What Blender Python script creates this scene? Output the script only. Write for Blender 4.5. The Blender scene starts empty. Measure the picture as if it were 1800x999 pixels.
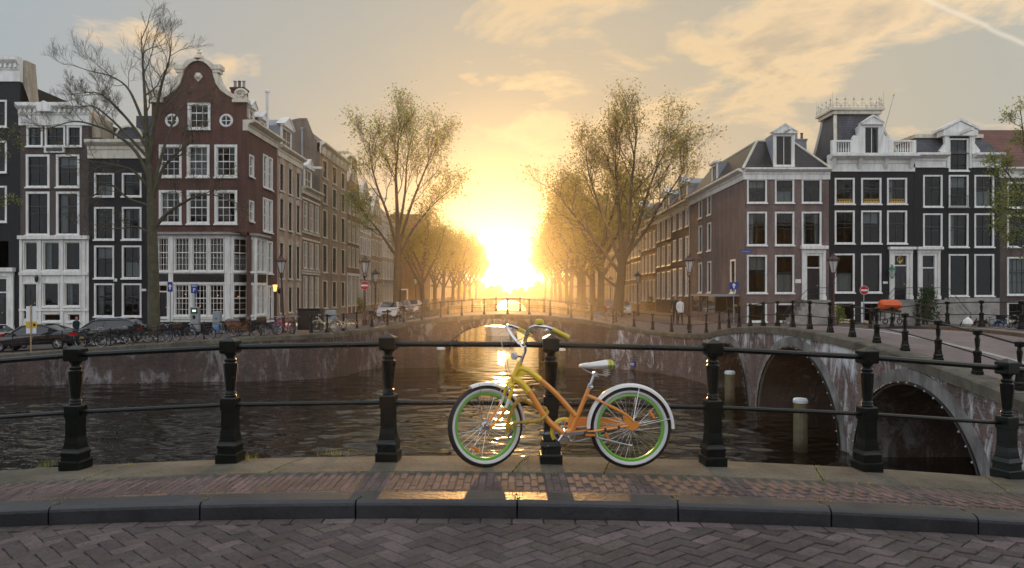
import bpy, math, random
from mathutils import Vector, Matrix
rnd = random.Random(7)
R = math.radians
PI = math.pi
SC = bpy.context.scene
COL = SC.collection
# ------------------------------------------------------------------ camera, light, sky
F = 1300.0 / 1800.0          # focal length in picture widths
EYE = 1.43                   # eye height over the pavement (pavement crown is z = 0)
WATER = -3.67
cam = bpy.data.cameras.new('camera')
cam_o = bpy.data.objects.new('camera', cam)
COL.objects.link(cam_o)
cam.sensor_width = 36.0
cam.lens = 36.0 * F
cam.shift_y = 12.5 / 1800.0
cam.clip_start = 0.05
cam.clip_end = 5000
cam_o.location = (0, 0, EYE)
cam_o.rotation_euler = (R(90), 0, 0)
SC.camera = cam_o
SUN_AZ = R(-0.75)            # to the left of straight ahead
SUN_EL = R(2.65)
sun = bpy.data.lights.new('sun', 'SUN')
sun.energy = 3.1
sun.angle = R(0.55)
sun.color = (1.0, 0.52, 0.17)
sun_o = bpy.data.objects.new('sun', sun)
COL.objects.link(sun_o)
SUN_DIR = Vector((math.sin(SUN_AZ) * math.cos(SUN_EL), math.cos(SUN_AZ) * math.cos(SUN_EL), math.sin(SUN_EL)))
sun_o.rotation_euler = SUN_DIR.to_track_quat('Z', 'Y').to_euler()
sun_o.location = SUN_DIR * 400
SC.view_settings.view_transform = 'Standard'
SC.view_settings.look = 'None'
SC.view_settings.gamma = 1.0
SC.view_settings.exposure = 0.32
SC.cycles.max_bounces = 6
SC.cycles.transparent_max_bounces = 12
SC.cycles.volume_bounces = 0
SC.cycles.sample_clamp_indirect = 4.0
SC.cycles.use_denoising = True

class NT:
    """Small helper round a node tree."""
    def __init__(s, tree):
        s.t = tree
        s.n = tree.nodes
    def new(s, typ, **kw):
        nd = s.n.new(typ)
        for k, v in kw.items():
            setattr(nd, k, v)
        return nd
    def put(s, sock, v):
        if v is None:
            return
        if hasattr(v, 'links') or hasattr(v, 'is_linked'):
            s.t.links.new(v, sock)
        else:
            sock.default_value = v
    def math(s, op, a, b=None, c=None, clamp=False):
        nd = s.new('ShaderNodeMath', operation=op, use_clamp=clamp)
        s.put(nd.inputs[0], a); s.put(nd.inputs[1], b)
        if c is not None:
            s.put(nd.inputs[2], c)
        return nd.outputs[0]
    def vmath(s, op, a, b=None):
        nd = s.new('ShaderNodeVectorMath', operation=op)
        s.put(nd.inputs[0], a); s.put(nd.inputs[1], b)
        return nd.outputs['Value'] if op in ('DOT_PRODUCT', 'LENGTH') else nd.outputs[0]
    def mix(s, fac, a, b, mode='MIX'):
        nd = s.new('ShaderNodeMix', data_type='RGBA', blend_type=mode)
        s.put(nd.inputs[0], fac); s.put(nd.inputs[6], col4(a)); s.put(nd.inputs[7], col4(b))
        return nd.outputs[2]
    def noise(s, vec, scale, detail=3, rough=.5, dist=0.0):
        nd = s.new('ShaderNodeTexNoise')
        s.put(nd.inputs['Vector'], vec)
        nd.inputs['Scale'].default_value = scale
        nd.inputs['Detail'].default_value = detail
        nd.inputs['Roughness'].default_value = rough
        nd.inputs['Distortion'].default_value = dist
        return nd.outputs[0]
    def ramp(s, fac, stops):
        nd = s.new('ShaderNodeValToRGB')
        s.put(nd.inputs[0], fac)
        e = nd.color_ramp.elements
        while len(e) < len(stops):
            e.new(0.5)
        for i, (p, c) in enumerate(stops):
            e[i].position = p
            e[i].color = col4(c) if not isinstance(c, (int, float)) else (c, c, c, 1)
        return nd.outputs[0]
    def scale(s, vec, sc):
        nd = s.new('ShaderNodeMapping')
        s.put(nd.inputs[0], vec)
        nd.inputs['Scale'].default_value = sc
        return nd.outputs[0]

def col4(c):
    return (c[0], c[1], c[2], 1.0) if isinstance(c, (tuple, list)) and len(c) == 3 else c

def build_world():
    w = bpy.data.worlds.new('World')
    SC.world = w
    w.use_nodes = True
    T = NT(w.node_tree)
    bg = next(n for n in T.n if n.type == 'BACKGROUND')
    sky = T.new('ShaderNodeTexSky', sky_type='NISHITA')
    sky.sun_disc = False
    sky.sun_elevation = SUN_EL
    sky.sun_rotation = SUN_AZ
    sky.dust_density = 2.0
    sky.air_density = 1.0
    co = T.new('ShaderNodeTexCoord').outputs['Generated']
    sep = T.new('ShaderNodeSeparateXYZ'); T.put(sep.inputs[0], co)
    x, y, z = sep.outputs
    zz = T.math('MAXIMUM', z, 0.0)
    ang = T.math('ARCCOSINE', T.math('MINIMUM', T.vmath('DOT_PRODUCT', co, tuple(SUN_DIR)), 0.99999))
    # thin cloud veil, warmer towards the sun, brightened behind the camera to fill facades
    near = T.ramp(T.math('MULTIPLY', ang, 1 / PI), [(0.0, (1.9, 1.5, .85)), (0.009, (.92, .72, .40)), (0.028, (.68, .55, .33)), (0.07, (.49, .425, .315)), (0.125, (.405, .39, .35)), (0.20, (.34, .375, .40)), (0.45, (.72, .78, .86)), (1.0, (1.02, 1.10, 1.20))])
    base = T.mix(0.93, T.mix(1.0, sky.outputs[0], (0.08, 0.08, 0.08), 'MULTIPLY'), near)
    # soft cumulus sheets on a plane high above
    zc = T.math('ADD', zz, 0.10)
    cv = T.new('ShaderNodeCombineXYZ')
    T.put(cv.inputs[0], T.math('DIVIDE', x, zc)); T.put(cv.inputs[1], T.math('DIVIDE', y, zc))
    wv = T.scale(cv.outputs[0], (.62, .55, 1))
    d1 = T.noise(wv, 2.7, 8, .62, .35)
    d2 = T.noise(wv, 0.8, 2, .5)
    side = T.ramp(T.math('MULTIPLY_ADD', x, 0.5, 0.5), [(0.30, -.12), (0.45, 0.0), (0.53, .05), (0.66, .044), (1.0, 0.05)])
    cov = T.math('ADD', T.math('ADD', T.math('MULTIPLY', d1, .60), T.math('MULTIPLY', d2, .40)), side)
    mask = T.ramp(cov, [(0.535, 0.0), (0.60, 1.0)])
    up = T.ramp(zz, [(0.08, 0.0), (0.25, 1.0)])
    mask = T.math('MULTIPLY', mask, up)
    lit = T.ramp(T.math('MULTIPLY', ang, 1 / PI), [(0.0, (1.3, .9, .42)), (0.10, (.86, .60, .31)), (0.19, (.98, .68, .37)), (0.3, (.70, .55, .42)), (1.0, (.95, .92, .92))])
    core = T.mix(1.0, lit, (.58, .64, .80), 'MULTIPLY')
    ccol = T.mix(T.ramp(cov, [(0.585, 0.0), (0.66, 1.0)]), lit, core)
    warm = T.ramp(T.math('MULTIPLY_ADD', x, 0.5, 0.5), [(0.40, (1, 1, 1)), (0.72, (1.22, 1.08, .88))])
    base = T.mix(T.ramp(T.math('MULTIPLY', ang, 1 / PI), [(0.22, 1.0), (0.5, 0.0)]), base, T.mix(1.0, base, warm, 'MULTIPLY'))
    out = T.mix(T.math('MULTIPLY', mask, .68), base, ccol)
    # contrail: a thin straight band along a great circle
    a = Vector(((1630 - 900) / 1300, 1, (512 - 0) / 1300)).normalized()
    b = Vector(((1815 - 900) / 1300, 1, (512 - 84) / 1300)).normalized()
    nrm = a.cross(b).normalized(); mid = ((a + b) / 2).normalized()
    wob = T.math('MULTIPLY', T.math('SUBTRACT', T.noise(co, 26, 3), .5), .006)
    off = T.math('ABSOLUTE', T.math('ADD', T.vmath('DOT_PRODUCT', co, tuple(nrm)), wob))
    tr = T.math('MULTIPLY', T.ramp(off, [(0.0008, 1.0), (0.0028, 0.0)]), T.ramp(T.vmath('DOT_PRODUCT', co, tuple(mid)), [(0.985, 0.0), (0.992, 1.0)]))
    out = T.mix(T.math('MULTIPLY', tr, .42), out, (.86, .76, .62))
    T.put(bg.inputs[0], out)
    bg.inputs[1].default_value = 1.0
build_world()

# ------------------------------------------------------------------ mesh helpers
def at(px, py, Y):
    """World point at depth Y for a place measured in the photograph."""
    return Vector(((px - 900) / 1300 * Y, Y, EYE + (512 - py) / 1300 * Y))
def wx(px, Y): return (px - 900) / 1300 * Y
def wz(py, Y): return EYE + (512 - py) / 1300 * Y

class MB:
    def __init__(s):
        s.v = []; s.f = []; s.m = []
    def face(s, pts, m=0):
        i = len(s.v); s.v += [tuple(p) for p in pts]
        s.f.append(tuple(range(i, i + len(pts)))); s.m.append(m)
    def box(s, x0, x1, y0, y1, z0, z1, m=0):
        i = len(s.v)
        s.v += [(x0, y0, z0), (x1, y0, z0), (x1, y1, z0), (x0, y1, z0), (x0, y0, z1), (x1, y0, z1), (x1, y1, z1), (x0, y1, z1)]
        for q in ((0, 3, 2, 1), (4, 5, 6, 7), (0, 1, 5, 4), (1, 2, 6, 5), (2, 3, 7, 6), (3, 0, 4, 7)):
            s.f.append(tuple(i + k for k in q)); s.m.append(m)
        return s
    def cbox(s, x0, x1, y0, y1, z0, z1, c, m=0):
        """box with its four top edges chamfered"""
        i = len(s.v)
        s.v += [(x0, y0, z0), (x1, y0, z0), (x1, y1, z0), (x0, y1, z0), (x0, y0, z1 - c), (x1, y0, z1 - c), (x1, y1, z1 - c), (x0, y1, z1 - c),
                (x0 + c, y0 + c, z1), (x1 - c, y0 + c, z1), (x1 - c, y1 - c, z1), (x0 + c, y1 - c, z1)]
        for q in ((0, 3, 2, 1), (0, 1, 5, 4), (1, 2, 6, 5), (2, 3, 7, 6), (3, 0, 4, 7), (4, 5, 9, 8), (5, 6, 10, 9), (6, 7, 11, 10), (7, 4, 8, 11), (8, 9, 10, 11)):
            s.f.append(tuple(i + k for k in q)); s.m.append(m)
        return s
    def rings(s, rings, m=0, cap=True, close=True):
        """skin a list of equal-length point rings"""
        i = len(s.v); n = len(rings[0])
        for r in rings: s.v += [tuple(p) for p in r]
        for k in range(len(rings) - 1):
            for j in range(n if close else n - 1):
                a = i + k * n + j; b = i + k * n + (j + 1) % n
                s.f.append((a, b, b + n, a + n)); s.m.append(m)
        if cap and close:
            s.f.append(tuple(i + j for j in reversed(range(n)))); s.m.append(m)
            e = i + (len(rings) - 1) * n
            s.f.append(tuple(e + j for j in range(n))); s.m.append(m)
        return s
    def tube(s, pts, r, n=8, m=0, cap=True):
        pts = [Vector(p) for p in pts]
        rr = r if isinstance(r, (list, tuple)) else [r] * len(pts)
        rings = []; up = None
        for k, p in enumerate(pts):
            d = (pts[min(k + 1, len(pts) - 1)] - pts[max(k - 1, 0)])
            if d.length < 1e-9: d = Vector((0, 0, 1))
            d.normalize()
            if up is None:
                up = Vector((0, 0, 1)) if abs(d.z) < .9 else Vector((1, 0, 0))
            sd = d.cross(up)
            if sd.length < 1e-6: sd = d.cross(Vector((0.3, 1, 0.2)))
            sd.normalize(); up = sd.cross(d).normalized()
            rings.append([p + (sd * math.cos(2 * PI * j / n) + up * math.sin(2 * PI * j / n)) * rr[k] for j in range(n)])
        return s.rings(rings, m, cap)
    def lathe(s, prof, n=16, c=(0, 0, 0), m=0, square=False, axis='z', cap=True):
        """prof: (radius, height); square: half-width of a square section instead"""
        rings = []
        for r, h in prof:
            ring = []
            for j in range(n):
                if square:
                    a = PI / 4 + j * PI / 2; q = r * math.sqrt(2)
                else:
                    a = 2 * PI * j / n; q = r
                u, w = q * math.cos(a), q * math.sin(a)
                ring.append((c[0] + u, c[1] + w, c[2] + h) if axis == 'z' else ((c[0] + u, c[1] - h, c[2] + w) if axis == 'y' else (c[0] + h, c[1] + u, c[2] + w)))
            rings.append(ring)
        return s.rings(rings, m, cap)
    def torus(s, c, Rr, r, n=32, k=8, axis='y', a0=0, a1=2 * PI, m=0, sy=1.0):
        full = abs(a1 - a0 - 2 * PI) < 1e-6
        rings = []
        for i in range(n + (0 if full else 1)):
            a = a0 + (a1 - a0) * i / n
            ring = []
            for j in range(k):
                b = 2 * PI * j / k
                q = Rr + r * math.cos(b); t = r * math.sin(b) * sy
                if axis == 'y': ring.append((c[0] + q * math.cos(a), c[1] + t, c[2] + q * math.sin(a)))
                elif axis == 'z': ring.append((c[0] + q * math.cos(a), c[1] + q * math.sin(a), c[2] + t))
                else: ring.append((c[0] + t, c[1] + q * math.cos(a), c[2] + q * math.sin(a)))
            rings.append(ring)
        if full: rings.append(rings[0])
        return s.rings(rings, m, cap=not full)
    def prism(s, prof, x0, x1, m=0):
        """profile of (y, z) points extruded along x"""
        return s.rings([[(x0, p[0], p[1]) for p in prof], [(x1, p[0], p[1]) for p in prof]], m)
    def extr_y(s, prof, y0, y1, m=0):
        """profile of (x, z) points extruded along y"""
        return s.rings([[(p[0], y0, p[1]) for p in prof], [(p[0], y1, p[1]) for p in prof]], m)
    def add(s, o, M=None):
        i = len(s.v)
        s.v += [tuple(M @ Vector(p)) for p in o.v] if M is not None else o.v
        s.f += [tuple(i + k for k in q) for q in o.f]; s.m += o.m
        return s
    def mesh(s, name, mats, smooth=False):
        me = bpy.data.meshes.new(name)
        me.from_pydata([tuple(p) for p in s.v], [], s.f)
        for mt in (mats if isinstance(mats, (list, tuple)) else [mats]): me.materials.append(mt)
        if any(s.m): me.polygons.foreach_set('material_index', s.m)
        if smooth:
            me.polygons.foreach_set('use_smooth', [True] * len(me.polygons))
            if hasattr(me, 'set_sharp_from_angle'): me.set_sharp_from_angle(angle=R(40))
        me.update()
        return me

def link(name, me, parent=None, loc=(0, 0, 0), rz=0.0, rot=None):
    o = bpy.data.objects.new(name, me)
    o.location = loc
    o.rotation_euler = rot if rot is not None else (0, 0, rz)
    if parent is not None: o.parent = parent
    COL.objects.link(o)
    return o
def part(name, mb, mats, parent=None, loc=(0, 0, 0), rz=0.0, rot=None, smooth=False):
    return link(name, mb.mesh(name, mats, smooth), parent, loc, rz, rot)
def tag(o, label=None, cat=None, group=None, kind=None):
    if label: o['label'] = label
    if cat: o['category'] = cat
    if group: o['group'] = group
    if kind: o['kind'] = kind
    return o
def thing(name, label, cat, loc=(0, 0, 0), rz=0.0, group=None):
    return tag(link(name, None, None, loc, rz), label, cat, group)
KIDS = {}
def copy_tree(o, parent=None, kids=None):
    if kids is None:
        kids = {}
        for q in COL.objects:
            if q.parent is not None: kids.setdefault(q.parent.name, []).append(q)
    c = o.copy(); COL.objects.link(c)
    if parent is not None: c.parent = parent
    for ch in kids.get(o.name, []): copy_tree(ch, c, kids)
    return c

# ------------------------------------------------------------------ materials
def mat(name, base, rough=.6, metal=0.0, var=0.0, scale=3.0, bump=0.0, bscale=40.0, spec=.5, coat=0.0, emit=None, streak=0.0, each=0.0, patch=0.0):
    m = bpy.data.materials.new(name); m.use_nodes = True
    T = NT(m.node_tree)
    b = next(n for n in T.n if n.type == 'BSDF_PRINCIPLED')
    b.inputs['Base Color'].default_value = col4(base)
    b.inputs['Roughness'].default_value = rough
    b.inputs['Metallic'].default_value = metal
    b.inputs['Specular IOR Level'].default_value = spec
    if coat: b.inputs['Coat Weight'].default_value = coat
    if emit:
        b.inputs['Emission Color'].default_value = col4(emit[0]); b.inputs['Emission Strength'].default_value = emit[1]
    co = T.new('ShaderNodeTexCoord').outputs['Object']
    if var:
        n = T.noise(co, scale, 5, .62)
        T.put(b.inputs['Base Color'], T.mix(T.ramp(n, [(0.3, 0.0), (0.7, 1.0)]), tuple(c * (1 - var) for c in base), tuple(min(1, c * (1 + var)) for c in base)))
        T.put(b.inputs['Roughness'], T.math('MULTIPLY_ADD', n, .25, rough - .12))
    def over(factor):
        cur = b.inputs['Base Color'].links[0].from_socket if b.inputs['Base Color'].is_linked else tuple(b.inputs['Base Color'].default_value)
        T.put(b.inputs['Base Color'], T.mix(1.0, cur, factor, 'MULTIPLY'))
    if streak:      # rain-washed dirt on paint
        over(T.ramp(T.noise(T.scale(co, (3.2, 3.2, .35)), 1.4, 6, .7), [(0.36, (1 - streak, 1 - streak * 1.05, 1 - streak * 1.15)), (0.56, (1, 1, 1))]))
    if each:        # every piece fired a little differently
        over(T.ramp(T.new('ShaderNodeObjectInfo').outputs['Random'], [(0.0, (1 - each, 1 - each, 1 - each * .9)), (1.0, (1 + each, 1 + each * .92, 1 + each * .88))]))
    if patch:       # sand and grime trodden over the paving
        pos = T.new('ShaderNodeNewGeometry').outputs['Position']
        over(T.ramp(T.noise(pos, 1.1, 6, .68), [(0.34, (1 - patch,) * 3), (0.66, (1 + patch,) * 3)]))
        over(T.ramp(T.noise(pos, 42, 2, .5), [(0.30, (.55, .55, .55)), (0.40, (1, 1, 1)), (0.68, (1, 1, 1)), (0.76, (1.7, 1.7, 1.65))]))
    if bump:
        bn = T.new('ShaderNodeBump'); bn.inputs['Strength'].default_value = bump; bn.inputs['Distance'].default_value = .02
        T.put(bn.inputs['Height'], T.noise(co, bscale, 4, .6)); T.put(b.inputs['Normal'], bn.outputs[0])
    return m
def brick_mat(name, c1, c2, mortar, w=.22, h=.066, stain=0.0, msize=.012, var=.35, rough=.85, bump=.5):
    """courses of brick in the local x-z plane, weathered; stain = pale lime bloom running down"""
    m = bpy.data.materials.new(name); m.use_nodes = True
    T = NT(m.node_tree)
    b = next(n for n in T.n if n.type == 'BSDF_PRINCIPLED')
    co = T.new('ShaderNodeTexCoord').outputs['Object']
    sp = T.new('ShaderNodeSeparateXYZ'); T.put(sp.inputs[0], co)
    cb = T.new('ShaderNodeCombineXYZ')
    T.put(cb.inputs[0], T.math('ADD', sp.outputs[0], sp.outputs[1])); T.put(cb.inputs[1], sp.outputs[2])
    br = T.new('ShaderNodeTexBrick')
    T.put(br.inputs['Vector'], cb.outputs[0])
    br.inputs['Color1'].default_value = col4(c1); br.inputs['Color2'].default_value = col4(c2); br.inputs['Mortar'].default_value = col4(mortar)
    br.inputs['Scale'].default_value = 1.0; br.inputs['Mortar Size'].default_value = msize
    br.inputs['Brick Width'].default_value = w; br.inputs['Row Height'].default_value = h
    big = T.noise(co, .55, 5, .6)
    colr = T.mix(1.0, br.outputs[0], T.ramp(big, [(0.28, (1 - var,) * 3), (0.72, (1 + var,) * 3)]), 'MULTIPLY')
    fine = T.noise(co, 9, 4, .6)
    colr = T.mix(1.0, colr, T.ramp(fine, [(0.3, (.75, .75, .75)), (0.7, (1.2, 1.2, 1.2))]), 'MULTIPLY')
    soot = T.noise(T.scale(co, (1.6, 1.6, .16)), 1.0, 6, .65)
    colr = T.mix(1.0, colr, T.ramp(soot, [(0.34, (.66, .66, .66)), (0.6, (1.06, 1.06, 1.06))]), 'MULTIPLY')
    if stain:
        run = T.noise(T.scale(co, (1.0, 1.0, .42)), 1.9, 10, .76, .8)
        big2 = T.noise(co, .32, 2, .5)
        amount = T.math('ADD', T.math('MULTIPLY', run, .8), T.math('MULTIPLY', big2, .4))
        if stain > .8:      # lime leaches out below the coping
            amount = T.math('ADD', amount, T.ramp(T.math('MULTIPLY_ADD', sp.outputs[2], .3, 1.0), [(0.2, -.02), (0.55, 0.0), (0.95, .10)]))
        msk = T.ramp(amount, [(0.62, 0.0), (0.74, 1.0)])
        colr = T.mix(T.math('MULTIPLY', msk, stain), colr, (.66, .67, .69))
        dk = T.noise(T.scale(co, (1.3, 1.3, .25)), 1.1, 6, .65)
        colr = T.mix(T.math('MULTIPLY', T.ramp(dk, [(0.55, 0.0), (0.7, 1.0)]), .55), colr, (.03, .03, .025))
    T.put(b.inputs['Base Color'], colr)
    b.inputs['Roughness'].default_value = rough
    if bump:
        bn = T.new('ShaderNodeBump'); bn.inputs['Strength'].default_value = bump; bn.inputs['Distance'].default_value = .01
        T.put(bn.inputs['Height'], T.math('ADD', T.math('SUBTRACT', 1.0, br.outputs[1]), T.math('MULTIPLY', fine, .5)))
        T.put(b.inputs['Normal'], bn.outputs[0])
    return m
def glass_mat(name, tint=(.55, .6, .6), refl=1.0):
    """window glass: mirrors what stands opposite and lets the dark room show through"""
    m = bpy.data.materials.new(name); m.use_nodes = True
    T = NT(m.node_tree); T.n.clear()
    out = T.new('ShaderNodeOutputMaterial')
    gl = T.new('ShaderNodeBsdfGlossy'); gl.inputs['Roughness'].default_value = .02; gl.inputs['Color'].default_value = (refl, refl, refl, 1)
    co = T.new('ShaderNodeTexCoord').outputs['Object']
    bn = T.new('ShaderNodeBump'); bn.inputs['Strength'].default_value = .12; bn.inputs['Distance'].default_value = .05
    T.put(bn.inputs['Height'], T.noise(co, 1.6, 2)); T.put(gl.inputs['Normal'], bn.outputs[0])
    tr = T.new('ShaderNodeBsdfTransparent'); tr.inputs[0].default_value = col4(tint)
    fr = T.new('ShaderNodeFresnel'); fr.inputs[0].default_value = 1.5
    mx = T.new('ShaderNodeMixShader')
    T.put(mx.inputs[0], T.math('MULTIPLY_ADD', fr.outputs[0], .62, .0, clamp=True))
    T.put(mx.inputs[1], tr.outputs[0]); T.put(mx.inputs[2], gl.outputs[0])
    T.put(out.inputs[0], mx.outputs[0])
    return m
def leaf_mat(name, c1, c2):
    m = bpy.data.materials.new(name); m.use_nodes = True
    T = NT(m.node_tree); T.n.clear()
    out = T.new('ShaderNodeOutputMaterial')
    co = T.new('ShaderNodeTexCoord').outputs['Object']
    c = T.mix(T.ramp(T.noise(co, 1.3, 4, .7), [(0.35, 0.0), (0.65, 1.0)]), c1, c2)
    d = T.new('ShaderNodeBsdfDiffuse'); t = T.new('ShaderNodeBsdfTranslucent')
    T.put(d.inputs[0], c); T.put(t.inputs[0], c)
    mx = T.new('ShaderNodeMixShader'); mx.inputs[0].default_value = .62
    T.put(mx.inputs[1], d.outputs[0]); T.put(mx.inputs[2], t.outputs[0]); T.put(out.inputs[0], mx.outputs[0])
    return m
M = {}
M['white'] = mat('white_paint', (.78, .77, .73), .45, var=.10, scale=1.2, streak=.22)
M['cream'] = mat('cream_paint', (.66, .61, .50), .5, var=.12, scale=1.0, streak=.25)
M['stone'] = mat('grey_stone', (.30, .28, .25), .8, var=.3, scale=2.0, bump=.3)
M['slate'] = brick_mat('slate_roof', (.055, .06, .075), (.08, .085, .10), (.02, .02, .025), .3, .2, msize=.015, var=.3, rough=.55)
M['black_tile'] = brick_mat('black_roof_tiles', (.012, .013, .016), (.022, .023, .027), (.004, .004, .005), .26, .3, msize=.03, var=.3, rough=.35)
M['red_tile'] = brick_mat('red_roof_tiles', (.20, .06, .035), (.15, .05, .035), (.05, .02, .015), .26, .3, msize=.03, var=.3, rough=.7)
M['zinc'] = mat('zinc_sheet', (.24, .27, .30), .45, var=.2, scale=.8)
M['red_brick'] = brick_mat('red_brown_brick', (.155, .050, .036), (.105, .036, .028), (.10, .075, .065), var=.22)
M['mauve_brick'] = brick_mat('mauve_brown_brick', (.215, .140, .122), (.165, .108, .098), (.17, .14, .13), var=.2)
M['brown_brick'] = brick_mat('dark_brown_brick', (.11, .075, .065), (.085, .06, .055), (.10, .085, .08), var=.2)
M['pink_brick'] = brick_mat('pink_tan_brick', (.52, .33, .23), (.46, .28, .20), (.33, .26, .2), var=.15)
M['tan_brick'] = brick_mat('tan_brick', (.44, .31, .20), (.38, .265, .175), (.28, .22, .16), var=.18)
M['rust_brick'] = brick_mat('rust_brick', (.30, .155, .10), (.25, .13, .085), (.2, .14, .1), var=.2)
M['grey_brick'] = brick_mat('grey_brown_brick', (.20, .165, .135), (.16, .135, .115), (.17, .15, .13), var=.2)
M['pale_brick'] = brick_mat('pale_plaster', (.58, .49, .36), (.53, .45, .33), (.42, .36, .28), var=.12)
M['black_brick'] = brick_mat('black_painted_brick', (.0065, .0062, .0085), (.0085, .008, .0105), (.004, .004, .0055), var=.25, rough=.65)
M['quay_brick'] = brick_mat('wet_quay_brick', (.125, .07, .056), (.065, .042, .038), (.085, .078, .07), .24, .075, stain=.32, var=.35)
M['bridge_brick'] = brick_mat('weathered_bridge_brick', (.20, .115, .098), (.105, .064, .062), (.15, .14, .13), .24, .075, stain=1.0, var=.35)
M['coping'] = mat('mossy_coping_stone', (.125, .114, .088), .9, var=.40, scale=1.8, bump=.6, bscale=30, spec=.25, patch=.22)
M['glass'] = glass_mat('window_glass')
M['curtain'] = mat('net_curtain', (.46, .46, .45), .9, var=.1)
M['dark'] = mat('unlit_room_dark', (.012, .012, .014), .7)
M['door_black'] = mat('black_door_paint', (.012, .013, .016), .25)
M['door_green'] = mat('dark_green_paint', (.006, .016, .012), .28)
M['iron'] = mat('black_green_iron_paint', (.0022, .005, .004), .30, spec=.38, bump=.12, bscale=60, var=.3, scale=9)
M['thin_iron'] = mat('thin_black_iron', (.012, .013, .014), .35)
M['gold'] = mat('gilded_ornament', (.75, .48, .10), .3, metal=.8)
M['chrome'] = mat('chrome', (.75, .75, .77), .14, metal=1.0)
M['tar'] = mat('tarred_wood', (.05, .042, .03), .75, var=.4, scale=3, bump=.4)
M['asphalt'] = mat('asphalt', (.05, .05, .05), .9, var=.2, bump=.3, bscale=80)
M['lamp_glass'] = mat('milky_lamp_glass', (.55, .55, .52), .2)
M['bulb'] = mat('clear_bulb', (.34, .33, .30), .2)
# ------------------------------------------------------------------ ground, water, bridges
def hump(x):
    return max(-.0102 * (x + .5) ** 2, -1.05)
def z_right(y):               # deck of the bridge on the right, along its length
    return max(.03 - .0055 * (y - 27.5) ** 2, -1.0)
def z_far(x):                 # deck of the single-arch bridge ahead
    return max(-.10 - .0125 * (x + .5) ** 2, -1.0)
def lerp(a, b, t): return a + (b - a) * t
def pline(pts, x):
    for a, b in zip(pts, pts[1:]):
        if x <= b[0]: return lerp(a[1], b[1], (x - a[0]) / (b[0] - a[0])) if x > a[0] else a[1]
    return pts[-1][1]
def z_left(x): return pline([(-150, -2.2), (-34, -2.2), (-27.5, -1.95), (-14.8, -1.15), (-11, -1.0)], x)

def water_mat():
    m = bpy.data.materials.new('canal_water'); m.use_nodes = True
    T = NT(m.node_tree)
    b = next(n for n in T.n if n.type == 'BSDF_PRINCIPLED')
    b.inputs['Base Color'].default_value = (.008, .006, .004, 1)
    b.inputs['Roughness'].default_value = .06
    b.inputs['IOR'].default_value = 1.33
    co = T.new('ShaderNodeTexCoord').outputs['Object']
    a = T.noise(T.scale(co, (.45, 1.0, 1)), .8, 3, .5, .8)
    c = T.noise(T.scale(co, (.5, 1.0, 1)), 3.2, 3, .6, .6)
    calm = T.ramp(T.noise(co, .12, 2, .5), [(0.35, .55), (0.7, 1.0)])
    h = T.math('MULTIPLY', T.math('ADD', a, T.math('MULTIPLY', c, .34)), calm)
    bn = T.new('ShaderNodeBump'); bn.inputs['Strength'].default_value = 1.0; bn.inputs['Distance'].default_value = .035
    T.put(bn.inputs['Height'], h); T.put(b.inputs['Normal'], bn.outputs[0])
    return m
M['water'] = water_mat()
def paver_mat(name, c1, c2, mortar, w=.2, h=.1, rot=45, off=.5):
    m = bpy.data.materials.new(name); m.use_nodes = True
    T = NT(m.node_tree)
    b = next(n for n in T.n if n.type == 'BSDF_PRINCIPLED')
    co = T.new('ShaderNodeTexCoord').outputs['Object']
    mp = T.new('ShaderNodeMapping'); T.put(mp.inputs[0], co); mp.inputs['Rotation'].default_value = (0, 0, R(rot))
    br = T.new('ShaderNodeTexBrick'); T.put(br.inputs['Vector'], mp.outputs[0])
    br.inputs['Color1'].default_value = col4(c1); br.inputs['Color2'].default_value = col4(c2); br.inputs['Mortar'].default_value = col4(mortar)
    br.inputs['Scale'].default_value = 1.0; br.inputs['Mortar Size'].default_value = .008
    br.inputs['Brick Width'].default_value = w; br.inputs['Row Height'].default_value = h
    n = T.noise(co, .7, 6, .65)
    T.put(b.inputs['Base Color'], T.mix(1.0, br.outputs[0], T.ramp(n, [(0.3, (.7, .7, .7)), (0.7, (1.25, 1.25, 1.25))]), 'MULTIPLY'))
    b.inputs['Roughness'].default_value = .75
    bn = T.new('ShaderNodeBump'); bn.inputs['Strength'].default_value = .6; bn.inputs['Distance'].default_value = .008
    T.put(bn.inputs['Height'], T.math('SUBTRACT', 1.0, br.outputs[1])); T.put(b.inputs['Normal'], bn.outputs[0])
    return m
M['street_paving'] = paver_mat('street_brick_paving', (.13, .09, .08), (.10, .075, .07), (.06, .055, .05))
M['deck_paving'] = paver_mat('bridge_deck_brick_paving', (.20, .145, .14), (.165, .125, .12), (.09, .08, .075))
M['pavement_sand'] = mat('mossy_pavement_sand', (.062, .058, .045), .95, var=.4, scale=6)
M['joint_sand'] = mat('joint_sand', (.045, .041, .034), .95, var=.4, scale=6)
def structure(name, mb, mats, smooth=False):
    return tag(part(name, mb, mats, smooth=smooth), kind='structure')

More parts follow.
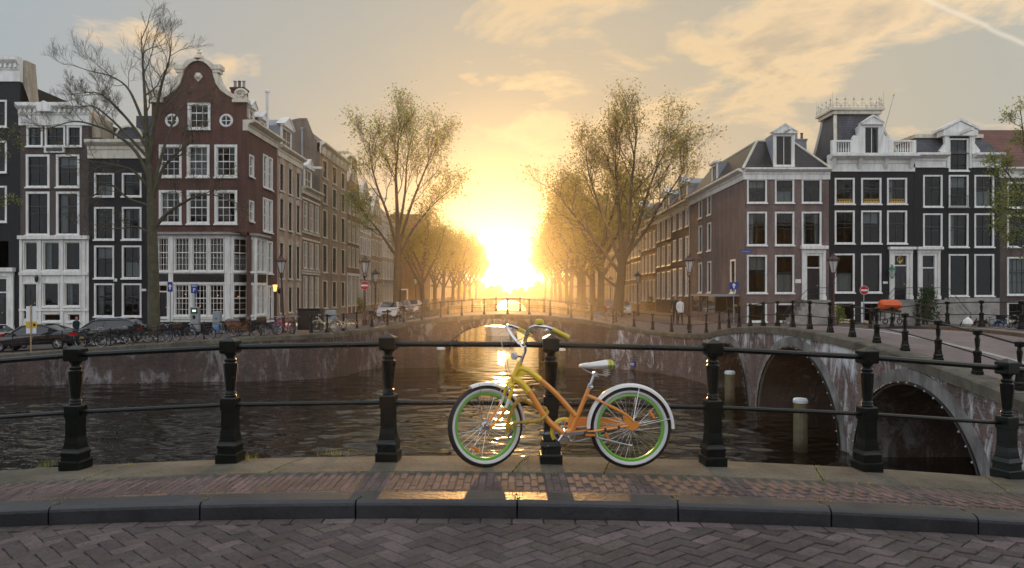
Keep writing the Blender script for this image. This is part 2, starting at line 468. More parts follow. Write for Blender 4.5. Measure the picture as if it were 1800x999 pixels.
g = MB(); g.face([(-590, -290, -4.6), (590, -290, -4.6), (590, 890, -4.6), (-590, 890, -4.6)])
structure('ground', g, M['asphalt'])
def waves():
    import numpy as np
    r = np.random.RandomState(5)
    X = np.concatenate([np.linspace(-34, -14, 100)[:-1], np.linspace(-14, 12, 340)]); Yv = np.concatenate([np.linspace(5.0, 30, 330)[:-1], np.linspace(30, 116, 430)])
    gx, gy = np.meshgrid(X, Yv); z = np.zeros_like(gx)
    for k in range(46):
        lam = np.exp(r.uniform(np.log(.34), np.log(2.6))); th = r.normal(0, .55) + PI / 2
        kx, ky = np.cos(th) * 2 * PI / lam, np.sin(th) * 2 * PI / lam
        amp = .0056 * lam ** .95
        env = .55 + .45 * np.sin(gx * r.uniform(-.35, .35) + gy * r.uniform(-.35, .35) + r.uniform(0, 6.28))
        z += amp * env * np.sin(kx * gx + ky * gy + .6 * np.sin(gx * .21 + gy * .17 + k) + r.uniform(0, 6.28))
    edge = np.minimum(1, np.minimum(np.minimum(gx + 34, 12 - gx), np.minimum(gy - 5.0, 116 - gy)) / 2.0)
    z = WATER + z * np.clip(edge, 0, 1) * np.interp(gy, [5, 36, 50, 116], [1, 1, .30, .26])
    n, m = gx.shape
    me = bpy.data.meshes.new('water')
    v = np.stack([gx, gy, z], -1).reshape(-1, 3)
    i = np.arange(n * m).reshape(n, m)
    f = np.stack([i[:-1, :-1], i[:-1, 1:], i[1:, 1:], i[1:, :-1]], -1).reshape(-1, 4)
    flat = [(-140, 5, WATER), (-34, 5, WATER), (-34, 116, WATER), (-140, 116, WATER), (12, 5, WATER), (140, 5, WATER), (140, 116, WATER), (12, 116, WATER), (-140, 420, WATER), (140, 420, WATER)]
    base = len(v); verts = v.tolist() + [tuple(p) for p in flat]
    faces = f.tolist() + [[base, base + 1, base + 2, base + 3], [base + 4, base + 5, base + 6, base + 7], [base + 3, base + 2, base + 7, base + 6, base + 9, base + 8]]
    me.from_pydata(verts, [], faces); me.materials.append(M['water'])
    me.polygons.foreach_set('use_smooth', [True] * len(me.polygons)); me.update()
    return me
tag(link('water', waves()), kind='structure')

def sheet(name, rows, mats):
    """rows: list of equal-length lists of points"""
    b = MB(); n = len(rows[0])
    for r in rows: b.v += [tuple(p) for p in r]
    for i in range(len(rows) - 1):
        for j in range(n - 1):
            a = i * n + j
            b.f.append((a, a + 1, a + n + 1, a + n)); b.m.append(0)
    return structure(name, b, mats)
def fr(a, b, n): return [a + (b - a) * i / n for i in range(n + 1)]
KERB_Y = lambda x: 5.05 + .009 * x * x if abs(x) < 8 else 5.05 + .576 + .144 * (abs(x) - 8)
STONE_Y = lambda x: KERB_Y(x) + .82
EDGE_Y = lambda x: KERB_Y(x) + 1.40
xs = [-60, -30, -14] + fr(-10.5, 9.5, 40) + [10.6]
road = sheet('road', [[(x, -40, hump(x) - .130) for x in xs], [(x, 0, hump(x) - .130) for x in xs], [(x, KERB_Y(x) + .05, hump(x) - .130) for x in xs]], M['joint_sand'])
pave = sheet('pavement', [[(x, KERB_Y(x) + .1, hump(x) - .0075) for x in xs], [(x, STONE_Y(x) + .02, hump(x) - .0075) for x in xs]], M['pavement_sand'])
# ground behind and beside the bridge we stand on
sheet('near_street', [[(10.6, -40, -1.24), (60, -40, -1.24)], [(10.6, 6.0, -1.24), (60, 6.0, -1.24)], [(10.6, 8.0, -1.1), (60, 8.0, -1.1)]], M['street_paving'])

# ---- kerb, one stone after the other
def xsec(n, y0, y1, z0, z1, rr):
    p = [(y0, z0), (y0, z1 - rr)]
    for k in range(1, 4): p.append((y0 + rr - rr * math.cos(k * PI / 6), z1 - rr + rr * math.sin(k * PI / 6)))
    for t in (.3, .5, .7, .9): p.append((lerp(y0 + rr, y1, t), z1))
    p += [(y1, z1), (y1, z0)]
    return p
M['kerb'] = mat('dark_worn_kerb_stone', (.018, .020, .024), .48, var=.35, scale=5, bump=.22, bscale=25, spec=.7, patch=.2)
kerb = tag(link('kerb', None), kind='structure')
joints = [wx(p, 5.1) for p in (-1000, -730, -460, -195, 78, 352, 627, 909, 1190, 1461, 1727, 2000, 2270, 2540, 2800)]
for a, b in zip(joints, joints[1:]):
    mbk = MB(); rings = []
    for k, t in enumerate(fr(0, 1, 8)):
        x = lerp(a, b, t)
        ring = []
        for (dy, dz) in xsec(0, 0, .222, -.30, 0.0, .035):
            u = dy / .222
            wv = .022 * math.sin(2 * PI * max(0, u - .15) / .85) if u > .15 else 0.0
            gap = .006 * (1 if k == 0 else -1 if k == 8 else 0)
            xx = x + gap + wv * (1 if k in (0, 8) else .5 if k in (1, 7) else 0)
            ring.append((xx, KERB_Y(x) + dy, hump(x) + dz))
        rings.append(ring)
    mbk.rings(rings)
    part('kerb_stone', mbk, M['kerb'], kerb)

# ---- bricks of the road (herringbone) and of the pavement, laid one by one
def brick_mats(name, base, n=5, spread=.16, rough=.85):
    out = []
    for k in range(n):
        f = 1 + spread * (2 * k / (n - 1) - 1)
        tint = (1 + .05 * math.sin(k * 2.1), 1, 1 + .05 * math.cos(k * 1.7))
        out.append(mat(name, tuple(c * f * t for c, t in zip(base, tint)), rough, var=.22, scale=24, bump=.35, bscale=70, spec=.22, each=.16, patch=.26))
    return out
def brick_meshes(name, L, W, H, mats):
    out = []
    q = random.Random(3)
    for mt in mats:
        for k in range(2):
            b = MB(); l, w = L / 2 - .0025 - q.random() * .0015, W / 2 - .0025 - q.random() * .001
            b.cbox(-l, l, -w, w, -H, 0, .0035)
            for i in range(8, 12):
                b.v[i] = (b.v[i][0], b.v[i][1], b.v[i][2] + (q.random() - .5) * .0016)
            out.append((b, b.mesh(name, mt)))
    return out
q = random.Random(11)
BL, BW = .212, .106
rb = brick_meshes('brick', BL, BW, .08, brick_mats('road_clinker', (.098, .080, .075), spread=.2))
cells = []
ca, sa = math.cos(R(45)), math.sin(R(45))
for i in range(-90, 91):
    for j in range(-90, 91):
        # herringbone on a unit grid of brick widths
        k = (i - j) % 4
        if k == 0: cx, cy, ang = i + 1.0, j + .5, 0
        elif k == 3: cx, cy, ang = i + .5, j + 1.0, 90
        else: continue
        X, Y = cx * BW, cy * BW
        x, y = X * ca - Y * sa, X * sa + Y * ca + 4.0
        if -6.3 < x < 6.3 and 1.4 < y < KERB_Y(x) - .10: cells.append((x, y, ang + 45))
def seen(x, y, z):
    px = 900 + x / y * 1300; py = 512 + (EYE - z) / y * 1300
    return -20 < px < 1820 and py < 1010
def clip_brick(x, y, a, L, W, lim, H=.08):
    """a brick cut off at the line y = lim, in its own frame; None when it need not be cut"""
    c, sn = math.cos(R(a)), math.sin(R(a)); l, w = L / 2 - .003, W / 2 - .003
    P = [(x + u * c - v * sn, y + u * sn + v * c) for u, v in ((-l, -w), (l, -w), (l, w), (-l, w))]
    if all(p[1] <= lim for p in P): return None
    out = []
    for p, r in zip(P, P[1:] + P[:1]):
        if p[1] <= lim: out.append(p)
        if (p[1] <= lim) != (r[1] <= lim):
            t = (lim - p[1]) / (r[1] - p[1]); out.append((lerp(p[0], r[0], t), lim))
    if len(out) < 3: return ()
    b = MB(); b.rings([[(u - x, v - y, -H) for u, v in out], [(u - x, v - y, 0) for u, v in out]])
    return b
def lay(cells, meshes, parent, zf, most, stuffname, cut=None):
    vis = sorted(cells, key=lambda c: (not seen(c[0], c[1], zf(c[0])), c[1]))
    st = MB(); stm = []
    mats_all = []
    for _b, me in meshes:
        if me.materials[0] not in mats_all: mats_all.append(me.materials[0])
    for n, (x, y, a) in enumerate(vis):
        b, me = meshes[q.randrange(len(meshes))]
        slope = math.atan((zf(x + .05) - zf(x - .05)) / .1)
        dz = (q.random() - .5) * .0028
        rot = (R(q.uniform(-.35, .35)), -slope + R(q.uniform(-.35, .35)), R(a + q.uniform(-1.2, 1.2)))
        if cut and abs(a) > 20:
            cb_ = clip_brick(x, y, a, BL, BW, cut(x))
            if cb_ == (): continue
            if cb_ is not None:
                b = cb_; rot = (0, -slope, 0)
                if n < most: me = cb_.mesh('brick', me.materials[0])
        if n < most:
            link('brick', me, parent, (x, y, zf(x) + dz), rot=rot)
        else:
            Mx = Matrix.Translation((x, y, zf(x) + dz)) @ Matrix.Rotation(rot[1], 4, 'Y') @ Matrix.Rotation(rot[0], 4, 'X') @ Matrix.Rotation(rot[2], 4, 'Z')
            i0 = len(st.m); st.add(b, Mx)
            mi = mats_all.index(me.materials[0])
            for k in range(i0, len(st.m)): st.m[k] = mi
    if st.f:
        tag(part(stuffname, st, mats_all, parent), kind='stuff')
for x in fr(-6.3, 6.3, 59):       # a border course lies along the kerb
    cells.append((x, KERB_Y(x) - .056, math.degrees(math.atan(.018 * x))))
lay(cells, rb, road, lambda x: hump(x) - .12, 300, 'brick_paving', cut=lambda x: KERB_Y(x) - .114)
pb = brick_meshes('brick', .205, .0545, .05, brick_mats('pavement_clinker', (.112, .083, .078), spread=.12))
cells = []; halves = []
for i in range(-108, 109):
    x = i * .0558
    for j in range(-1, 4):
        y = KERB_Y(x) + .222 + .066 + .104 + (j + (.5 if i % 2 else 0)) * .2085
        if KERB_Y(x) + .222 + .15 < y < STONE_Y(x) - .02: cells.append((x, y, 90 + .8 * x))
        elif abs(y - KERB_Y(x) - .222 - .066) < .05: halves.append((x, y + .052, 90 + .8 * x))
for x in fr(-5.9, 5.9, 57): cells.append((x, KERB_Y(x) + .222 + .034, math.degrees(math.atan(.018 * x))))
lay(cells, pb, pave, lambda x: hump(x) - .004, 230, 'brick_paving')
hb_ = brick_meshes('brick', .100, .0545, .05, [me.materials[0] for b, me in pb[::2]])
for n_, (x, y, a) in enumerate(sorted(halves, key=lambda c: abs(c[0]))):
    if n_ < 68: link('brick', hb_[q.randrange(len(hb_))][1], pave, (x, y, hump(x) - .004), R(a))

# ---- coping stones of the bridge we stand on
own = thing('stone_bridge', 'weathered bridge edge of grey coping stones under the green railing and cruiser bicycle', 'bridge')
cj = [-11.2, -9.6, -8.0, -6.2, -4.9, wx(185, 6.2), -1.9, .05, wx(990, 6.2) + .35, 2.55, 4.1, 5.6, 7.2, 8.8, 10.5]
for a, b in zip(cj, cj[1:]):
    mbk = MB(); rings = []
    for t in fr(0, 1, 6):
        x = lerp(a + .006, b - .006, t)
        y0, y1, z = STONE_Y(x), EDGE_Y(x), hump(x)
        sk = .10 * (1 if 0 else 1)
        rings.append([(x - .05, y0, z - .3), (x - .05, y0, z - .012), (x - .045, y0 + .012, z), (x + .02, (y0 + y1) / 2, z + .006), (x + .10, y1 - .03, z), (x + .105, y1, z - .03), (x + .105, y1, z - .34)])
    mbk.rings(rings)
    part('coping_stone', mbk, M['coping'], own)
b = MB()
for i in range(len(xs) - 1):
    x0, x1 = xs[i], xs[i + 1]
    b.face([(x0, EDGE_Y(x0) - .06, -5), (x1, EDGE_Y(x1) - .06, -5), (x1, EDGE_Y(x1) - .06, hump(x1) - .30), (x0, EDGE_Y(x0) - .06, hump(x0) - .30)][::-1])
part('wall', b, M['bridge_brick'], own)

# ---- walls with arches, seen along s (length) and z
def arch_face(root, to, length, top, arches, depth, mats, step=.25, bottom=-4.5, cop=.30):
    """to(s, d, z) places a point; d runs into the masonry"""
    ss = sorted(set([round(v, 4) for v in fr(0, length, int(length / step))] + [v for c, h, zc in arches for v in fr(c - h, c + h, 28)]))
    def low(s, e=0.0):
        for c, h, zc in arches:
            if abs(s - c) < h + e - 1e-6:
                return WATER - .15 + (zc + e - WATER + .15) * math.sqrt(max(0, 1 - ((s - c) / (h + e)) ** 2))
        return bottom
    w = MB()
    for s0, s1 in zip(ss, ss[1:]):
        mid = (s0 + s1) / 2
        ina = any(abs(mid - c) < h for c, h, z in arches)
        l0, l1 = (low(s0), low(s1)) if ina else (bottom, bottom)
        if ina:
            if l0 == bottom: l0 = WATER - .15
            if l1 == bottom: l1 = WATER - .15
        w.face([to(s0, 0, l0), to(s1, 0, l1), to(s1, 0, top(s1) - cop), to(s0, 0, top(s0) - cop)])
    part('wall', w, mats[0], root)
    for c, h, zc in arches:
        a = [(c - h * math.cos(t), WATER - .15 + (zc - WATER + .15) * math.sin(t)) for t in fr(0, PI, 32)]
        br = MB()
        for (s0, z0), (s1, z1) in zip(a, a[1:]):
            br.face([to(s0, .01, z0), to(s1, .01, z1), to(s1, depth, z1), to(s0, depth, z0)])
        part('vault', br, mats[1], root)
        e = .42
        o = [(c - (h + e) * math.cos(t), WATER - .15 + (zc + e - WATER + .15) * math.sin(t)) for t in fr(0, PI, 32)]
        rg = MB()
        for k in range(32):
            rg.face([to(a[k][0], -.05, a[k][1]), to(a[k + 1][0], -.05, a[k + 1][1]), to(o[k + 1][0], -.05, o[k + 1][1]), to(o[k][0], -.05, o[k][1])])
            rg.face([to(a[k][0], -.05, a[k][1]), to(a[k + 1][0], -.05, a[k + 1][1]), to(a[k + 1][0], .03, a[k + 1][1]), to(a[k][0], .03, a[k][1])])
            rg.face([to(o[k][0], -.05, o[k][1]), to(o[k + 1][0], -.05, o[k + 1][1]), to(o[k + 1][0], .03, o[k + 1][1]), to(o[k][0], .03, o[k][1])])
        part('arch_ring', rg, mats[2], root)
        ln = MB(); pth = [(c - (h + .06) * math.cos(t), WATER - .15 + (zc + .06 - WATER + .15) * math.sin(t)) for t in fr(.06, PI - .06, 40)]
        ln.tube([to(s, -.085, z) for s, z in pth], .035, 5)
        part('light_cable', ln, M['thin_iron'], root)
        bl = MB()
        for t in fr(.1, PI - .1, 22):
            p = to(c - (h + .05) * math.cos(t), -.14, WATER - .15 + (zc + .05 - WATER + .15) * math.sin(t))
            bl.lathe([(.010, -.028), (.026, -.016), (.030, 0), (.022, .022), (.006, .03)], 6, p)
        tag(part('light_bulb', bl, M['bulb'], root), kind='stuff')
def coping_run(root, pts, width=.62, over=.07, h=.30, L=1.25, side=1, phase=0.0):
    """coping stones one after another along a polyline of (x, y, z); side = +1: masonry lies to the left of travel"""
    P = [Vector(p) for p in pts]
    D = [0]
    for a, b in zip(P, P[1:]): D.append(D[-1] + (b - a).length)
    def where(d):
        d = max(0, min(D[-1], d))
        for i in range(len(P) - 1):
            if d <= D[i + 1] + 1e-9:
                return P[i].lerp(P[i + 1], (d - D[i]) / max(1e-9, D[i + 1] - D[i]))
        return P[-1]
    def nrm(d):
        t = where(d + .3) - where(d - .3); t.z = 0; t.normalize()
        return Vector((-t.y, t.x, 0)) * side
    n = max(1, int(D[-1] / L)); q2 = random.Random(int(D[-1] * 10))
    for i in range(n):
        a, b = D[-1] * i / n + .008, D[-1] * (i + 1) / n - .008
        rings = []; lift = q2.uniform(-.008, .008)
        for d in fr(a, b, 3):
            p = where(d); v = nrm(d)
            o = p - v * over; e = p + v * (width - over)
            rings.append([(o.x, o.y, p.z - h), (o.x, o.y, p.z - .05 + lift), ((o + v * .05).x, (o + v * .05).y, p.z + lift), (e.x, e.y, p.z + lift), (e.x, e.y, p.z - h)])
        m = MB(); m.rings(rings)
        part('coping_stone', m, M['coping'], root)
    return where, nrm, D[-1]

M['vault'] = brick_mat('vault_brick', (.12, .07, .06), (.09, .055, .05), (.09, .08, .07), stain=.3)  # brown brick of the arch vaults, lightly stained
M['ring'] = mat('rendered_arch_stone', (.20, .195, .19), .85, var=.55, scale=1.2, streak=.4, bump=.5, bscale=18)
# bridge on the right: face in the plane x = 10.6, running away from us
XR = 10.6
rbr = thing('stone_bridge', 'brick canal bridge with three arches and white lime stains along its wall', 'bridge', group='brick canal bridges')
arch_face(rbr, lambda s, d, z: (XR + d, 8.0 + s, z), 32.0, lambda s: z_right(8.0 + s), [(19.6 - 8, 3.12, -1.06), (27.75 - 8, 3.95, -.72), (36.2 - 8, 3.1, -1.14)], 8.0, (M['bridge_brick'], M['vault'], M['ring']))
coping_run(rbr, [(XR, y, z_right(y)) for y in fr(8, 40, 32)], side=-1)
bk = MB()                      # far flank and underside body
for y0, y1 in zip(fr(8, 41, 33), fr(8, 41, 33)[1:]):
    bk.face([(18.9, y0, -.8 + z_right(y0)), (18.9, y1, -.8 + z_right(y1)), (18.9, y1, z_right(y1)), (18.9, y0, z_right(y0))])
part('flank', bk, M['bridge_brick'], rbr)
coping_run(rbr, [(18.9, y, z_right(y)) for y in fr(8, 41, 33)], side=1, L=1.5)
ys = fr(8, 41, 44)
sheet('bridge_deck', [[(x, y, z_right(y) - dz) for y in ys] for x, dz in ((XR + .5, .02), (13.0, .02))], M['deck_paving'])
sheet('carriageway', [[(x, y, z_right(y) - dz) for y in ys] for x, dz in ((13.0, .12), (17.3, .12))], M['deck_paving'])
sheet('bridge_footway', [[(x, y, z_right(y) - dz) for y in ys] for x, dz in ((17.3, .02), (18.5, .02))], M['deck_paving'])
M['pale_kerb'] = mat('pale_kerb_stone', (.34, .32, .30), .7, var=.2, bump=.2)
k2 = tag(link('kerb', None), kind='structure')
for xk, mk in ((13.0, M['pale_kerb']), (17.3, M['kerb'])):
    for y in fr(8.5, 40, 26)[:-1]:
        m = MB()
        m.rings([[(xk - .09, yy, z_right(yy) - .3), (xk - .09, yy, z_right(yy)), (xk + .09, yy, z_right(yy)), (xk + .09, yy, z_right(yy) - .3)] for yy in fr(y + .01, y + 1.2, 3)])
        part('kerb_stone', m, mk, k2)

# quay and single-arch bridge ahead
LEFT = [(-150, 36.0), (-60, 37.2), (-27.5, 39.7), (-14.8, 42.0), (-11.6, 42.6), (-10.5, 43.4), (-9.95, 45.0), (-9.6, 47.5), (-9.0, 49.0)]
def wall_strip(root, pts, mt, bottom=-4.5, cop=.30):
    w = MB()
    for a, b in zip(pts, pts[1:]):
        n = max(1, int(math.hypot(b[0] - a[0], b[1] - a[1]) / 3))
        for k in range(n):
            p = [lerp(a[i], b[i], k / n) for i in range(3)]; r = [lerp(a[i], b[i], (k + 1) / n) for i in range(3)]
            w.face([(p[0], p[1], bottom), (r[0], r[1], bottom), (r[0], r[1], r[2] - cop), (p[0], p[1], p[2] - cop)])
    return part('wall', w, mt, root)
lq = thing('quay_wall', 'dark brick quay wall with mossy stone edge below the parked cars and bicycles', 'quay wall')
lp = [(x, y, z_left(x)) for x, y in LEFT]
wall_strip(lq, lp, M['quay_brick'])
coping_run(lq, lp[2:], side=1, L=1.4)
coping_run(lq, lp[1:3], side=1, L=3.2)
fb = thing('stone_bridge', 'low brick bridge with a single arch in front of the setting sun', 'bridge', group='brick canal bridges')
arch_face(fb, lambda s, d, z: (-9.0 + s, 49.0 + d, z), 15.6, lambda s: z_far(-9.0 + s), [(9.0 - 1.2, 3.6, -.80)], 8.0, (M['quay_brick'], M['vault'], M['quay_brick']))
coping_run(fb, [(x, 49.0, z_far(x)) for x in fr(-9, 6.6, 16)], side=1)
rq = thing('quay_wall', 'curved brick quay corner with small blue plate between the two bridges', 'quay wall')
RCOR = [(6.6, 49.0, z_far(6.6)), (7.4, 48.2, -.85), (8.4, 46.9, -1.02), (9.4, 45.4, -1.08), (10.1, 43.6, -1.05), (10.5, 41.8, -.95), (10.6, 40.0, -.83)]
wall_strip(rq, RCOR, M['bridge_brick'])
coping_run(rq, RCOR, side=1)
xf = fr(-9.0, 8.4, 18)
sheet('bridge_deck', [[(x, y, z_far(x) - .02) for x in xf] for y in (49.4, 57.0)], M['deck_paving'])
b = MB()
for x0, x1 in zip(xf, xf[1:]): b.face([(x0, 57.2, max(-2.2, z_far(x0) - .9)), (x1, 57.2, max(-2.2, z_far(x1) - .9)), (x1, 57.2, z_far(x1)), (x0, 57.2, z_far(x0))])
part('flank', b, M['quay_brick'], fb)
# streets
xl = [-150, -90, -60, -45, -34, -27.5, -22, -18, -14.8, -11.6, -10.5, -9.95, -9.6, -9.2]
edge = LEFT
sheet('quay_street', [[(x, pline(edge, x) + .45, z_left(x) - .015) for x in xl], [(x, 50.0, z_left(x) - .015) for x in xl], [(x, 57.0, z_left(x) - .015) for x in xl]], M['street_paving'])
sheet('quay_street', [[(-24.0, 57.0, -1.03), (-9.2, 57.0, -1.03)], [(-24.0, 420, -1.03), (-9.2, 420, -1.03)]], M['street_paving'])
sheet('quay_street', [[(6.7, 49.3, -.86), (8.2, 57, -1.03)], [(7.5, 48.6, -.90), (9.0, 57, -1.03)], [(8.8, 46.9, -1.05), (11, 57, -1.03)], [(9.8, 45.3, -1.10), (13, 57, -1.03)], [(10.6, 43.4, -1.07), (15, 57, -1.03)], [(11.0, 41.0, -.97), (18.9, 57, -1.03)], [(18.9, 41.2, -1.01), (30, 57, -1.03)], [(19.0, 41.4, -1.01), (60, 60, -1.03)], [(140, 41.4, -1.01), (140, 60, -1.03)]], M['street_paving'])
sheet('quay_street', [[(8.4, 57.0, -1.03), (24.0, 57.0, -1.03)], [(8.4, 420, -1.03), (24.0, 420, -1.03)]], M['street_paving'])
for xw, lab in ((-9.2, 'long brick quay wall along the parked cars beyond the arch bridge'), (8.4, 'long brick quay wall under the orange lit trees beyond the arch bridge')):
    t = thing('quay_wall', lab, 'quay wall')
    w = MB(); w.box(xw - .25, xw + .25, 57.2, 420, -4.5, -1.25); part('wall', w, M['quay_brick'], t)
    w = MB(); w.box(xw - .32, xw + .32, 57.3, 419, -1.246, -.98); part('coping', w, M['coping'], t)
t = thing('quay_wall', 'brick quay wall behind the three arched bridge', 'quay wall')
w = MB(); w.box(18.95, 140, 41.0, 41.6, -4.5, -1.3); part('wall', w, M['quay_brick'], t)
w = MB(); w.box(18.95, 140, 40.92, 41.7, -1.296, -1.0); part('coping', w, M['coping'], t)
# next bridge down the canal
t = thing('stone_bridge', 'small distant bridge crossing the canal beyond the single arch', 'bridge', group='brick canal bridges')
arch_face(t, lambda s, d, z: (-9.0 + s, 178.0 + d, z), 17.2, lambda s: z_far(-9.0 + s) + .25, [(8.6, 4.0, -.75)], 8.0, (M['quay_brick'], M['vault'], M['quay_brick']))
w = MB()
for x0, x1 in zip(xf, xf[1:]): w.face([(x0, 177.9, z_far(x0) - .05), (x1, 177.9, z_far(x1) - .05), (x1, 186, z_far(x1) + .25), (x0, 186, z_far(x0) + .25)])
part('deck', w, M['deck_paving'], t)

# ------------------------------------------------------------------ railings
def post_mesh(name, detail=True):
    b = MB()
    n = 12 if detail else 6
    b.lathe([(.092, 0), (.093, .07), (.090, .082)], 4, square=True)
    b.lathe([(.080, .08), (.078, .135)], 4, square=True)
    b.lathe([(.084, .130), (.084, .150), (.074, .172), (.070, .185), (.070, .20)], 4, square=True)
    b.lathe([(.066, .198), (.063, .235), (.057, .28), (.056, .44), (.058, .448)], 4, square=True)
    b.lathe([(.064, .446), (.064, .545), (.058, .556)], 4, square=True)
    b.lathe([(.05, .554), (.052, .57), (.046, .578), (.050, .588), (.048, .60), (.040, .606), (.040, .62), (.045, .66), (.056, .78), (.060, .835), (.061, .845), (.05, .852), (.046, .858), (.050, .866), (.052, .878), (.046, .888), (.036, .894), (.037, .905), (.05, .925), (.056, .935)], n)
    b.lathe([(.060, .932), (.068, .944), (.068, 1.035), (.064, 1.042), (.004, 1.072)], 4, square=True)
    return b.mesh(name, M['iron'])
POST = post_mesh('post'); POST_FAR = post_mesh('post', False)
def railing(label, base, me, rails=((.985, .024), (.49, .019)), group=None, sc=1.0, n=8, cat='railing'):
    t = thing('railing', label, cat, base[0], group=group)
    o = Vector(base[0])
    P = [Vector(p) - o for p in base]
    for i, p in enumerate(P):
        d = P[min(i + 1, len(P) - 1)] - P[max(i - 1, 0)]
        c = link('post', me, t, p, math.atan2(d.y, d.x)); c.scale = (sc, sc, sc)
    for h, r in rails:
        b = MB(); b.tube([p + Vector((0, 0, h * sc)) for p in P], r, n)
        part('rail', b, M['iron'], t, smooth=True)
    return t
fp = []
for px, hgt in ((-420, 200), (-145, 207), (133, 213), (405, 214.5), (683, 218), (968, 220), (1253, 217), (1524, 212), (1770, 205)):
    Y = 6.2 * 220 / hgt; x = wx(px, Y); fp.append((x, Y, hump(x) + .002))
fp += [(5.9, 7.4, hump(5.9)), (7.2, 7.0, hump(7.2))]
for px in ():
    pass
own_rail = railing('black green cast iron railing on the near stone edge that the bicycle leans on', fp, POST)
rp = [(10.95, y, z_right(y)) for y in [10.5, 12.6, 14.3, 15.95, 17.4, 19.0, 20.6, 22.2, 23.8, 25.45, 27.2, 28.85, 30.5, 32.25, 34.0, 35.65, 37.35, 39.05]]
rp += [(10.85, 41.3, -.90), (10.4, 43.3, -1.04), (9.75, 45.2, -1.08), (8.9, 46.8, -1.04), (7.95, 48.2, -.93)]
railing('iron railing running over the three arched bridge and round to the quay corner', rp, POST_FAR, n=6)
far = [(x, 49.35, z_far(x)) for x in (6.75, 5.3, 3.95, 2.55, 1.15, -.3, -1.85, -3.35, -4.75, -6.0, -7.2, -8.3)]
railing('iron railing on the single arch bridge in front of the low sun', far, POST_FAR, n=6)
railing('iron railing along the far side of the single arch bridge', [(x, 56.9, z_far(x)) for x in fr(8.0, -8.6, 9)], POST_FAR, n=6)
railing('iron railing on the far side of the three arched bridge before the black houses', [(18.6, y, z_right(y)) for y in (22.6, 24.8, 27.0, 29.3, 31.6, 33.9, 36.2, 38.4, 40.4)], POST_FAR, n=6)
def thin_post():
    b = MB(); b.lathe([(.05, 0), (.045, .2), (.035, .25), (.03, .95), (.045, .98), (.03, 1.03)], 6); return b.mesh('post', M['thin_iron'])
THIN = thin_post()
lb = []
for x in fr(-44, -12.6, 13):
    lb.append((x, pline(LEFT, x) + .35, z_left(x)))
railing('thin low railing on the quay between water and parked cars', lb, THIN, rails=((.9, .018), (.5, .015)), n=5)
railing('thin railing round the quay corner beside the first parked bicycles', [(-11.7, 43.1, -1.0), (-10.9, 43.6, -1.0), (-10.3, 45.2, -.99), (-9.95, 47.4, -.97), (-9.3, 49.1, -.95)], POST_FAR, n=5)
railing('distant railing on the second bridge below the sun', [(x, 178.4, z_far(x) + .25) for x in fr(-8.4, 8, 7)], THIN, rails=((.95, .03), (.5, .025)), n=4)
# ------------------------------------------------------------------ houses
WCACHE = {}
def window_meshes(w, h, grid, s, fm, style):
    key = (round(w, 2), round(h, 2), grid, round(s, 2), fm, style)
    if key in WCACHE: return WCACHE[key]
    w, h = round(w, 2), round(h, 2)
    b = MB(); i = .025
    y0, y1 = -.045, .16
    b.box(-s, i, y0, y1, -s * .6, h + s); b.box(w - i, w + s, y0, y1, -s * .6, h + s)
    b.box(i, w - i, y0, y1, h - i, h + s); b.box(i, w - i, y0, y1, -s * .6, i)
    if style != 'plain': b.box(-s - .05, w + s + .05, y0 - .09, y0 + .002, -s * .6 - .09, -s * .6 + .005)
    sash = MB(); nx, nz, mr = grid
    t = .028 if nx > 2 else .032
    sash.box(i, i + .05, .065, .12, i, h - i); sash.box(w - i - .05, w - i, .065, .12, i, h - i)
    sash.box(i + .05, w - i - .05, .065, .12, i, i + .06); sash.box(i + .05, w - i - .05, .065, .12, h - i - .05, h - i)
    if mr: sash.box(i + .05, w - i - .05, .055, .117, h * mr - .035, h * mr + .035)
    for k in range(1, nx): sash.box(w * k / nx - t / 2, w * k / nx + t / 2, .07, .11, i + .06, h - i - .05)
    for k in range(1, nz):
        z = h * k / nz
        if mr and abs(z - h * mr) < .12: continue
        sash.box(i + .05, w - i - .05, .072, .108, z - t / 2, z + t / 2)
    p = MB(); p.face([(i, .112, i), (w - i, .112, i), (w - i, .112, h - i), (i, .112, h - i)])
    sm = {'dark': M['door_black'], 'white': M[fm], 'green': M['door_green']}[style if style in ('dark', 'green') else 'white']
    r = (b.mesh('window', M[fm]), sash.mesh('sash', sm), p.mesh('pane', M['glass']))
    WCACHE[key] = r
    return r
def curtain_mesh(w, h, kind):
    key = ('c', round(w, 1), round(h, 1), kind)
    if key in WCACHE: return WCACHE[key]
    b = MB()
    def drape(x0, x1, z0, z1):
        n = max(4, int((x1 - x0) / .07)); top = []; bot = []
        for k in range(n + 1):
            x = lerp(x0, x1, k / n); y = .30 + .03 * math.sin(k * 2.2)
            top.append((x, y, z1)); bot.append((x, y, z0))
        for k in range(n): b.face([bot[k], bot[k + 1], top[k + 1], top[k]])
    if kind == 'blind': drape(.04, w - .04, h * .62, h - .04)
    elif kind == 'half': drape(.04, w - .04, .04, h * .5)
    elif kind == 'net': drape(.04, w - .04, .04, h - .04)
    elif kind == 'sides': drape(.04, w * .24, .04, h - .04); drape(w * .76, w - .04, .04, h - .04)
    elif kind == 'side': drape(.04, w * .34, .04, h - .04)
    me = b.mesh('curtain', M['curtain']); WCACHE[key] = me
    return me
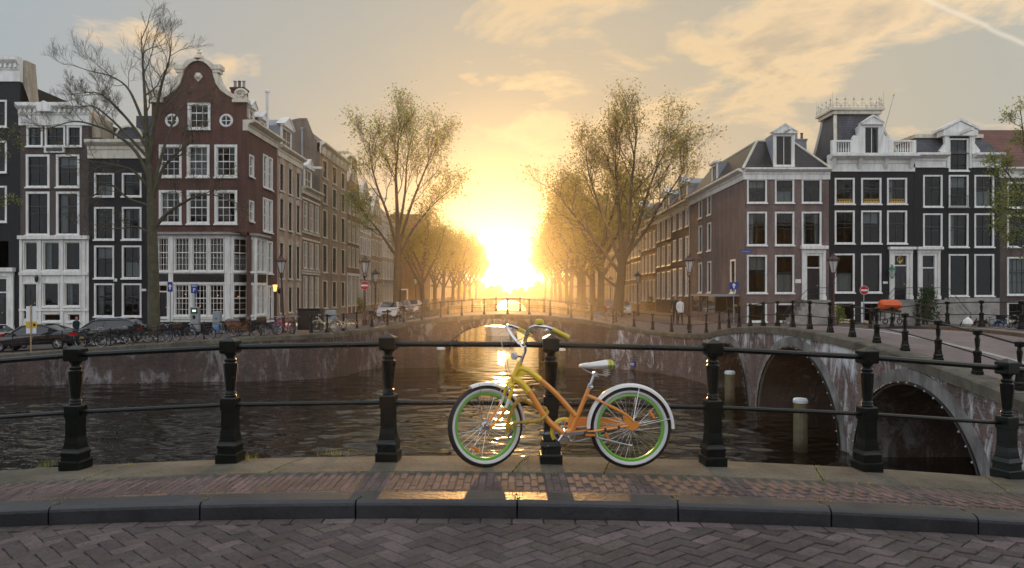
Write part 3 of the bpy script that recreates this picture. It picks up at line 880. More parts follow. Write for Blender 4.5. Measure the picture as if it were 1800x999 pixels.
def window(root, x, z, w, h, fm='white', style='dark', grid=(2, 2, .5), s=.11, curtain=None, face=None):
    """window in a facade; face = (x, y, rz) of the facade's frame in the house"""
    fx, fy, rz = face or (0, 0, 0)
    c, sn = math.cos(rz), math.sin(rz)
    a, sa, pa = window_meshes(w, h, grid, s, fm, style)
    o = link('window', a, root, (fx + x * c, fy + x * sn, z), rz)
    link('sash', sa, o); link('pane', pa, o)
    if curtain: link('curtain', curtain_mesh(w, h, curtain), o)
    return o
def wall(root, width, z0, z1, holes, mt, face=None, outline=None, levels=()):
    """facade sheet with true openings. holes: (x, z, w, h). outline(z) -> (xl, xr) for shaped gables"""
    zs = sorted(set([round(v, 4) for v in [z0, z1] + list(levels) + [v for h in holes for v in (h[1], h[1] + h[3])] if z0 - 1e-6 <= v <= z1 + 1e-6]))
    ol = outline or (lambda z: (0, width))
    b = MB()
    for a, c in zip(zs, zs[1:]):
        if c - a < 1e-4: continue
        m = (a + c) / 2
        la, ra = ol(a + 1e-5); lc, rc = ol(c - 1e-5)
        cut = sorted((h[0], h[0] + h[2]) for h in holes if h[1] < m < h[1] + h[3])
        xa, xc = la, lc
        for s, e in cut:
            b.face([(xa, 0, a), (s, 0, a), (s, 0, c), (xc, 0, c)]); xa = xc = e
        b.face([(xa, 0, a), (ra, 0, a), (rc, 0, c), (xc, 0, c)])
    fx, fy, rz = face or (0, 0, 0)
    return part('wall', b, mt, root, (fx, fy, 0), rz)
def house_shell(root, w, d, z0, z1, mt, sides=('left', 'right', 'back'), top=True):
    b = MB()
    if 'left' in sides: b.face([(0, d, z0), (0, .0, z0), (0, .0, z1), (0, d, z1)])
    if 'right' in sides: b.face([(w, 0, z0), (w, d, z0), (w, d, z1), (w, 0, z1)])
    if 'back' in sides: b.face([(w, d, z0), (0, d, z0), (0, d, z1), (w, d, z1)])
    if top: b.face([(0, .0, z1 - .02), (w, .0, z1 - .02), (w, d, z1 - .02), (0, d, z1 - .02)])
    return part('side_wall', b, mt, root)
def cornice(root, w, z, h, depth=.45, mt='white', face=None, x0=0.0, dent=False):
    p = [(.0, z), (-.10, z), (-.10, z + h * .45), (-.16, z + h * .5), (-.16, z + h * .66), (-depth * .7, z + h * .74), (-depth, z + h * .84), (-depth, z + h), (.25, z + h), (.25, z)]
    b = MB(); b.prism(p, x0 - .06, x0 + w + .06)
    if dent:
        n = int(w / .32)
        for k in range(n): b.box(x0 + (k + .25) * w / n, x0 + (k + .75) * w / n, -.30, -.155, z + h * .56, z + h * .72)
    fx, fy, rz = face or (0, 0, 0)
    return part('cornice', b, M[mt], root, (fx, fy, 0), rz)
def door(root, x, z, w, h, transom=.7, mt='door_black', frame=.14, fm='white', gold=False, face=None, portal=None):
    fx, fy, rz = face or (0, 0, 0); c, sn = math.cos(rz), math.sin(rz)
    b = MB(); b.box(0, w, .10, .16, 0, h)
    for k in range(2):
        for zz in (.12, .52): b.box(w * (.12 + .44 * k), w * (.44 + .44 * k), .075, .102, h * zz, h * (zz + .34))
    o = part('door', b, M[mt], root, (fx + x * c, fy + x * sn, z), rz)
    f = MB(); t = h + transom
    f.box(-frame, 0.02, -.05, .2, -.02, t + frame); f.box(w - .02, w + frame, -.05, .2, -.02, t + frame); f.box(.02, w - .02, -.05, .2, t - .03, t + frame); f.box(.02, w - .02, .02, .18, h, h + .09)
    part('door_frame', f, M[fm], o)
    p = MB(); p.face([(0, .12, h + .09), (w, .12, h + .09), (w, .12, t), (0, .12, t)]); part('pane', p, M['glass'], o)
    k = MB(); k.lathe([(.01, 0), (.04, .02), (.045, .04), (.02, .06)], 8, (w * .82, .075, h * .45), axis='y'); part('knob', k, M['gold'], o)
    if portal:
        pw, ph = portal
        f = MB()
        for xx in (-frame - pw, w + frame):
            f.box(xx, xx + pw, -.14, .05, -.02, t + frame); f.box(xx - .04, xx + pw + .04, -.18, .04, -.02, .25)
        f.box(-frame - pw - .02, w + frame + pw + .02, -.15, .05, t + frame + .002, t + frame + ph * .55)
        f.box(-frame - pw - .12, w + frame + pw + .12, -.38, .05, t + frame + ph * .55, t + frame + ph)
        part('portal', f, M[fm], o)
    if gold:
        g = MB(); z1 = h + .16; zt = t - .06
        g.lathe([(.03, 0), (.05, .1), (.02, .3), (.04, zt - z1)], 6, (w / 2, .10, z1))
        for sg in (-1, 1):
            g.tube([(w / 2, .10, z1 + .08), (w / 2 + sg * .14, .10, z1 + .2), (w / 2 + sg * .2, .10, z1 + .36), (w / 2 + sg * .12, .10, zt - .08), (w / 2, .1, zt - .06)], .028, 5)
        part('ornament', g, M['gold'], o)
    return o
def stoop(root, x, w, z0, z1, n=6, run=.28, mt='stone', dirn=-1, rails=True):
    """flight of steps running along the facade up to a landing before the door"""
    h = (z1 - z0) / n
    b = MB(); b.box(x, x + w, -1.15, -.02, z0 - .3, z1 - .02)
    part('landing', b, M[mt], root)
    for k in range(n):
        xa = x - (k + 1) * run if dirn < 0 else x + w + k * run
        b = MB(); b.box(xa, xa + run - .004, -1.1, -.06, z0 - .3, z1 - h * (k + 1)); part('step', b, M[mt], root)
    if rails:
        xe = x - n * run if dirn < 0 else x + w + n * run
        xs_ = x if dirn < 0 else x + w; xo = x + w if dirn < 0 else x
        b = MB(); y = -1.08
        b.tube([(xe, y, z0 + .85), (xs_, y, z1 + .9), (xo, y, z1 + .9), (xo, -.06, z1 + .9)], .022, 6)
        b.tube([(xe, y, z0 + .45), (xs_, y, z1 + .45), (xo, y, z1 + .45)], .014, 5)
        for xx, zz in ((xe, z0), (xs_, z1), (xo, z1)): b.tube([(xx, y, zz - .1), (xx, y, zz + .95)], .026, 6)
        part('handrail', b, M['thin_iron'], root)
def chimney(root, x, y, z, w=.7, d=.7, h=1.4, mt='red_brick', pots=2):
    b = MB(); b.box(x, x + w, y, y + d, z, z + h); b.box(x - .06, x + w + .06, y - .06, y + d + .06, z + h - .16, z + h - .02)
    o = part('chimney', b, M[mt], root)
    for k in range(pots):
        c = MB(); c.lathe([(.11, 0), (.10, .5), (.13, .52), (.13, .58)], 8, (x + w * (k + .5) / pots, y + d / 2, z + h - .03)); part('chimney_pot', c, M['rust_brick'] if k % 2 else M['zinc'], o)
def pipe(root, x, y, z0, z1, r=.09, mt='zinc'):
    b = MB(); b.lathe([(r, z0), (r, z1 - .25), (r * 1.7, z1 - .24), (r * 1.7, z1 - .1), (r * .4, z1)], 8, (x, y, 0)); part('flue_pipe', b, M[mt], root)
def dormer(root, x, z, w, h, y, depth=2.0, pediment=.5, hoist=False, fm='white', face=None, cheeks='zinc', grid=(2, 2, .5), fan=False):
    """dormer window standing on the roof; its front at local depth y"""
    fx, fy, rz = face or (0, 0, 0); c, sn = math.cos(rz), math.sin(rz)
    b = MB(); s = .2
    b.box(-s, .02, 0, .12, 0, h + .16); b.box(w - .02, w + s, 0, .12, 0, h + .16); b.box(.02, w - .02, 0, .12, h - .02, h + .16); b.box(-s, w + s, -.05, .11, -.14, .02)
    if pediment:
        zz = h + .16
        b.box(-s - .1, w + s + .1, -.22, .1, zz, zz + .12)
        b.extr_y([(-s - .1, zz + .12), (w + s + .1, zz + .12), (w / 2, zz + .12 + pediment)], -.2, .4)
        b.extr_y([(-s - .18, zz + .13), (-s - .1, zz + .1), (w / 2, zz + .1 + pediment), (w / 2, zz + .24 + pediment)], -.28, .45)
        b.extr_y([(w + s + .18, zz + .13), (w / 2, zz + .24 + pediment), (w / 2, zz + .1 + pediment), (w + s + .1, zz + .1)], -.28, .45)
    else:
        b.box(-s - .12, w + s + .12, -.2, .2, h + .16, h + .34)
    if hoist: b.box(w / 2 - .08, w / 2 + .08, -1.25, .1, h + .22, h + .42)
    ox, oy = fx + x * c - y * sn, fy + x * sn + y * c
    o = part('dormer', b, M[fm], root, (ox, oy, z), rz)
    k = MB()
    k.box(-s + .02, -s + .1, .12, depth, -.6, h + .14); k.box(w + s - .1, w + s - .02, .12, depth, -.6, h + .14)
    if pediment: k.extr_y([(-s, h + .15), (w + s, h + .15), (w / 2, h + .2 + pediment)], .1, depth)
    else: k.box(-s, w + s, .1, depth, h + .15, h + .3)
    part('cheek', k, M[cheeks], o)
    a, sa, pa = window_meshes(w, h, grid, .02, fm, 'plain')
    pp = MB(); pp.face([(0, .09, 0), (w, .09, 0), (w, .09, h), (0, .09, h)]); part('pane', pp, M['glass'], o)
    sb = MB(); nx, nz, mr = grid
    for q_ in range(1, nx): sb.box(w * q_ / nx - .02, w * q_ / nx + .02, .05, .085, 0, h)
    for q_ in range(1, nz): sb.box(0, w, .05, .083, h * q_ / nz - .02, h * q_ / nz + .02)
    sb.box(0, .05, .05, .086, 0, h); sb.box(w - .05, w, .05, .086, 0, h)
    part('sash', sb, M[fm], o)
    dk = MB(); dk.face([(0, .5, 0), (w, .5, 0), (w, .5, h), (0, .5, h)]); part('room', dk, M['dark'], o)  # near-black sheet behind the pane, standing in for the unlit room
    return o

CUR = [None, 'sides', None, 'blind', None, None, 'half', None, 'side', None, 'blind', None, 'net']
def px_windows(root, Y, x_house, cols, rows, wallholes, curtains=0, **kw):
    """windows from photograph measurements on a front that faces us at depth Y; returns holes"""
    for r, (t, b) in enumerate(rows):
        for c, (l, rr) in enumerate(cols):
            x = wx(l, Y) - x_house; w = wx(rr, Y) - wx(l, Y); z = wz(b, Y); h = wz(t, Y) - z
            s = kw.get('s', .11)
            x += s; w -= 2 * s; z += s * .8; h -= s * 1.8
            x, z, w, h = round(x, 2), round(z, 2), round(w, 2), round(h, 2)
            wallholes.append((x, z, w, h))
            cu = CUR[(r * 5 + c * 3 + curtains) % len(CUR)] if curtains is not None else None
            window(root, x, z, w, h, curtain=cu, **kw)

# ---------------- left of the canal, fronts facing us (Y = 51)
YL = 51.0
xl_ = lambda p: wx(p, YL)
# narrow slice of a black house at the edge
x0 = xl_(-150); w_ = xl_(35) - x0; zb = -2.2
h = thing('house', 'black canal house with white cornice at the end of the row beside the brown house', 'house', (x0, YL, 0), group='canal houses facing the water')
holes = []
cols = [(-128, -98), (-78, -46), (-24, 12.5)]
px_windows(h, YL, x0, cols, [(176, 224), (248, 304), (327, 391)], holes, 2, s=.1)
x_ = xl_(-40) - x0
holes.append((x_, zb, xl_(15) - xl_(-40), wz(424, YL) - zb))
door(h, x_ + .1, zb + 1.0, xl_(15) - xl_(-40) - .2, 2.5, 1.0, portal=(.35, .6))
wall(h, w_, zb, wz(143, YL), holes, M['black_brick'])
house_shell(h, w_, 10, zb, wz(143, YL), M['black_brick'])
cornice(h, w_, wz(144, YL), 1.65, .5, dent=True)
b = MB(); b.extr_y([(w_ - .35, wz(146, YL)), (w_ + .03, wz(146, YL)), (w_ + .5, wz(180, YL)), (w_ + .25, wz(104, YL)), (w_ - .35, wz(104, YL))], .3, 1.3); part('parapet', b, M['pale_brick'], h)

# brown house with the white two-storey front
x0 = xl_(35.5); w_ = xl_(156) - x0; zb = -2.0
h = thing('house', 'brown brick house with white panelled ground floors and white cornice behind the black sedan', 'house', (x0, YL, 0), group='canal houses facing the water')
holes = []
px_windows(h, YL, x0, [(46, 87.5), (99, 140)], [(272, 330), (337, 414)], holes, 0, s=.12, grid=(2, 2, .68))
px_windows(h, YL, x0, [(47, 75.5), (79, 115), (117.5, 144)], [(221, 258)], holes, 1, s=.1, grid=(2, 2, .5))
zt = wz(414, YL); Zs = wz(415, YL)
wall(h, w_, Zs, wz(221.5, YL), holes, M['brown_brick'])
b = MB(); b.box(xl_(79) - x0, xl_(115) - x0, -.12, .02, wz(269, YL), wz(258.5, YL)); part('panel', b, M['white'], h)
b = MB(); b.box(xl_(83) - x0, xl_(111) - x0, -.14, -.1, wz(266.5, YL), wz(260.5, YL)); part('pane', b, M['door_black'], h)
cornice(h, w_, wz(221, YL), 1.5, .5, dent=True)
b = MB(); xc = w_ * .42; b.extr_y([(xc - .45, 0), (xc + .45, 0), (xc + .5, .45), (xc + .2, .62), (xc, .72), (xc - .2, .62), (xc - .5, .45)], -.62, -.3); part('ornament', b, M['white'], h, (0, 0, wz(199, YL)))
holes = []
px_windows(h, YL, x0, [(41, 67.5), (74.5, 106), (112.5, 142.5)], [(424, 477)], holes, 5, style='white', s=.06, grid=(1, 1, None))
px_windows(h, YL, x0, [(74.5, 104.5), (112, 142)], [(496, 540)], holes, 5, style='white', s=.06, grid=(1, 1, None))
px_windows(h, YL, x0, [(74.5, 108), (118, 142)], [(550.5, 566)], holes, None, style='white', s=.05, grid=(1, 1, None))
xd = xl_(40.5) - x0; wd = xl_(66) - xl_(40.5); zd = wz(560, YL)
holes.append((xd, zd, wd, wz(497, YL) - zd)); door(h, xd + .04, zd, wd - .08, wz(500, YL) - zd, .05, frame=.08)
wall(h, w_, zb, Zs, holes, M['white'])
b = MB()
b.box(-.04, w_ + .04, -.28, .05, wz(421, YL), wz(414.6, YL)); b.box(-.02, w_ + .02, -.16, .05, wz(484, YL), wz(479, YL)); b.box(-.02, w_ + .02, -.13, .05, wz(547, YL), wz(543, YL))
for p in (37.5, 71, 109.5, 148): b.box(xl_(p) - x0 - .08, xl_(p) - x0 + .1, -.10, .05, zb, wz(421, YL))
part('moulding', b, M['white'], h)
b = MB(); b.lathe([(.03, 0), (.12, .1), (.14, .35), (.05, .5)], 6, (xl_(69) - x0, -.3, wz(497, YL))); part('wall_lamp', b, M['thin_iron'], h)
house_shell(h, w_, 10, zb, wz(205, YL), M['brown_brick'])
b = MB(); b.extr_y([(w_ - .05, wz(240, YL)), (w_ + .6, wz(240, YL)), (w_ + .6, wz(205, YL)), (w_ - .05, wz(192, YL))], .4, 2.0); part('parapet', b, M['pale_brick'], h)

# narrow black house
x0 = xl_(156.5); w_ = xl_(266) - x0; zb = -1.8
h = thing('house', 'narrow black house with two columns of small white framed windows and round dormer', 'house', (x0, YL, 0), group='canal houses facing the water')
holes = []
px_windows(h, YL, x0, [(166, 201), (214.5, 249)], [(304.5, 346), (364, 422), (432, 490), (498.5, 557)], holes, 6, s=.09, grid=(2, 2, .62))
wall(h, w_, zb, wz(277, YL), holes, M['black_brick'])
cornice(h, w_, wz(279, YL), 1.25, .5, 'cream')
house_shell(h, w_, 10, zb, wz(252, YL), M['black_brick'])
b = MB(); xa, xb = xl_(186) - x0, xl_(236) - x0; za = wz(252, YL); xm = (xa + xb) / 2; rr = (xb - xa) / 2
arc = lambda r: [(xm - r * math.cos(t), za + .75 + r * .75 * math.sin(t)) for t in fr(0, PI, 10)]
b.extr_y([(xa, za)] + arc(rr) + [(xb, za)], 1.2, 4.0); part('dormer', b, M['slate'], h)
b = MB(); o1 = [(xa, za)] + arc(rr) + [(xb, za)]; i1 = [(xa + .16, za)] + arc(rr - .16) + [(xb - .16, za)]
for k in range(len(o1) - 1): b.rings([[(o1[k][0], 1.1, o1[k][1]), (i1[k][0], 1.1, i1[k][1]), (i1[k][0], 1.3, i1[k][1]), (o1[k][0], 1.3, o1[k][1])], [(o1[k + 1][0], 1.1, o1[k + 1][1]), (i1[k + 1][0], 1.1, i1[k + 1][1]), (i1[k + 1][0], 1.3, i1[k + 1][1]), (o1[k + 1][0], 1.3, o1[k + 1][1])]])
part('dormer_frame', b, M['cream'], h)
b = MB(); b.box(xl_(199.5) - x0, xl_(206) - x0, -.03, .02, 2.1, 2.3); b.box(xl_(249) - x0, xl_(257) - x0, -.03, .02, wz(512, YL), wz(508, YL)); part('number_plate', b, M['white'], h)
b = MB(); b.tube([(w_ - .12, -.12, zb), (w_ - .12, -.12, wz(279, YL))], .06, 6); part('drainpipe', b, M['zinc'], h)

# red brick corner house with the bell gable
x0 = xl_(266.5); XC = xl_(433.5); w_ = XC - x0; zb = -1.6
h = thing('house', 'tall red brick corner house with curved bell gable and white shop front', 'house', (x0, YL, 0), group='canal houses facing the water')
RED = h
GX = xl_(349) - x0
def gable_out(z):
    rows = [(wz(182, YL), 86), (wz(181, YL), 84), (wz(173, YL), 64), (wz(168, YL), 55), (wz(159, YL), 42), (wz(147, YL), 34), (wz(132, YL), 29), (wz(125, YL), 28), (wz(120, YL), 24.5), (wz(113, YL), 18), (wz(109, YL), 12), (wz(106.5, YL), 1)]
    hw = pline(rows, z) / 1300 * YL
    return max(0, GX - hw) if z > rows[0][0] else 0, min(w_, GX + hw) if z > rows[0][0] else w_
lev = [wz(p, YL) for p in (182, 181, 177, 173, 168, 163, 159, 153, 147, 140, 132, 125, 120, 116, 113, 109, 106.5)]
holes = []
px_windows(h, YL, x0, [(279.5, 319.5), (328.5, 368.5), (377, 417)], [(254.5, 312.5), (334.5, 394.5)], holes, 9, style='white', s=.14, grid=(3, 4, .5))
px_windows(h, YL, x0, [(330, 370)], [(181, 228)], holes, None, style='white', s=.14, grid=(3, 3, .66))
ZS = wz(413, YL)
wall(h, w_, ZS, lev[-1], holes, M['red_brick'], outline=gable_out, levels=lev)
# gable coping: a pale stone band that follows the curve, with scrolls and a crest
b = MB(); zz = lev[2:]
for sg in (-1, 1):
    pts = []
    for z in zz:
        l, r = gable_out(z + 1e-4); pts.append((r if sg > 0 else l, z))
    rings = []
    for (x, z) in pts:
        rings.append([(x - sg * .10, -.14, z - .02), (x + sg * .20, -.14, z + .12), (x + sg * .20, .5, z + .12), (x - sg * .10, .5, z - .02)])
    b.rings(rings)
    bx = GX + sg * 32.5 / 1300 * YL; zb2 = wz(123, YL)
    b.box(bx - .34, bx + .34, -.24, .5, zb2, zb2 + .3); b.box(bx - .24, bx + .24, -.18, .45, zb2 - .22, zb2)
    vx = GX + sg * 74 / 1300 * YL; vz = wz(181, YL)
    b.box(vx - .52, vx + .52, -.22, .5, vz, vz + .22)
    spir = [(vx + .42 * sg * (1 - k / 26) * math.cos(k * .42), vz + .58 + .34 * (1 - k / 26) * math.sin(k * .42)) for k in range(24)]
    b.tube([(x, -.06, z) for x, z in spir], [.15 * (1 - k / 40) for k in range(24)], 6)
    b.extr_y([(vx - .4, vz + .2), (vx + .4, vz + .2), (vx + .3, vz + .6), (vx - .1, vz + .75), (vx - .4, vz + .5)], 0, .4)
part('gable_coping', b, M['stone_pale'] if 'stone_pale' in M else M['cream'], h)
b = MB(); zt = wz(103, YL); b.lathe([(.42, 0), (.36, .15), (.16, .3), (.2, .42), (.1, .55), (.14, .62), (.03, .78)], 8, (GX, .15, zt)); part('crest', b, M['cream'], h)
b = MB(); zt = wz(136, YL)
b.extr_y([(GX - .28, zt), (GX, zt - .34), (GX + .3, zt), (GX + .14, zt + .28), (GX - .14, zt + .3)], -.09, .05)
b.lathe([(.14, 0), (.18, .06), (.04, .22)], 8, (GX, -.08, zt), axis='y'); part('ornament', b, M['cream'], h)
for p in (302.5, 398):
    c0 = (xl_(p) - x0, 0, wz(212.5, YL))
    b = MB(); b.torus((c0[0], -.03, c0[2]), .39, .085, 24, 6, 'y'); b.box(c0[0] - .33, c0[0] + .33, -.05, -.02, c0[2] - .025, c0[2] + .025); b.box(c0[0] - .025, c0[0] + .025, -.051, -.019, c0[2] - .33, c0[2] + .33)
    o = part('round_window', b, M['white'], h)
    b = MB(); b.lathe([(.36, .012), (.36, .018)], 20, (c0[0], 0, c0[2]), axis='y'); part('pane', b, M['door_black'], o)
# white shop front: two glazed storeys with a dark band between
pf = -.18
holes = []
sx = lambda p: wx(p, YL) - x0
SHW = sx(408)
for t, bt in ((418.5, 477), (500.5, 555)):
    for l, r in ((279.5, 298), (309.5, 334.5), (340, 365.5), (370, 395.5)):
        if t > 480 and l < 290: continue
        X, Wd, Z, H = sx(l), sx(r) - sx(l), wz(bt, YL), wz(t, YL) - wz(bt, YL)
        Wd, H = round(Wd, 2), round(H, 2)
        holes.append((X, Z, Wd, H)); window(h, X, Z, Wd, H, style='white', grid=(4, 5, .56), s=.04, face=(0, pf, 0), curtain=('net' if t < 480 and l > 300 else 'side' if l in (309.5,) else None))
X, Z = sx(281), wz(562, YL); Wd, H = sx(297) - X, wz(514, YL) - Z
holes.append((X, Z, Wd, H + .5)); door(h, X + .02, Z, Wd - .04, H, .5, frame=.06, face=(0, pf, 0))
wall(h, SHW, wz(566, YL), ZS, holes, M['white'], face=(0, pf, 0))
b = MB(); b.box(0, SHW + .02, pf - .02, .1, zb - .4, wz(566.2, YL)); part('plinth', b, M['door_black'], h)
b = MB(); b.box(sx(307), sx(396), pf - .05, pf + .01, wz(496, YL), wz(482, YL)); b.box(sx(281), sx(298), pf - .05, pf + .01, wz(495, YL), wz(482, YL)); part('fascia', b, M['door_black'], h)
b = MB()
for p in (276, 303, 402): b.box(sx(p) - .16, sx(p) + .16, pf - .09, pf + .02, wz(565, YL), wz(416, YL))
b.box(0, SHW, pf - .07, pf + .02, wz(481, YL), wz(478.3, YL)); b.box(0, SHW, pf - .07, pf + .02, wz(499.6, YL), wz(497, YL)); b.box(0, SHW, pf - .10, pf + .02, wz(561, YL), wz(556.5, YL))
part('moulding', b, M['white'], h)
# chamfered corner bay and side bay
c0 = Vector((SHW, pf)); XS = -18.3 - x0 + .22; c1 = Vector((XS, 1.15)); dv = c1 - c0; rzb = math.atan2(dv.y, dv.x); Lb = dv.length
for (fx, fy, rz, L, wl) in ((c0.x, c0.y, rzb, Lb, 1), (XS, 1.15, R(90), 2.3, 2)):
    holes = []
    n = 1 if wl == 1 else 2
    for t, bt in ((419, 477), (500.5, 555)):
        Z, H = wz(bt, YL), wz(t, YL) - wz(bt, YL); H = round(H, 2)
        for k in range(n):
            Wd = round((L - .36) / n - (.12 if n > 1 else 0), 2); X = .18 + k * (L - .36) / n + (.06 if n > 1 else 0)
            holes.append((X, Z, Wd, H)); window(h, X, Z, Wd, H, style='white', grid=(3, 5, .56), s=.03, face=(fx, fy, rz), curtain='half' if t < 480 else None)
    wall(h, L, wz(566, YL), ZS, holes, M['white'], face=(fx, fy, rz))
    c, s_ = math.cos(rz), math.sin(rz)
    def rbox(mb, xa, xb, ya, yb, za, zb_):
        mb.add(MB().box(xa, xb, ya, yb, za, zb_), Matrix.Translation((fx, fy, 0)) @ Matrix.Rotation(rz, 4, 'Z'))
    b = MB(); rbox(b, .16, L - .16, -.05, .01, wz(496, YL), wz(482, YL)); part('fascia', b, M['door_black'], h)
    b = MB(); rbox(b, 0, L, -.02, .05, zb - .4, wz(566.2, YL)); part('plinth', b, M['door_black'], h)
    b = MB(); rbox(b, -.02, .14, -.08, .02, wz(565, YL), wz(416, YL)); rbox(b, L - .14, L + .02, -.08, .02, wz(565, YL), wz(416, YL)); part('moulding', b, M['white'], h)
XW = -18.3 - x0      # side wall plane in house coordinates
b = MB(); b.rings([[(-.05, pf - .35, ZS), (SHW + .06, pf - .35, ZS), (XS + .3, 1.05, ZS), (XS + .3, 3.6, ZS), (XW, 3.6, ZS), (XW, .02, ZS), (-.05, .02, ZS)], [(-.05, pf - .35, ZS + .16), (SHW + .06, pf - .35, ZS + .16), (XS + .3, 1.05, ZS + .16), (XS + .3, 3.6, ZS + .16), (XW, 3.6, ZS + .16), (XW, .02, ZS + .16), (-.05, .02, ZS + .16)]])
part('shop_cornice', b, M['stone'], h)
# side wall towards the canal
SF = (XW, 0, R(90)); D = 6.6; holes = []
for (ya, yb, za, zc) in ((.55, 1.3, 9.5, 10.9), (.55, 1.3, 6.37, 7.7)):
    holes.append((ya, za, yb - ya, zc - za)); window(h, ya, za, yb - ya, zc - za, style='white', s=.08, face=SF, grid=(1, 2, .5))
for (za, zc) in ((9.15, 11.45), (5.9, 8.25), (2.8, 5.1)):
    for ya in (3.4, 4.55):
        holes.append((ya, za, .82, zc - za)); window(h, ya, za, .82, zc - za, style='white', s=.09, face=SF, grid=(2, 4, .5))
for ya in (3.75, 4.75):
    holes.append((ya, -.75, .8, 2.5)); window(h, ya, -.75, .8, 2.5, style='white', s=.1, face=SF, grid=(1, 2, .7))
wall(h, D, zb, 12.6, holes, M['red_brick'], face=SF)
cornice(h, D, 12.5, .75, .6, 'cream', face=SF)
b = MB(); b.face([(0, 10, zb), (0, 0, zb), (0, 0, 12.4), (0, 10, 12.4)]); b.face([(w_, D, zb), (0, D, zb), (0, D, 12.5), (w_, D, 12.5)]); part('side_wall', b, M['red_brick'], h)
b = MB(); zr = wz(128, YL)
b.face([(w_ + .25, .3, 13.1), (w_ + .25, D, 13.1), (GX, D, zr), (GX, .3, zr)]); b.face([(-.05, D, 13.1), (-.05, .3, 13.1), (GX, .3, zr), (GX, D, zr)]); b.face([(w_, D, 12.5), (GX, D, zr), (-.05, D, 12.5)])
part('roof', b, M['red_tile'], h)
dormer(h, 1.6, 12.95, .75, 1.35, .35, 2.2, .45, face=SF, grid=(2, 4, .5), cheeks='pale_brick'); dormer(h, 3.9, 12.85, .75, 1.15, .35, 2.2, .45, face=SF, grid=(2, 4, .5), cheeks='pale_brick')
chimney(h, xl_(384) - x0, 2.2, wz(172, YL), .95, .9, 1.35, 'red_brick', 3)
pipe(h, w_ - .1, 4.6, 13.4, 16.6, .11, 'white')
l = MB(); l.lathe([(.02, 0), (.1, .08), (.13, .32), (.02, .5)], 6, (XW + .45, 5.7, 1.2)); l.tube([(XW, 5.7, 1.6), (XW + .45, 5.7, 1.75)], .02, 5)
part('wall_bracket', l, M['thin_iron'], h)
M['warm_lamp'] = mat('lit_lantern_glass', (.9, .5, .2), .4, emit=((1.0, .42, .10), 2.2))
t = thing('wall_lantern', 'small glowing orange lantern on a dark post beside the red brick house', 'lantern', at(483.5, 572, 54.5))
b = MB(); b.lathe([(.09, 0), (.07, .3), (.04, .35), (.035, 2.4), (.08, 2.45), (.09, 2.5)], 8); b.lathe([(.19, 3.0), (.12, 3.08), (.03, 3.2)], 6); part('post', b, M['thin_iron'], t)
b = MB(); b.lathe([(.09, 2.5), (.17, 2.98)], 6); part('lantern_glass', b, M['warm_lamp'], t)

# ---------------- row along the left bank (fronts face the canal)
def gable_shape(kind, w, z0, hgt):
    """levels and outline of a gable that rises from the eaves"""
    if kind == 'neck':
        rows = [(z0, .5), (z0 + .02, .46), (z0 + hgt * .2, .36), (z0 + hgt * .42, .23), (z0 + hgt * .5, .21), (z0 + hgt * .88, .21), (z0 + hgt * .9, .25), (z0 + hgt, .02)]
    elif kind == 'step':
        rows = [(z0, .5)]; n = 5
        for k in range(n): rows += [(z0 + hgt * k / n + .001, .5 - .42 * k / n), (z0 + hgt * (k + 1) / n, .5 - .42 * k / n)]
    elif kind == 'bell':
        rows = [(z0, .5), (z0 + hgt * .12, .47), (z0 + hgt * .35, .36), (z0 + hgt * .6, .26), (z0 + hgt * .8, .22), (z0 + hgt * .92, .15), (z0 + hgt, .02)]
    else:
        rows = [(z0, .5), (z0 + hgt, .01)]
    def out(z):
        f = pline(rows, z); return w * (.5 - f), w * (.5 + f)
    return [r[0] for r in rows], out
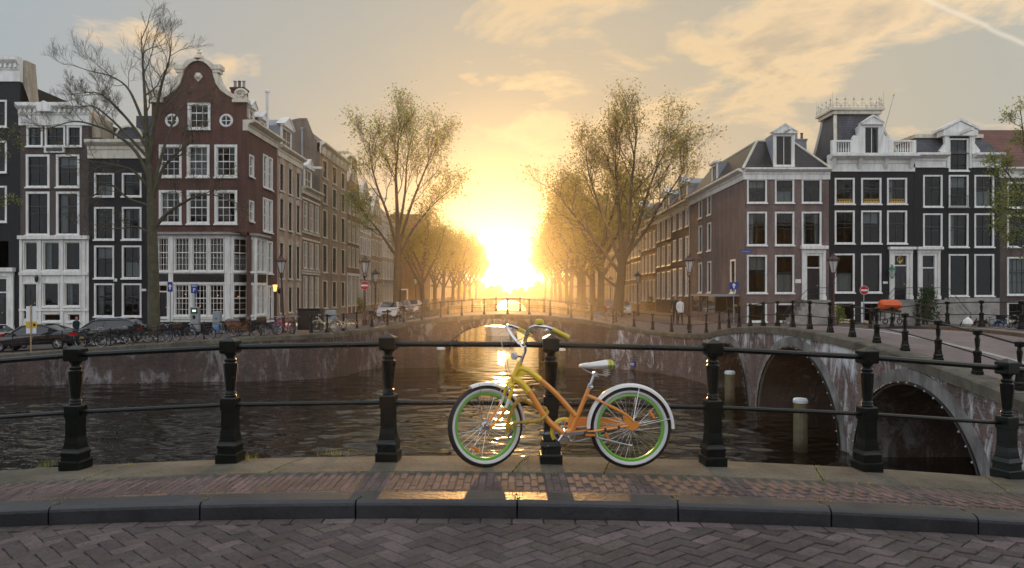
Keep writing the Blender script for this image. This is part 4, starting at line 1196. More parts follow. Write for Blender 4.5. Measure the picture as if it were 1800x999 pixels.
def row_house(label, ya, yb, top, brick, side=-1, cols=3, floors=None, zb=-1.05, frame='white', gable=None, ghgt=3.0, ground='plain', style='white', depth=11, s=.07, x=None, cor='cream', corh=.7, grid=(2, 3, .5), dorm=False, bands=False, pitch=2.2, roofmat='slate', hoist=False, arch=False, wfrac=.56, ownside=False, simple=False):
    X = x if x is not None else (-18.3 if side < 0 else 17.65)
    w = yb - ya
    if side == 0: h = thing('house', label, 'house', (yb, -24, 0), PI, group='houses across the street behind the bridge')
    else: h = thing('house', label, 'house', (X, ya if side < 0 else yb, 0), R(90) if side < 0 else R(-90), group='houses along the canal sides')
    floors = floors or []
    holes = []
    cw = w / cols
    for fi, (z0, z1) in enumerate(floors):
        for c in range(cols):
            ww = round(cw * wfrac, 2); xx = round(cw * (c + .5) - ww / 2, 2)
            holes.append((xx, z0, ww, round(z1 - z0, 2)))
            if simple:
                window(h, xx, z0, ww, round(z1 - z0, 2), fm=frame, style=style, grid=(1, 2, .55), s=s)
            else:
                window(h, xx, z0, ww, round(z1 - z0, 2), fm=frame, style=style, grid=grid, s=s, curtain=CUR[(fi * 3 + c * 2 + int(ya)) % len(CUR)])
            if arch:
                b = MB(); cx = xx + ww / 2; zt = z1 - .02; rr = ww / 2 + .18
                oo = [(cx - rr * math.cos(t), zt + rr * .75 * math.sin(t)) for t in fr(0, PI, 8)]
                b.extr_y(oo, -.06, .02); part('window_arch', b, M['pale_brick'], h)
    wt = top
    if gable:
        lev, out = gable_shape(gable, w, top, ghgt)
        wall(h, w, zb, top + ghgt, holes, M[brick], outline=lambda z: (0, w) if z < top else out(z), levels=lev)
        b = MB()
        for sg in (0, 1):
            pts = [(out(z + 1e-4)[sg], z) for z in lev]; d = -1 if sg == 0 else 1
            b.rings([[(xx - d * .08, -.1, z - .02), (xx + d * .14, -.1, z + .08), (xx + d * .14, .35, z + .08), (xx - d * .08, .35, z - .02)] for xx, z in pts])
        b.extr_y([(w * .3, top + ghgt - .04), (w * .7, top + ghgt - .04), (w * .5, top + ghgt + .35)] if gable == 'neck' else [(w * .42, top + ghgt - .1), (w * .58, top + ghgt - .1), (w * .55, top + ghgt + .2), (w * .45, top + ghgt + .2)], -.14, .4)
        part('gable_coping', b, M[cor], h)
        ww, hh = round(w * .2, 2), round(ghgt * .38, 2)
        window(h, w / 2 - ww / 2, top + ghgt * .14, ww, hh, fm=frame, style=style, grid=(2, 2, .5), s=.08, face=(0, -.16, 0))
    else:
        wall(h, w, zb, top - corh * .9, holes, M[brick])
        cornice(h, w - .12, top - corh, corh, .5, cor, x0=.06)
    zr = top + (ghgt * .85 if gable else pitch)
    house_shell(h, w, depth, zb, top - .1, M[brick if not ownside else ownside])
    b = MB()
    if gable:
        b.face([(0, .3, top - .05), (w / 2, .3, zr), (w / 2, depth, zr), (0, depth, top - .05)]); b.face([(w, depth, top - .05), (w / 2, depth, zr), (w / 2, .3, zr), (w, .3, top - .05)]); b.face([(0, depth, top), (w / 2, depth, zr), (w, depth, top)])
    else:
        b.face([(0, .2, top - .05), (w, .2, top - .05), (w - .05, 2.2, zr), (.05, 2.2, zr)]); b.face([(.05, 2.2, zr), (w - .05, 2.2, zr), (w - .05, depth, zr), (.05, depth, zr)])
        b.face([(0, .2, top - .05), (.05, 2.2, zr), (.05, depth, zr), (0, depth, top - .05)]); b.face([(w, .2, top - .05), (w, depth, top - .05), (w - .05, depth, zr), (w - .05, 2.2, zr)])
    part('roof', b, M[roofmat], h)
    if ground == 'white':
        b = MB(); z1 = floors[0][1] + .35
        b.box(.03, w - .03, -.10, .0, z1 - .18, z1 + .12)
        for c in range(cols + 1): b.box(max(.03, cw * c - .12), min(w - .03, cw * c + .12), -.08, .0, zb, z1 - .18)
        part('shop_front', b, M['white'], h)
    if bands:
        b = MB()
        for (z0, z1) in floors:
            for z in (z0 - .35, z1 + .22): b.box(0.02, w - .02, -.07, .01, z, z + .16)
        part('stone_band', b, M['cream'], h)
    if dorm: dormer(h, w * .32, top + .05, w * .34, 1.7, .25, 2.4, .7, grid=(2, 2, .5), hoist=hoist)
    elif hoist:
        b = MB(); b.box(w / 2 - .09, w / 2 + .09, -1.5, .3, zr - .45 if gable else top - .1, zr - .2 if gable else top + .15); part('hoist_beam', b, M['cream'], h)
    return h
def fl(zs): return zs
row_house('pink tan brick house with arched windows next to the red corner house', 57.62, 64.4, 12.9, 'pink_brick', floors=[(-.3, 1.75), (2.45, 5.25), (6.4, 8.75), (9.4, 11.5)], style='dark', arch=True, s=.05, wfrac=.46, cor='cream', corh=.9, frame='cream', dorm=True)
row_house('brown red house with pale stone bands, balconies and a white gabled dormer', 64.42, 70.4, 10.6, 'rust_brick', floors=[(-.1, 2.7), (3.5, 5.75), (6.9, 9.3)], bands=True, dorm=True, hoist=True, wfrac=.5, frame='cream', corh=.6)
G = row_house('tall tan house with bracketed cornice and bare grey side wall', 70.42, 82.0, 15.7, 'tan_brick', floors=[(-.2, 2.4), (3.3, 5.9), (6.7, 9.3), (10.0, 11.9), (12.5, 14.2)], style='dark', frame='cream', wfrac=.42, corh=1.1, ownside='grey_brick', pitch=2.0, s=.07, hoist=True)
b = MB()
for k in range(7): b.box(.4 + k * 1.75, .62 + k * 1.75, -.42, -.12, 14.55, 15.2)
part('bracket', b, M['cream'], G)
b = MB(); b.face([(0.0, .3, 15.5), (0.0, 1.2, 17.9), (0.0, 2.0, 17.9), (0.0, 11, 15.8), (0, 11, 10)][::-1]); part('side_gable', b, M['grey_brick'], G, (-.02, 0, 0))
for k in range(4): pipe(G, -.9, 2.4 + k * .35, 11.0, 14.6 + .3 * (k % 2), .1, 'rust_brick' if k % 2 else 'zinc')
pipe(G, -.25, 1.6, 11.0, 17.0, .1, 'zinc')
row_house('narrow rust coloured house with ornate neck gable and white lower storeys', 82.02, 88.6, 13.6, 'rust_brick', gable='neck', ghgt=3.2, floors=[(-.2, 3.0), (4.2, 6.4), (7.0, 9.3), (10.2, 12.6)], ground='white', hoist=True, bands=False, frame='cream')
row_house('pale plastered house with bell gable and tall narrow windows', 88.62, 96.0, 11.6, 'pale_brick', gable='bell', ghgt=3.4, floors=[(-.2, 2.2), (3.0, 5.2), (6.0, 8.0), (8.7, 10.7)], frame='white', hoist=True)
row_house('sand coloured house with steep pointed gable behind the no entry sign', 96.02, 104.0, 11.2, 'tan_brick', gable='point', ghgt=3.6, floors=[(-.2, 2.4), (3.2, 5.4), (6.2, 8.2), (8.9, 10.5)], frame='cream', hoist=True)
row_house('wide pale house with many close windows before the dark end wall', 104.02, 116.0, 12.2, 'pale_brick', cols=5, floors=[(-.2, 2.4), (3.2, 5.6), (6.4, 8.6), (9.3, 11.0)], frame='white')
# dark end wall that stands further out into the street
h = thing('house', 'dark brown house end wall standing out into the street behind the leafy trees', 'house', (-19.0, 116.1, 0), group='houses along the canal sides')
b = MB(); b.box(0, 4.6, 0, 14, -1.05, 13.0); b.box(-.1, 4.8, -.15, 14, 13.0, 13.5); part('wall', b, M['rust_brick'], h)
window(h, 1.3, -.3, 1.2, 1.9, style='dark', grid=(2, 2, .5), s=.2, face=(0, -.17, 0))
window(h, 1.5, 8.0, .9, 1.4, style='white', grid=(2, 2, .5), s=.1, face=(0, -.17, 0))
def far_row(side, y0, y1, seed, extra):
    q_ = random.Random(seed); y = y0; k = 0
    br = ['tan_brick', 'rust_brick', 'brown_brick', 'pale_brick', 'red_brick', 'mauve_brick']
    words_ = ['sandy', 'rust red', 'dark brown', 'pale', 'red brick', 'mauve']
    gs = [None, 'neck', 'bell', None, 'point', 'step']
    gw = {None: 'flat cornice', 'neck': 'neck gable', 'bell': 'bell gable', 'point': 'pointed gable', 'step': 'stepped gable'}
    while y < y1:
        w = q_.uniform(7, 11); i = q_.randrange(6); gk = gs[q_.randrange(6)]; tp = q_.uniform(10.8, 13.2) - (1.5 if gk else 0)
        n = ['first', 'second', 'third', 'fourth', 'fifth', 'sixth', 'seventh', 'eighth', 'ninth', 'tenth', 'eleventh', 'twelfth', 'last but one', 'last'][min(k, 13)]
        row_house(f'{words_[i]} house with {gw[gk]}, {n} {extra}', y, y + w - .02, tp, br[i], side=side, gable=gk, ghgt=3.0, floors=[(-.2, 2.3), (3.1, 5.4), (6.1, 8.2)] + ([(8.8, 10.2)] if tp > 11.3 else []), frame='cream', simple=True)
        y += w; k += 1
far_row(-1, 130.2, 235, 5, 'past the dark end wall')

# ---------------- right of the canal, fronts facing us (Y = 56)
YR = 56.0
xr_ = lambda p: wx(p, YR)
zr_ = lambda p: wz(p, YR)
# corner house, mauve brick
x0 = xr_(1309); w_ = xr_(1457) - x0; zb = -1.1
h = thing('house', 'mauve brick corner house with black tiled hipped roof and tall white dormer', 'house', (x0, YR, 0), group='canal houses facing the water')
holes = []
c3 = [(1313, 1348), (1362, 1396), (1409, 1443.5)]
px_windows(h, YR, x0, c3, [(314.5, 357.5), (372.5, 432)], holes, 3, s=.1, grid=(2, 2, .62), style='green')
px_windows(h, YR, x0, c3[:2], [(448.5, 516)], holes, 3, s=.1, grid=(2, 2, .55), style='green', fm='white')
px_windows(h, YR, x0, c3[:2], [(533.5, 566)], holes, None, s=.1, grid=(1, 1, None), style='green')
X, Z, W2, H2 = xr_(1418) - x0, zr_(527), xr_(1441.5) - xr_(1418), zr_(472) - zr_(527)
holes.append((X, Z, W2, zr_(449) - Z)); door(h, X, Z, W2, H2, zr_(449) - zr_(472), portal=(.22, .55), frame=.16)
holes.append((xr_(1440) - x0, zb, .7, 1.3)); 
wall(h, w_, zb, zr_(316), holes, M['mauve_brick'])
stoop(h, xr_(1412) - x0, xr_(1449) - xr_(1412), zb, zr_(527), 7, .27)
cornice(h, w_, zr_(316), zr_(296.5) - zr_(316), .55)
SR = (0, 17.0, R(-90)); D = 17.0     # side wall facing the canal, its frame starts at the far end
holes = []
for Ya in (9.4, 12.5):
    for (za, zc) in ((8.3, 10.1), (5.1, 7.45), (1.35, 4.0)):
        xx = D - Ya - 1.15
        holes.append((xx, za, 1.05, zc - za)); window(h, xx, za, 1.05, zc - za, style='green', s=.1, face=SR, grid=(2, 2, .6))
holes.append((D - 3.5, 1.35, 1.15, 2.5)); window(h, D - 3.5, 1.35, 1.15, 2.5, style='green', s=.1, face=SR, grid=(2, 2, .6))
holes.append((D - 2.6, -.75, .9, 1.0)); window(h, D - 2.6, -.75, .9, 1.0, style='dark', s=.14, face=SR, grid=(1, 1, None))
wall(h, D, zb, zr_(316), holes, M['mauve_brick'], face=SR)
cornice(h, D, zr_(316), zr_(296.5) - zr_(316), .55, face=SR)
zt = zr_(296.5) - .03; zk = zr_(240); ix = (xr_(1325) - xr_(1309)) + 1.0
b = MB()
b.face([(-.2, -.2, zt), (w_ + .1, -.2, zt), (w_ - 2.2, 1.7, zk), (1.5, 1.7, zk)]); b.face([(-.2, D, zt), (-.2, -.2, zt), (1.5, 1.7, zk), (1.5, D - 1.7, zk)])
b.face([(w_ + .1, -.2, zt), (w_ + .1, D, zt), (w_ - 2.2, D - 1.7, zk), (w_ - 2.2, 1.7, zk)]); b.face([(w_ + .1, D, zt), (-.2, D, zt), (1.5, D - 1.7, zk), (w_ - 2.2, D - 1.7, zk)]); b.face([(1.5, 1.7, zk), (w_ - 2.2, 1.7, zk), (w_ - 2.2, D - 1.7, zk), (1.5, D - 1.7, zk)])
part('roof', b, M['black_tile'], h)
b = MB()
for p0, p1 in (((-.2, -.2, zt), (1.5, 1.7, zk)), ((w_ + .1, -.2, zt), (w_ - 2.2, 1.7, zk)), ((1.5, 1.7, zk), (w_ - 2.2, 1.7, zk)), ((1.5, 1.7, zk), (1.5, D - 1.7, zk))): b.tube([p0, p1], .11, 6)
part('roof_ridge', b, M['cream'], h)
dormer(h, xr_(1363) - x0, zr_(291), xr_(1391) - xr_(1363), zr_(240) - zr_(291), -.15, 2.4, .55, hoist=True, grid=(2, 1, None))
dormer(h, D - 9.5, zt + .2, 1.3, 1.5, .1, 2.6, 0, face=SR, grid=(2, 1, None))
b = MB(); b.face([(w_, D, zb), (0, D, zb), (0, D, zt), (w_, D, zt)]); b.face([(w_, 0, zb), (w_, D, zb), (w_, D, zt), (w_, 0, zt)]); part('side_wall', b, M['mauve_brick'], h)
b = MB(); b.tube([(-.1, D - .15, zb), (-.1, D - .15, zr_(316))], .07, 6); part('drainpipe', b, M['zinc'], h)
b = MB(); b.box(xr_(1397.5) - x0, xr_(1408) - x0, -.05, -.01, zr_(498), zr_(491)); part('house_plaque', b, M['white'], h)
t = thing('annex', 'low flat roofed lean-to with glazed front against the mauve corner house', 'annex', (x0 - 1.9, YR + 1.3, 0))
b = MB(); b.box(-.15, 1.86, -.15, 7.5, 1.02, 1.16); part('roof', b, M['zinc'], t)
b = MB(); b.box(0, 1.85, 0, 7.3, zb, -.3); part('wall', b, M['mauve_brick'], t)
b = MB()
for yy in (0, 2.4, 4.8, 7.2): b.box(0, .1, yy, yy + .1, -.3, 1.02)
for xx in (.9, 1.75): b.box(xx, xx + .08, 0, .08, -.3, 1.02)
part('post', b, M['thin_iron'], t)
for yy in (.1, 2.5, 4.9):
    b = MB(); b.face([(.05, yy, -.3), (.05, yy + 2.3, -.3), (.05, yy + 2.3, 1.02), (.05, yy, 1.02)]); part('pane', b, M['glass'], t)
b = MB(); b.face([(.1, .04, -.3), (1.75, .04, -.3), (1.75, .04, 1.02), (.1, .04, 1.02)]); part('pane', b, M['glass'], t)
def wordplate(label, loc, w, hh, text, size, col='blue_plate', rz=0.0):
    t = thing('street_sign', label, 'street sign', loc, rz)
    b = MB(); b.box(-w / 2, w / 2, -.02, .02, 0, hh); part('plate', b, M[col], t)
    letters(t, text, size, (0, -.024, hh * .28))
    return t
M['blue_plate'] = mat('blue_enamel', (.012, .045, .26), .3)
M['white_enamel'] = mat('white_enamel', (.75, .76, .78), .35)
M['red_enamel'] = mat('red_enamel', (.42, .015, .018), .3)
def letters(parent, text, size, loc, mt='white_enamel', rz=0.0, name='lettering'):
    c = bpy.data.curves.new(name, 'FONT'); c.body = text; c.size = size; c.align_x = 'CENTER'; c.extrude = .003
    o = bpy.data.objects.new(name, c); COL.objects.link(o)
    dg = bpy.context.evaluated_depsgraph_get(); me = bpy.data.meshes.new_from_object(o.evaluated_get(dg))
    bpy.data.objects.remove(o); me.materials.clear(); me.materials.append(M[mt])
    return link(name, me, parent, loc, rot=(R(90), 0, rz))
wordplate('dark blue street name plate high on the mauve corner house', (xr_(1311), YR - .03, zr_(444.5)), .78, .2, 'KEIZERSGRACHT', .085)

# black house with the mansard tower
x0 = xr_(1457.3); w_ = xr_(1606) - x0; zb = -1.1
h = thing('house', 'black painted house with slate mansard tower, white balustrade and iron roof crest', 'house', (x0, YR, 0), group='canal houses facing the water')
holes = []
c3 = [(1467, 1502), (1513.5, 1549), (1559, 1594)]
px_windows(h, YR, x0, c3, [(313, 359.5), (370.5, 429)], holes, 2, s=.1, grid=(2, 2, .62))
px_windows(h, YR, x0, c3[:2], [(446, 515)], holes, 2, s=.1, grid=(1, 2, .5), curtains=None) if 0 else px_windows(h, YR, x0, c3[:2], [(446, 515)], holes, 6, s=.1, grid=(1, 2, .5))
px_windows(h, YR, x0, c3[:2], [(531, 572)], holes, None, s=.1, grid=(2, 1, None))
X, Z, W2 = xr_(1572) - x0, zr_(526), xr_(1594) - xr_(1572)
holes.append((X, Z, W2, zr_(449) - Z)); door(h, X, Z, W2, zr_(468) - Z, zr_(449) - zr_(468), portal=(.2, .45), gold=True, frame=.18)
wall(h, w_, zb, zr_(301), holes, M['black_brick'])
house_shell(h, w_, 15, zb, zr_(301), M['black_brick'])
cornice(h, w_, zr_(302), zr_(272.5) - zr_(302), .8)
for (l, r) in c3:
    b = MB(); xa, xb = xr_(l) - x0 + .2, xr_(r) - x0 - .2; z = zr_(357)
    n = 6
    for k in range(n):
        xc = lerp(xa, xb, (k + .5) / n); b.torus((xc, -.01, z + .16), .085, .022, 10, 5, 'y')
    b.tube([(xa, -.01, z + .04), (xb, -.01, z + .04)], .02, 5); b.tube([(xa, -.01, z + .28), (xb, -.01, z + .28)], .02, 5)
    part('ornament', b, M['gold'], h)
b = MB()
for k in range(4): b.rings([[(p[0] + dx, p[1], p[2]) for p in ((0, -.12, zr_(298)), (0, -.5, zr_(281)), (0, -.5, zr_(279)), (0, -.1, zr_(279)))] for dx in (k * (w_ - .5) / 3 + .12, k * (w_ - .5) / 3 + .38)])
part('bracket', b, M['white'], h)
# balustrade
zb0 = zr_(272.5) + .005; hb = zr_(248.5) - zb0
b = MB()
for (xa, xb) in ((.02, xr_(1497) - x0), (xr_(1558) - x0, w_ - .05)):
    b.box(xa, xb, -.42, -.2, zb0, zb0 + .12); b.box(xa, xb, -.45, -.17, zb0 + hb - .13, zb0 + hb)
    for xx in (xa, xb - .3): b.box(xx, xx + .3, -.46, -.16, zb0 + .12, zb0 + hb - .13)
    n = int((xb - xa - .6) / .17)
    for k in range(n):
        b.lathe([(.03, 0), (.06, .18), (.03, .45), (.04, hb - .25)], 6, (xa + .3 + (k + .5) * (xb - xa - .6) / n, -.31, zb0 + .12), cap=False)
part('balustrade', b, M['white'], h)
# tower roof
xa, xb = xr_(1470) - x0, xr_(1580) - x0; ta, tb = xr_(1480) - x0, xr_(1555) - x0; zlo, zhi = zb0, zr_(194.5); dp = 4.6
prof = [(0, 0), (.35, .45), (.7, .76), (.92, 1.0)]
rings = [[(lerp(xa, ta, f), lerp(.1, 1.2, f), lerp(zlo, zhi, g_)), (lerp(xb, tb, f), lerp(.1, 1.2, f), lerp(zlo, zhi, g_)), (lerp(xb, tb, f), lerp(dp, dp - 1.1, f), lerp(zlo, zhi, g_)), (lerp(xa, ta, f), lerp(dp, dp - 1.1, f), lerp(zlo, zhi, g_))] for f, g_ in ((0, 0), (.45, .4), (.8, .75), (1, 1))]
b = MB(); b.rings(rings); part('roof', b, M['slate'], h)
b = MB()
for j in range(4): b.tube([rg[j] for rg in rings], .13, 6)
part('roof_ridge', b, M['cream'], h)
b = MB(); b.box(ta - .25, tb + .25, .95, dp - .85, zhi - .02, zhi + .25); b.box(ta - .42, tb + .42, .78, dp - .68, zhi + .25, zhi + .42); part('tower_cornice', b, M['cream'], h)
# iron crest
b = MB(); zc = zhi + .42
def crest(p0, p1, n):
    p0, p1 = Vector(p0), Vector(p1); d = (p1 - p0).normalized()
    b.tube([p0, p1], .022, 5); b.tube([p0 + Vector((0, 0, .18)), p1 + Vector((0, 0, .18))], .018, 5)
    for k in range(n):
        c = p0.lerp(p1, (k + .5) / n); wv = (p1 - p0).length / n
        for sg in (-1, 1):
            b.tube([c + d * sg * wv * .48 + Vector((0, 0, .02)), c + d * sg * wv * .38 + Vector((0, 0, .3)), c + d * sg * wv * .14 + Vector((0, 0, .42)), c + d * sg * wv * .05 + Vector((0, 0, .26))], .024, 5)
        b.tube([c, c + Vector((0, 0, .78))], .026, 5); b.lathe([(.01, -.12), (.085, -.02), (.02, .1), (.01, .2)], 6, c + Vector((0, 0, .72)))
        b.tube([c + d * -.12 + Vector((0, 0, .62)), c + d * .12 + Vector((0, 0, .62))], .022, 5)
cx0, cx1, cy0, cy1 = ta - .35, tb + .35, .85, dp - .75
crest((cx0, cy0, zc), (cx1, cy0, zc), 6); crest((cx0, cy1, zc), (cx0, cy0, zc), 4); crest((cx1, cy0, zc), (cx1, cy1, zc), 4); crest((cx1, cy1, zc), (cx0, cy1, zc), 6)
for xx in (cx0, cx1):
    for yy in (cy0, cy1): b.tube([(xx, yy, zc), (xx, yy, zc + 1.25)], [.03, .012], 5)
part('roof_crest', b, M['cream'], h)
dd = dormer(h, xr_(1516) - x0, zb0 + .05, xr_(1540.5) - xr_(1516), zr_(224.5) - zb0 - .1, -.4, 2.6, .5, grid=(2, 1, None), cheeks='white')
b = MB()
for sg, xx in ((-1, xr_(1512) - x0), (1, xr_(1544.5) - x0)):
    pts = [(xx, zb0), (xx + sg * .62, zb0), (xx + sg * .62, zb0 + .9), (xx + sg * .75, zb0 + 1.15), (xx + sg * .6, zb0 + 1.42), (xx + sg * .36, zb0 + 1.3), (xx + sg * .22, zb0 + 1.55), (xx + sg * .16, zb0 + 2.3), (xx, zb0 + 2.4)]
    b.extr_y(pts if sg > 0 else pts[::-1], -.36, -.05)
part('scroll', b, M['white'], h)
t = thing('flagpole', 'slanting white flagpole on the tower dormer balcony', 'flagpole', (xr_(1538), YR - .5, zr_(270)))
b = MB(); b.tube([(0, 0, 0), (.45, -1.4, 3.9)], [.045, .028], 6); part('pole', b, M['white'], t)
b = MB(); b.lathe([(.02, 0), (.07, .05), (.05, .1), (.01, .13)], 6, (.45, -1.4, 3.88)); part('finial', b, M['gold'], t)
chimney(h, xr_(1434) - x0, 4.0, zr_(262), .9, .9, 1.6, 'zinc', 2)
t = thing('wall_lantern', 'green copper lantern hanging on the black wall beside the gilded doorway', 'lantern', (xr_(1563), YR - .45, zr_(490)))
b = MB(); b.lathe([(.05, 0), (.12, .08), (.02, .1)], 6); b.lathe([(.30, .62), (.22, .74), (.06, .95), (.02, 1.05)], 6); b.tube([(0, 0, .95), (.1, .43, 1.1)], .025, 5)
for k in range(6): b.tube([(.12 * math.cos(k * PI / 3), .12 * math.sin(k * PI / 3), .08), (.27 * math.cos(k * PI / 3), .27 * math.sin(k * PI / 3), .62)], .02, 4)
M['copper'] = mat('green_copper', (.04, .16, .09), .5, var=.3); part('bracket', b, M['copper'], t)
b = MB(); b.lathe([(.11, .1), (.25, .6)], 6); part('lantern_glass', b, M['lamp_glass'], t)
b = MB(); b.box(xr_(1552) - x0, xr_(1560) - x0, -.04, -.01, zr_(499), zr_(495)); part('number_plate', b, M['white'], h)
stoop(h, xr_(1560) - x0, w_ - (xr_(1560) - x0), zb, zr_(527), 6, .27)

# second black house
x0 = xr_(1606.4); w_ = xr_(1757) - x0
h = thing('house', 'black painted house with grey mansard roof and white framed hoist gable', 'house', (x0, YR, 0), group='canal houses facing the water')
holes = []
c3 = [(1622.5, 1656.5), (1667.5, 1702), (1712.5, 1747)]
px_windows(h, YR, x0, c3, [(308, 364.5), (375.5, 435)], holes, 0, s=.09, grid=(2, 2, .62))
px_windows(h, YR, x0, c3[1:], [(447, 521)], holes, 4, s=.09, grid=(1, 1, None))
px_windows(h, YR, x0, c3[1:2], [(243.5, 301)], holes, 7, s=.09, grid=(2, 2, .55))
px_windows(h, YR, x0, c3[1:], [(531, 572)], holes, None, s=.12, grid=(2, 1, None))
X, Z, W2 = xr_(1621) - x0, zr_(526), xr_(1643) - xr_(1621)
holes.append((X, Z, W2, zr_(449) - Z)); door(h, X, Z, W2, zr_(472) - Z, zr_(449) - zr_(472), portal=(.18, .45), frame=.18)
xg0, xg1 = xr_(1664) - x0, xr_(1706) - x0
wall(h, w_, zb, zr_(240), holes, M['black_brick'], outline=lambda z: (0, w_) if z < zr_(296) else (xg0, xg1), levels=[zr_(296), zr_(296) + .001])
house_shell(h, w_, 15, zb, zr_(290), M['black_brick'])
b = MB(); b.box(xr_(1660) - x0, w_ - .05, -.09, .01, zb, zr_(524)); part('stone_plinth', b, M['stone'], h)
cornice(h, xg0 - .15, zr_(295), zr_(271) - zr_(295), .7); cornice(h, w_ - xg1 - .15, zr_(295), zr_(271) - zr_(295), .7, x0=xg1 + .15)
b = MB(); zl_, zh_ = zr_(271), zr_(238)
b.rings([[(.05, -.1, zl_), (w_ - .05, -.1, zl_), (w_ - .05, 12, zl_), (.05, 12, zl_)], [(.35, .55, lerp(zl_, zh_, .6)), (w_ - .35, .55, lerp(zl_, zh_, .6)), (w_ - .35, 11, lerp(zl_, zh_, .6)), (.35, 11, lerp(zl_, zh_, .6))], [(.75, 1.1, zh_), (w_ - .75, 1.1, zh_), (w_ - .75, 10, zh_), (.75, 10, zh_)]])
part('roof', b, M['slate'], h)
b = MB(); b.box(.6, w_ - .6, .95, 10.2, zh_, zh_ + .28); part('roof_edge', b, M['cream'], h)
b = MB(); zt = zr_(240)
b.box(xg0 - .05, xg0 + .14, -.14, .3, zr_(296), zt); b.box(xg1 - .14, xg1 + .05, -.14, .3, zr_(296), zt); b.box(xg0 - .4, xg1 + .4, -.3, .6, zt, zt + .42)
xm = (xg0 + xg1) / 2; b.extr_y([(xg0 - .4, zt + .42), (xg1 + .4, zt + .42), (xm, zt + 1.1)], -.26, 1.2); b.extr_y([(xg0 - .5, zt + .42), (xm, zt + 1.12), (xm, zt + 1.32), (xg0 - .5, zt + .6)], -.36, 1.2); b.extr_y([(xg1 + .5, zt + .42), (xg1 + .5, zt + .6), (xm, zt + 1.32), (xm, zt + 1.12)], -.36, 1.2)
for sg, xx in ((-1, xg0), (1, xg1)):
    pts = [(xx, zr_(272)), (xx + sg * .5, zr_(271)), (xx + sg * .62, zr_(266)), (xx + sg * .4, zr_(259)), (xx + sg * .2, zr_(253)), (xx + sg * .25, zt), (xx, zt)]
    b.extr_y(pts if sg > 0 else pts[::-1], -.2, .1)
part('hoist_gable', b, M['white'], h)
b = MB(); b.box(xm - .1, xm + .1, -1.7, .2, zt + .1, zt + .32); part('hoist_beam', b, M['white'], h)
b = MB(); xa, xb = xr_(1667) - x0, xr_(1702.5) - x0; z = zr_(365)
for k in range(13): b.tube([(lerp(xa, xb, k / 12), -.3, z), (lerp(xa, xb, k / 12), -.3, z + .85)], .014, 4)
for zz in (z, z + .85): b.tube([(xa, -.04, zz), (xa, -.3, zz), (xb, -.3, zz), (xb, -.04, zz)], .022, 5)
part('balcony_rail', b, M['thin_iron'], h)
chimney(h, xr_(1716) - x0, 3.0, zr_(242), 1.35, .9, 1.45, 'brown_brick', 2)
stoop(h, xr_(1612) - x0, xr_(1652) - xr_(1612), zb, zr_(527), 6, .28, dirn=1)

# brown house at the edge, half behind the tree
x0 = xr_(1757.4); w_ = xr_(1925) - x0
h = thing('house', 'brown brick house with red tiled roof behind the overhanging leafy tree', 'house', (x0, YR, 0), group='canal houses facing the water')
holes = []
px_windows(h, YR, x0, [(1770, 1808), (1826, 1864), (1880, 1915)], [(320, 366), (378, 435), (452, 519), (531, 572)], holes, 2, s=.1, grid=(4, 3, .6), style='dark')
wall(h, w_, zb, zr_(312), holes, M['brown_brick']); house_shell(h, w_, 15, zb, zr_(300), M['brown_brick'])
cornice(h, w_, zr_(313), zr_(296) - zr_(313), .6)
b = MB(); zt = zr_(296); b.face([(-.1, -.3, zt), (w_, -.3, zt), (w_, 6, zt + 4.2), (-.1, 6, zt + 4.2)]); b.face([(-.1, 14, zt), (-.1, 6, zt + 4.2), (w_, 6, zt + 4.2), (w_, 14, zt)]); b.face([(-.1, -.3, zt), (-.1, 6, zt + 4.2), (-.1, 14, zt)])
part('roof', b, M['red_tile'], h)

# ---------------- row along the right bank
r1 = row_house('dark brown house with white bracketed cornice and scrolled white dormer', 73.05, 81.6, 10.6, 'brown_brick', side=1, floors=[(1.0, 3.8), (4.7, 6.9), (8.0, 9.6)], frame='white', corh=.9, roofmat='black_tile', dorm=True, pitch=2.4, wfrac=.42)
row_house('dark brown house with white eaves and two flat topped dormers', 81.62, 90.5, 10.6, 'brown_brick', side=1, floors=[(.6, 3.6), (4.4, 6.6), (7.4, 9.6)], frame='white', corh=1.0, roofmat='red_tile', pitch=3.0, wfrac=.5, dorm=True)
row_house('rust brown house with white doorway and uneven windows', 90.52, 101, 10.4, 'rust_brick', side=1, cols=4, floors=[(.2, 2.8), (3.8, 6.0), (6.9, 8.9)], frame='white', corh=.7, wfrac=.45)
row_house('warm brown house half hidden by the big leafy tree', 101.02, 110, 11.4, 'rust_brick', side=1, floors=[(-.2, 2.4), (3.2, 5.5), (6.3, 8.3), (9.0, 10.2)], frame='white', dorm=True)
far_row(1, 110.2, 235, 9, 'past the big leafy tree')

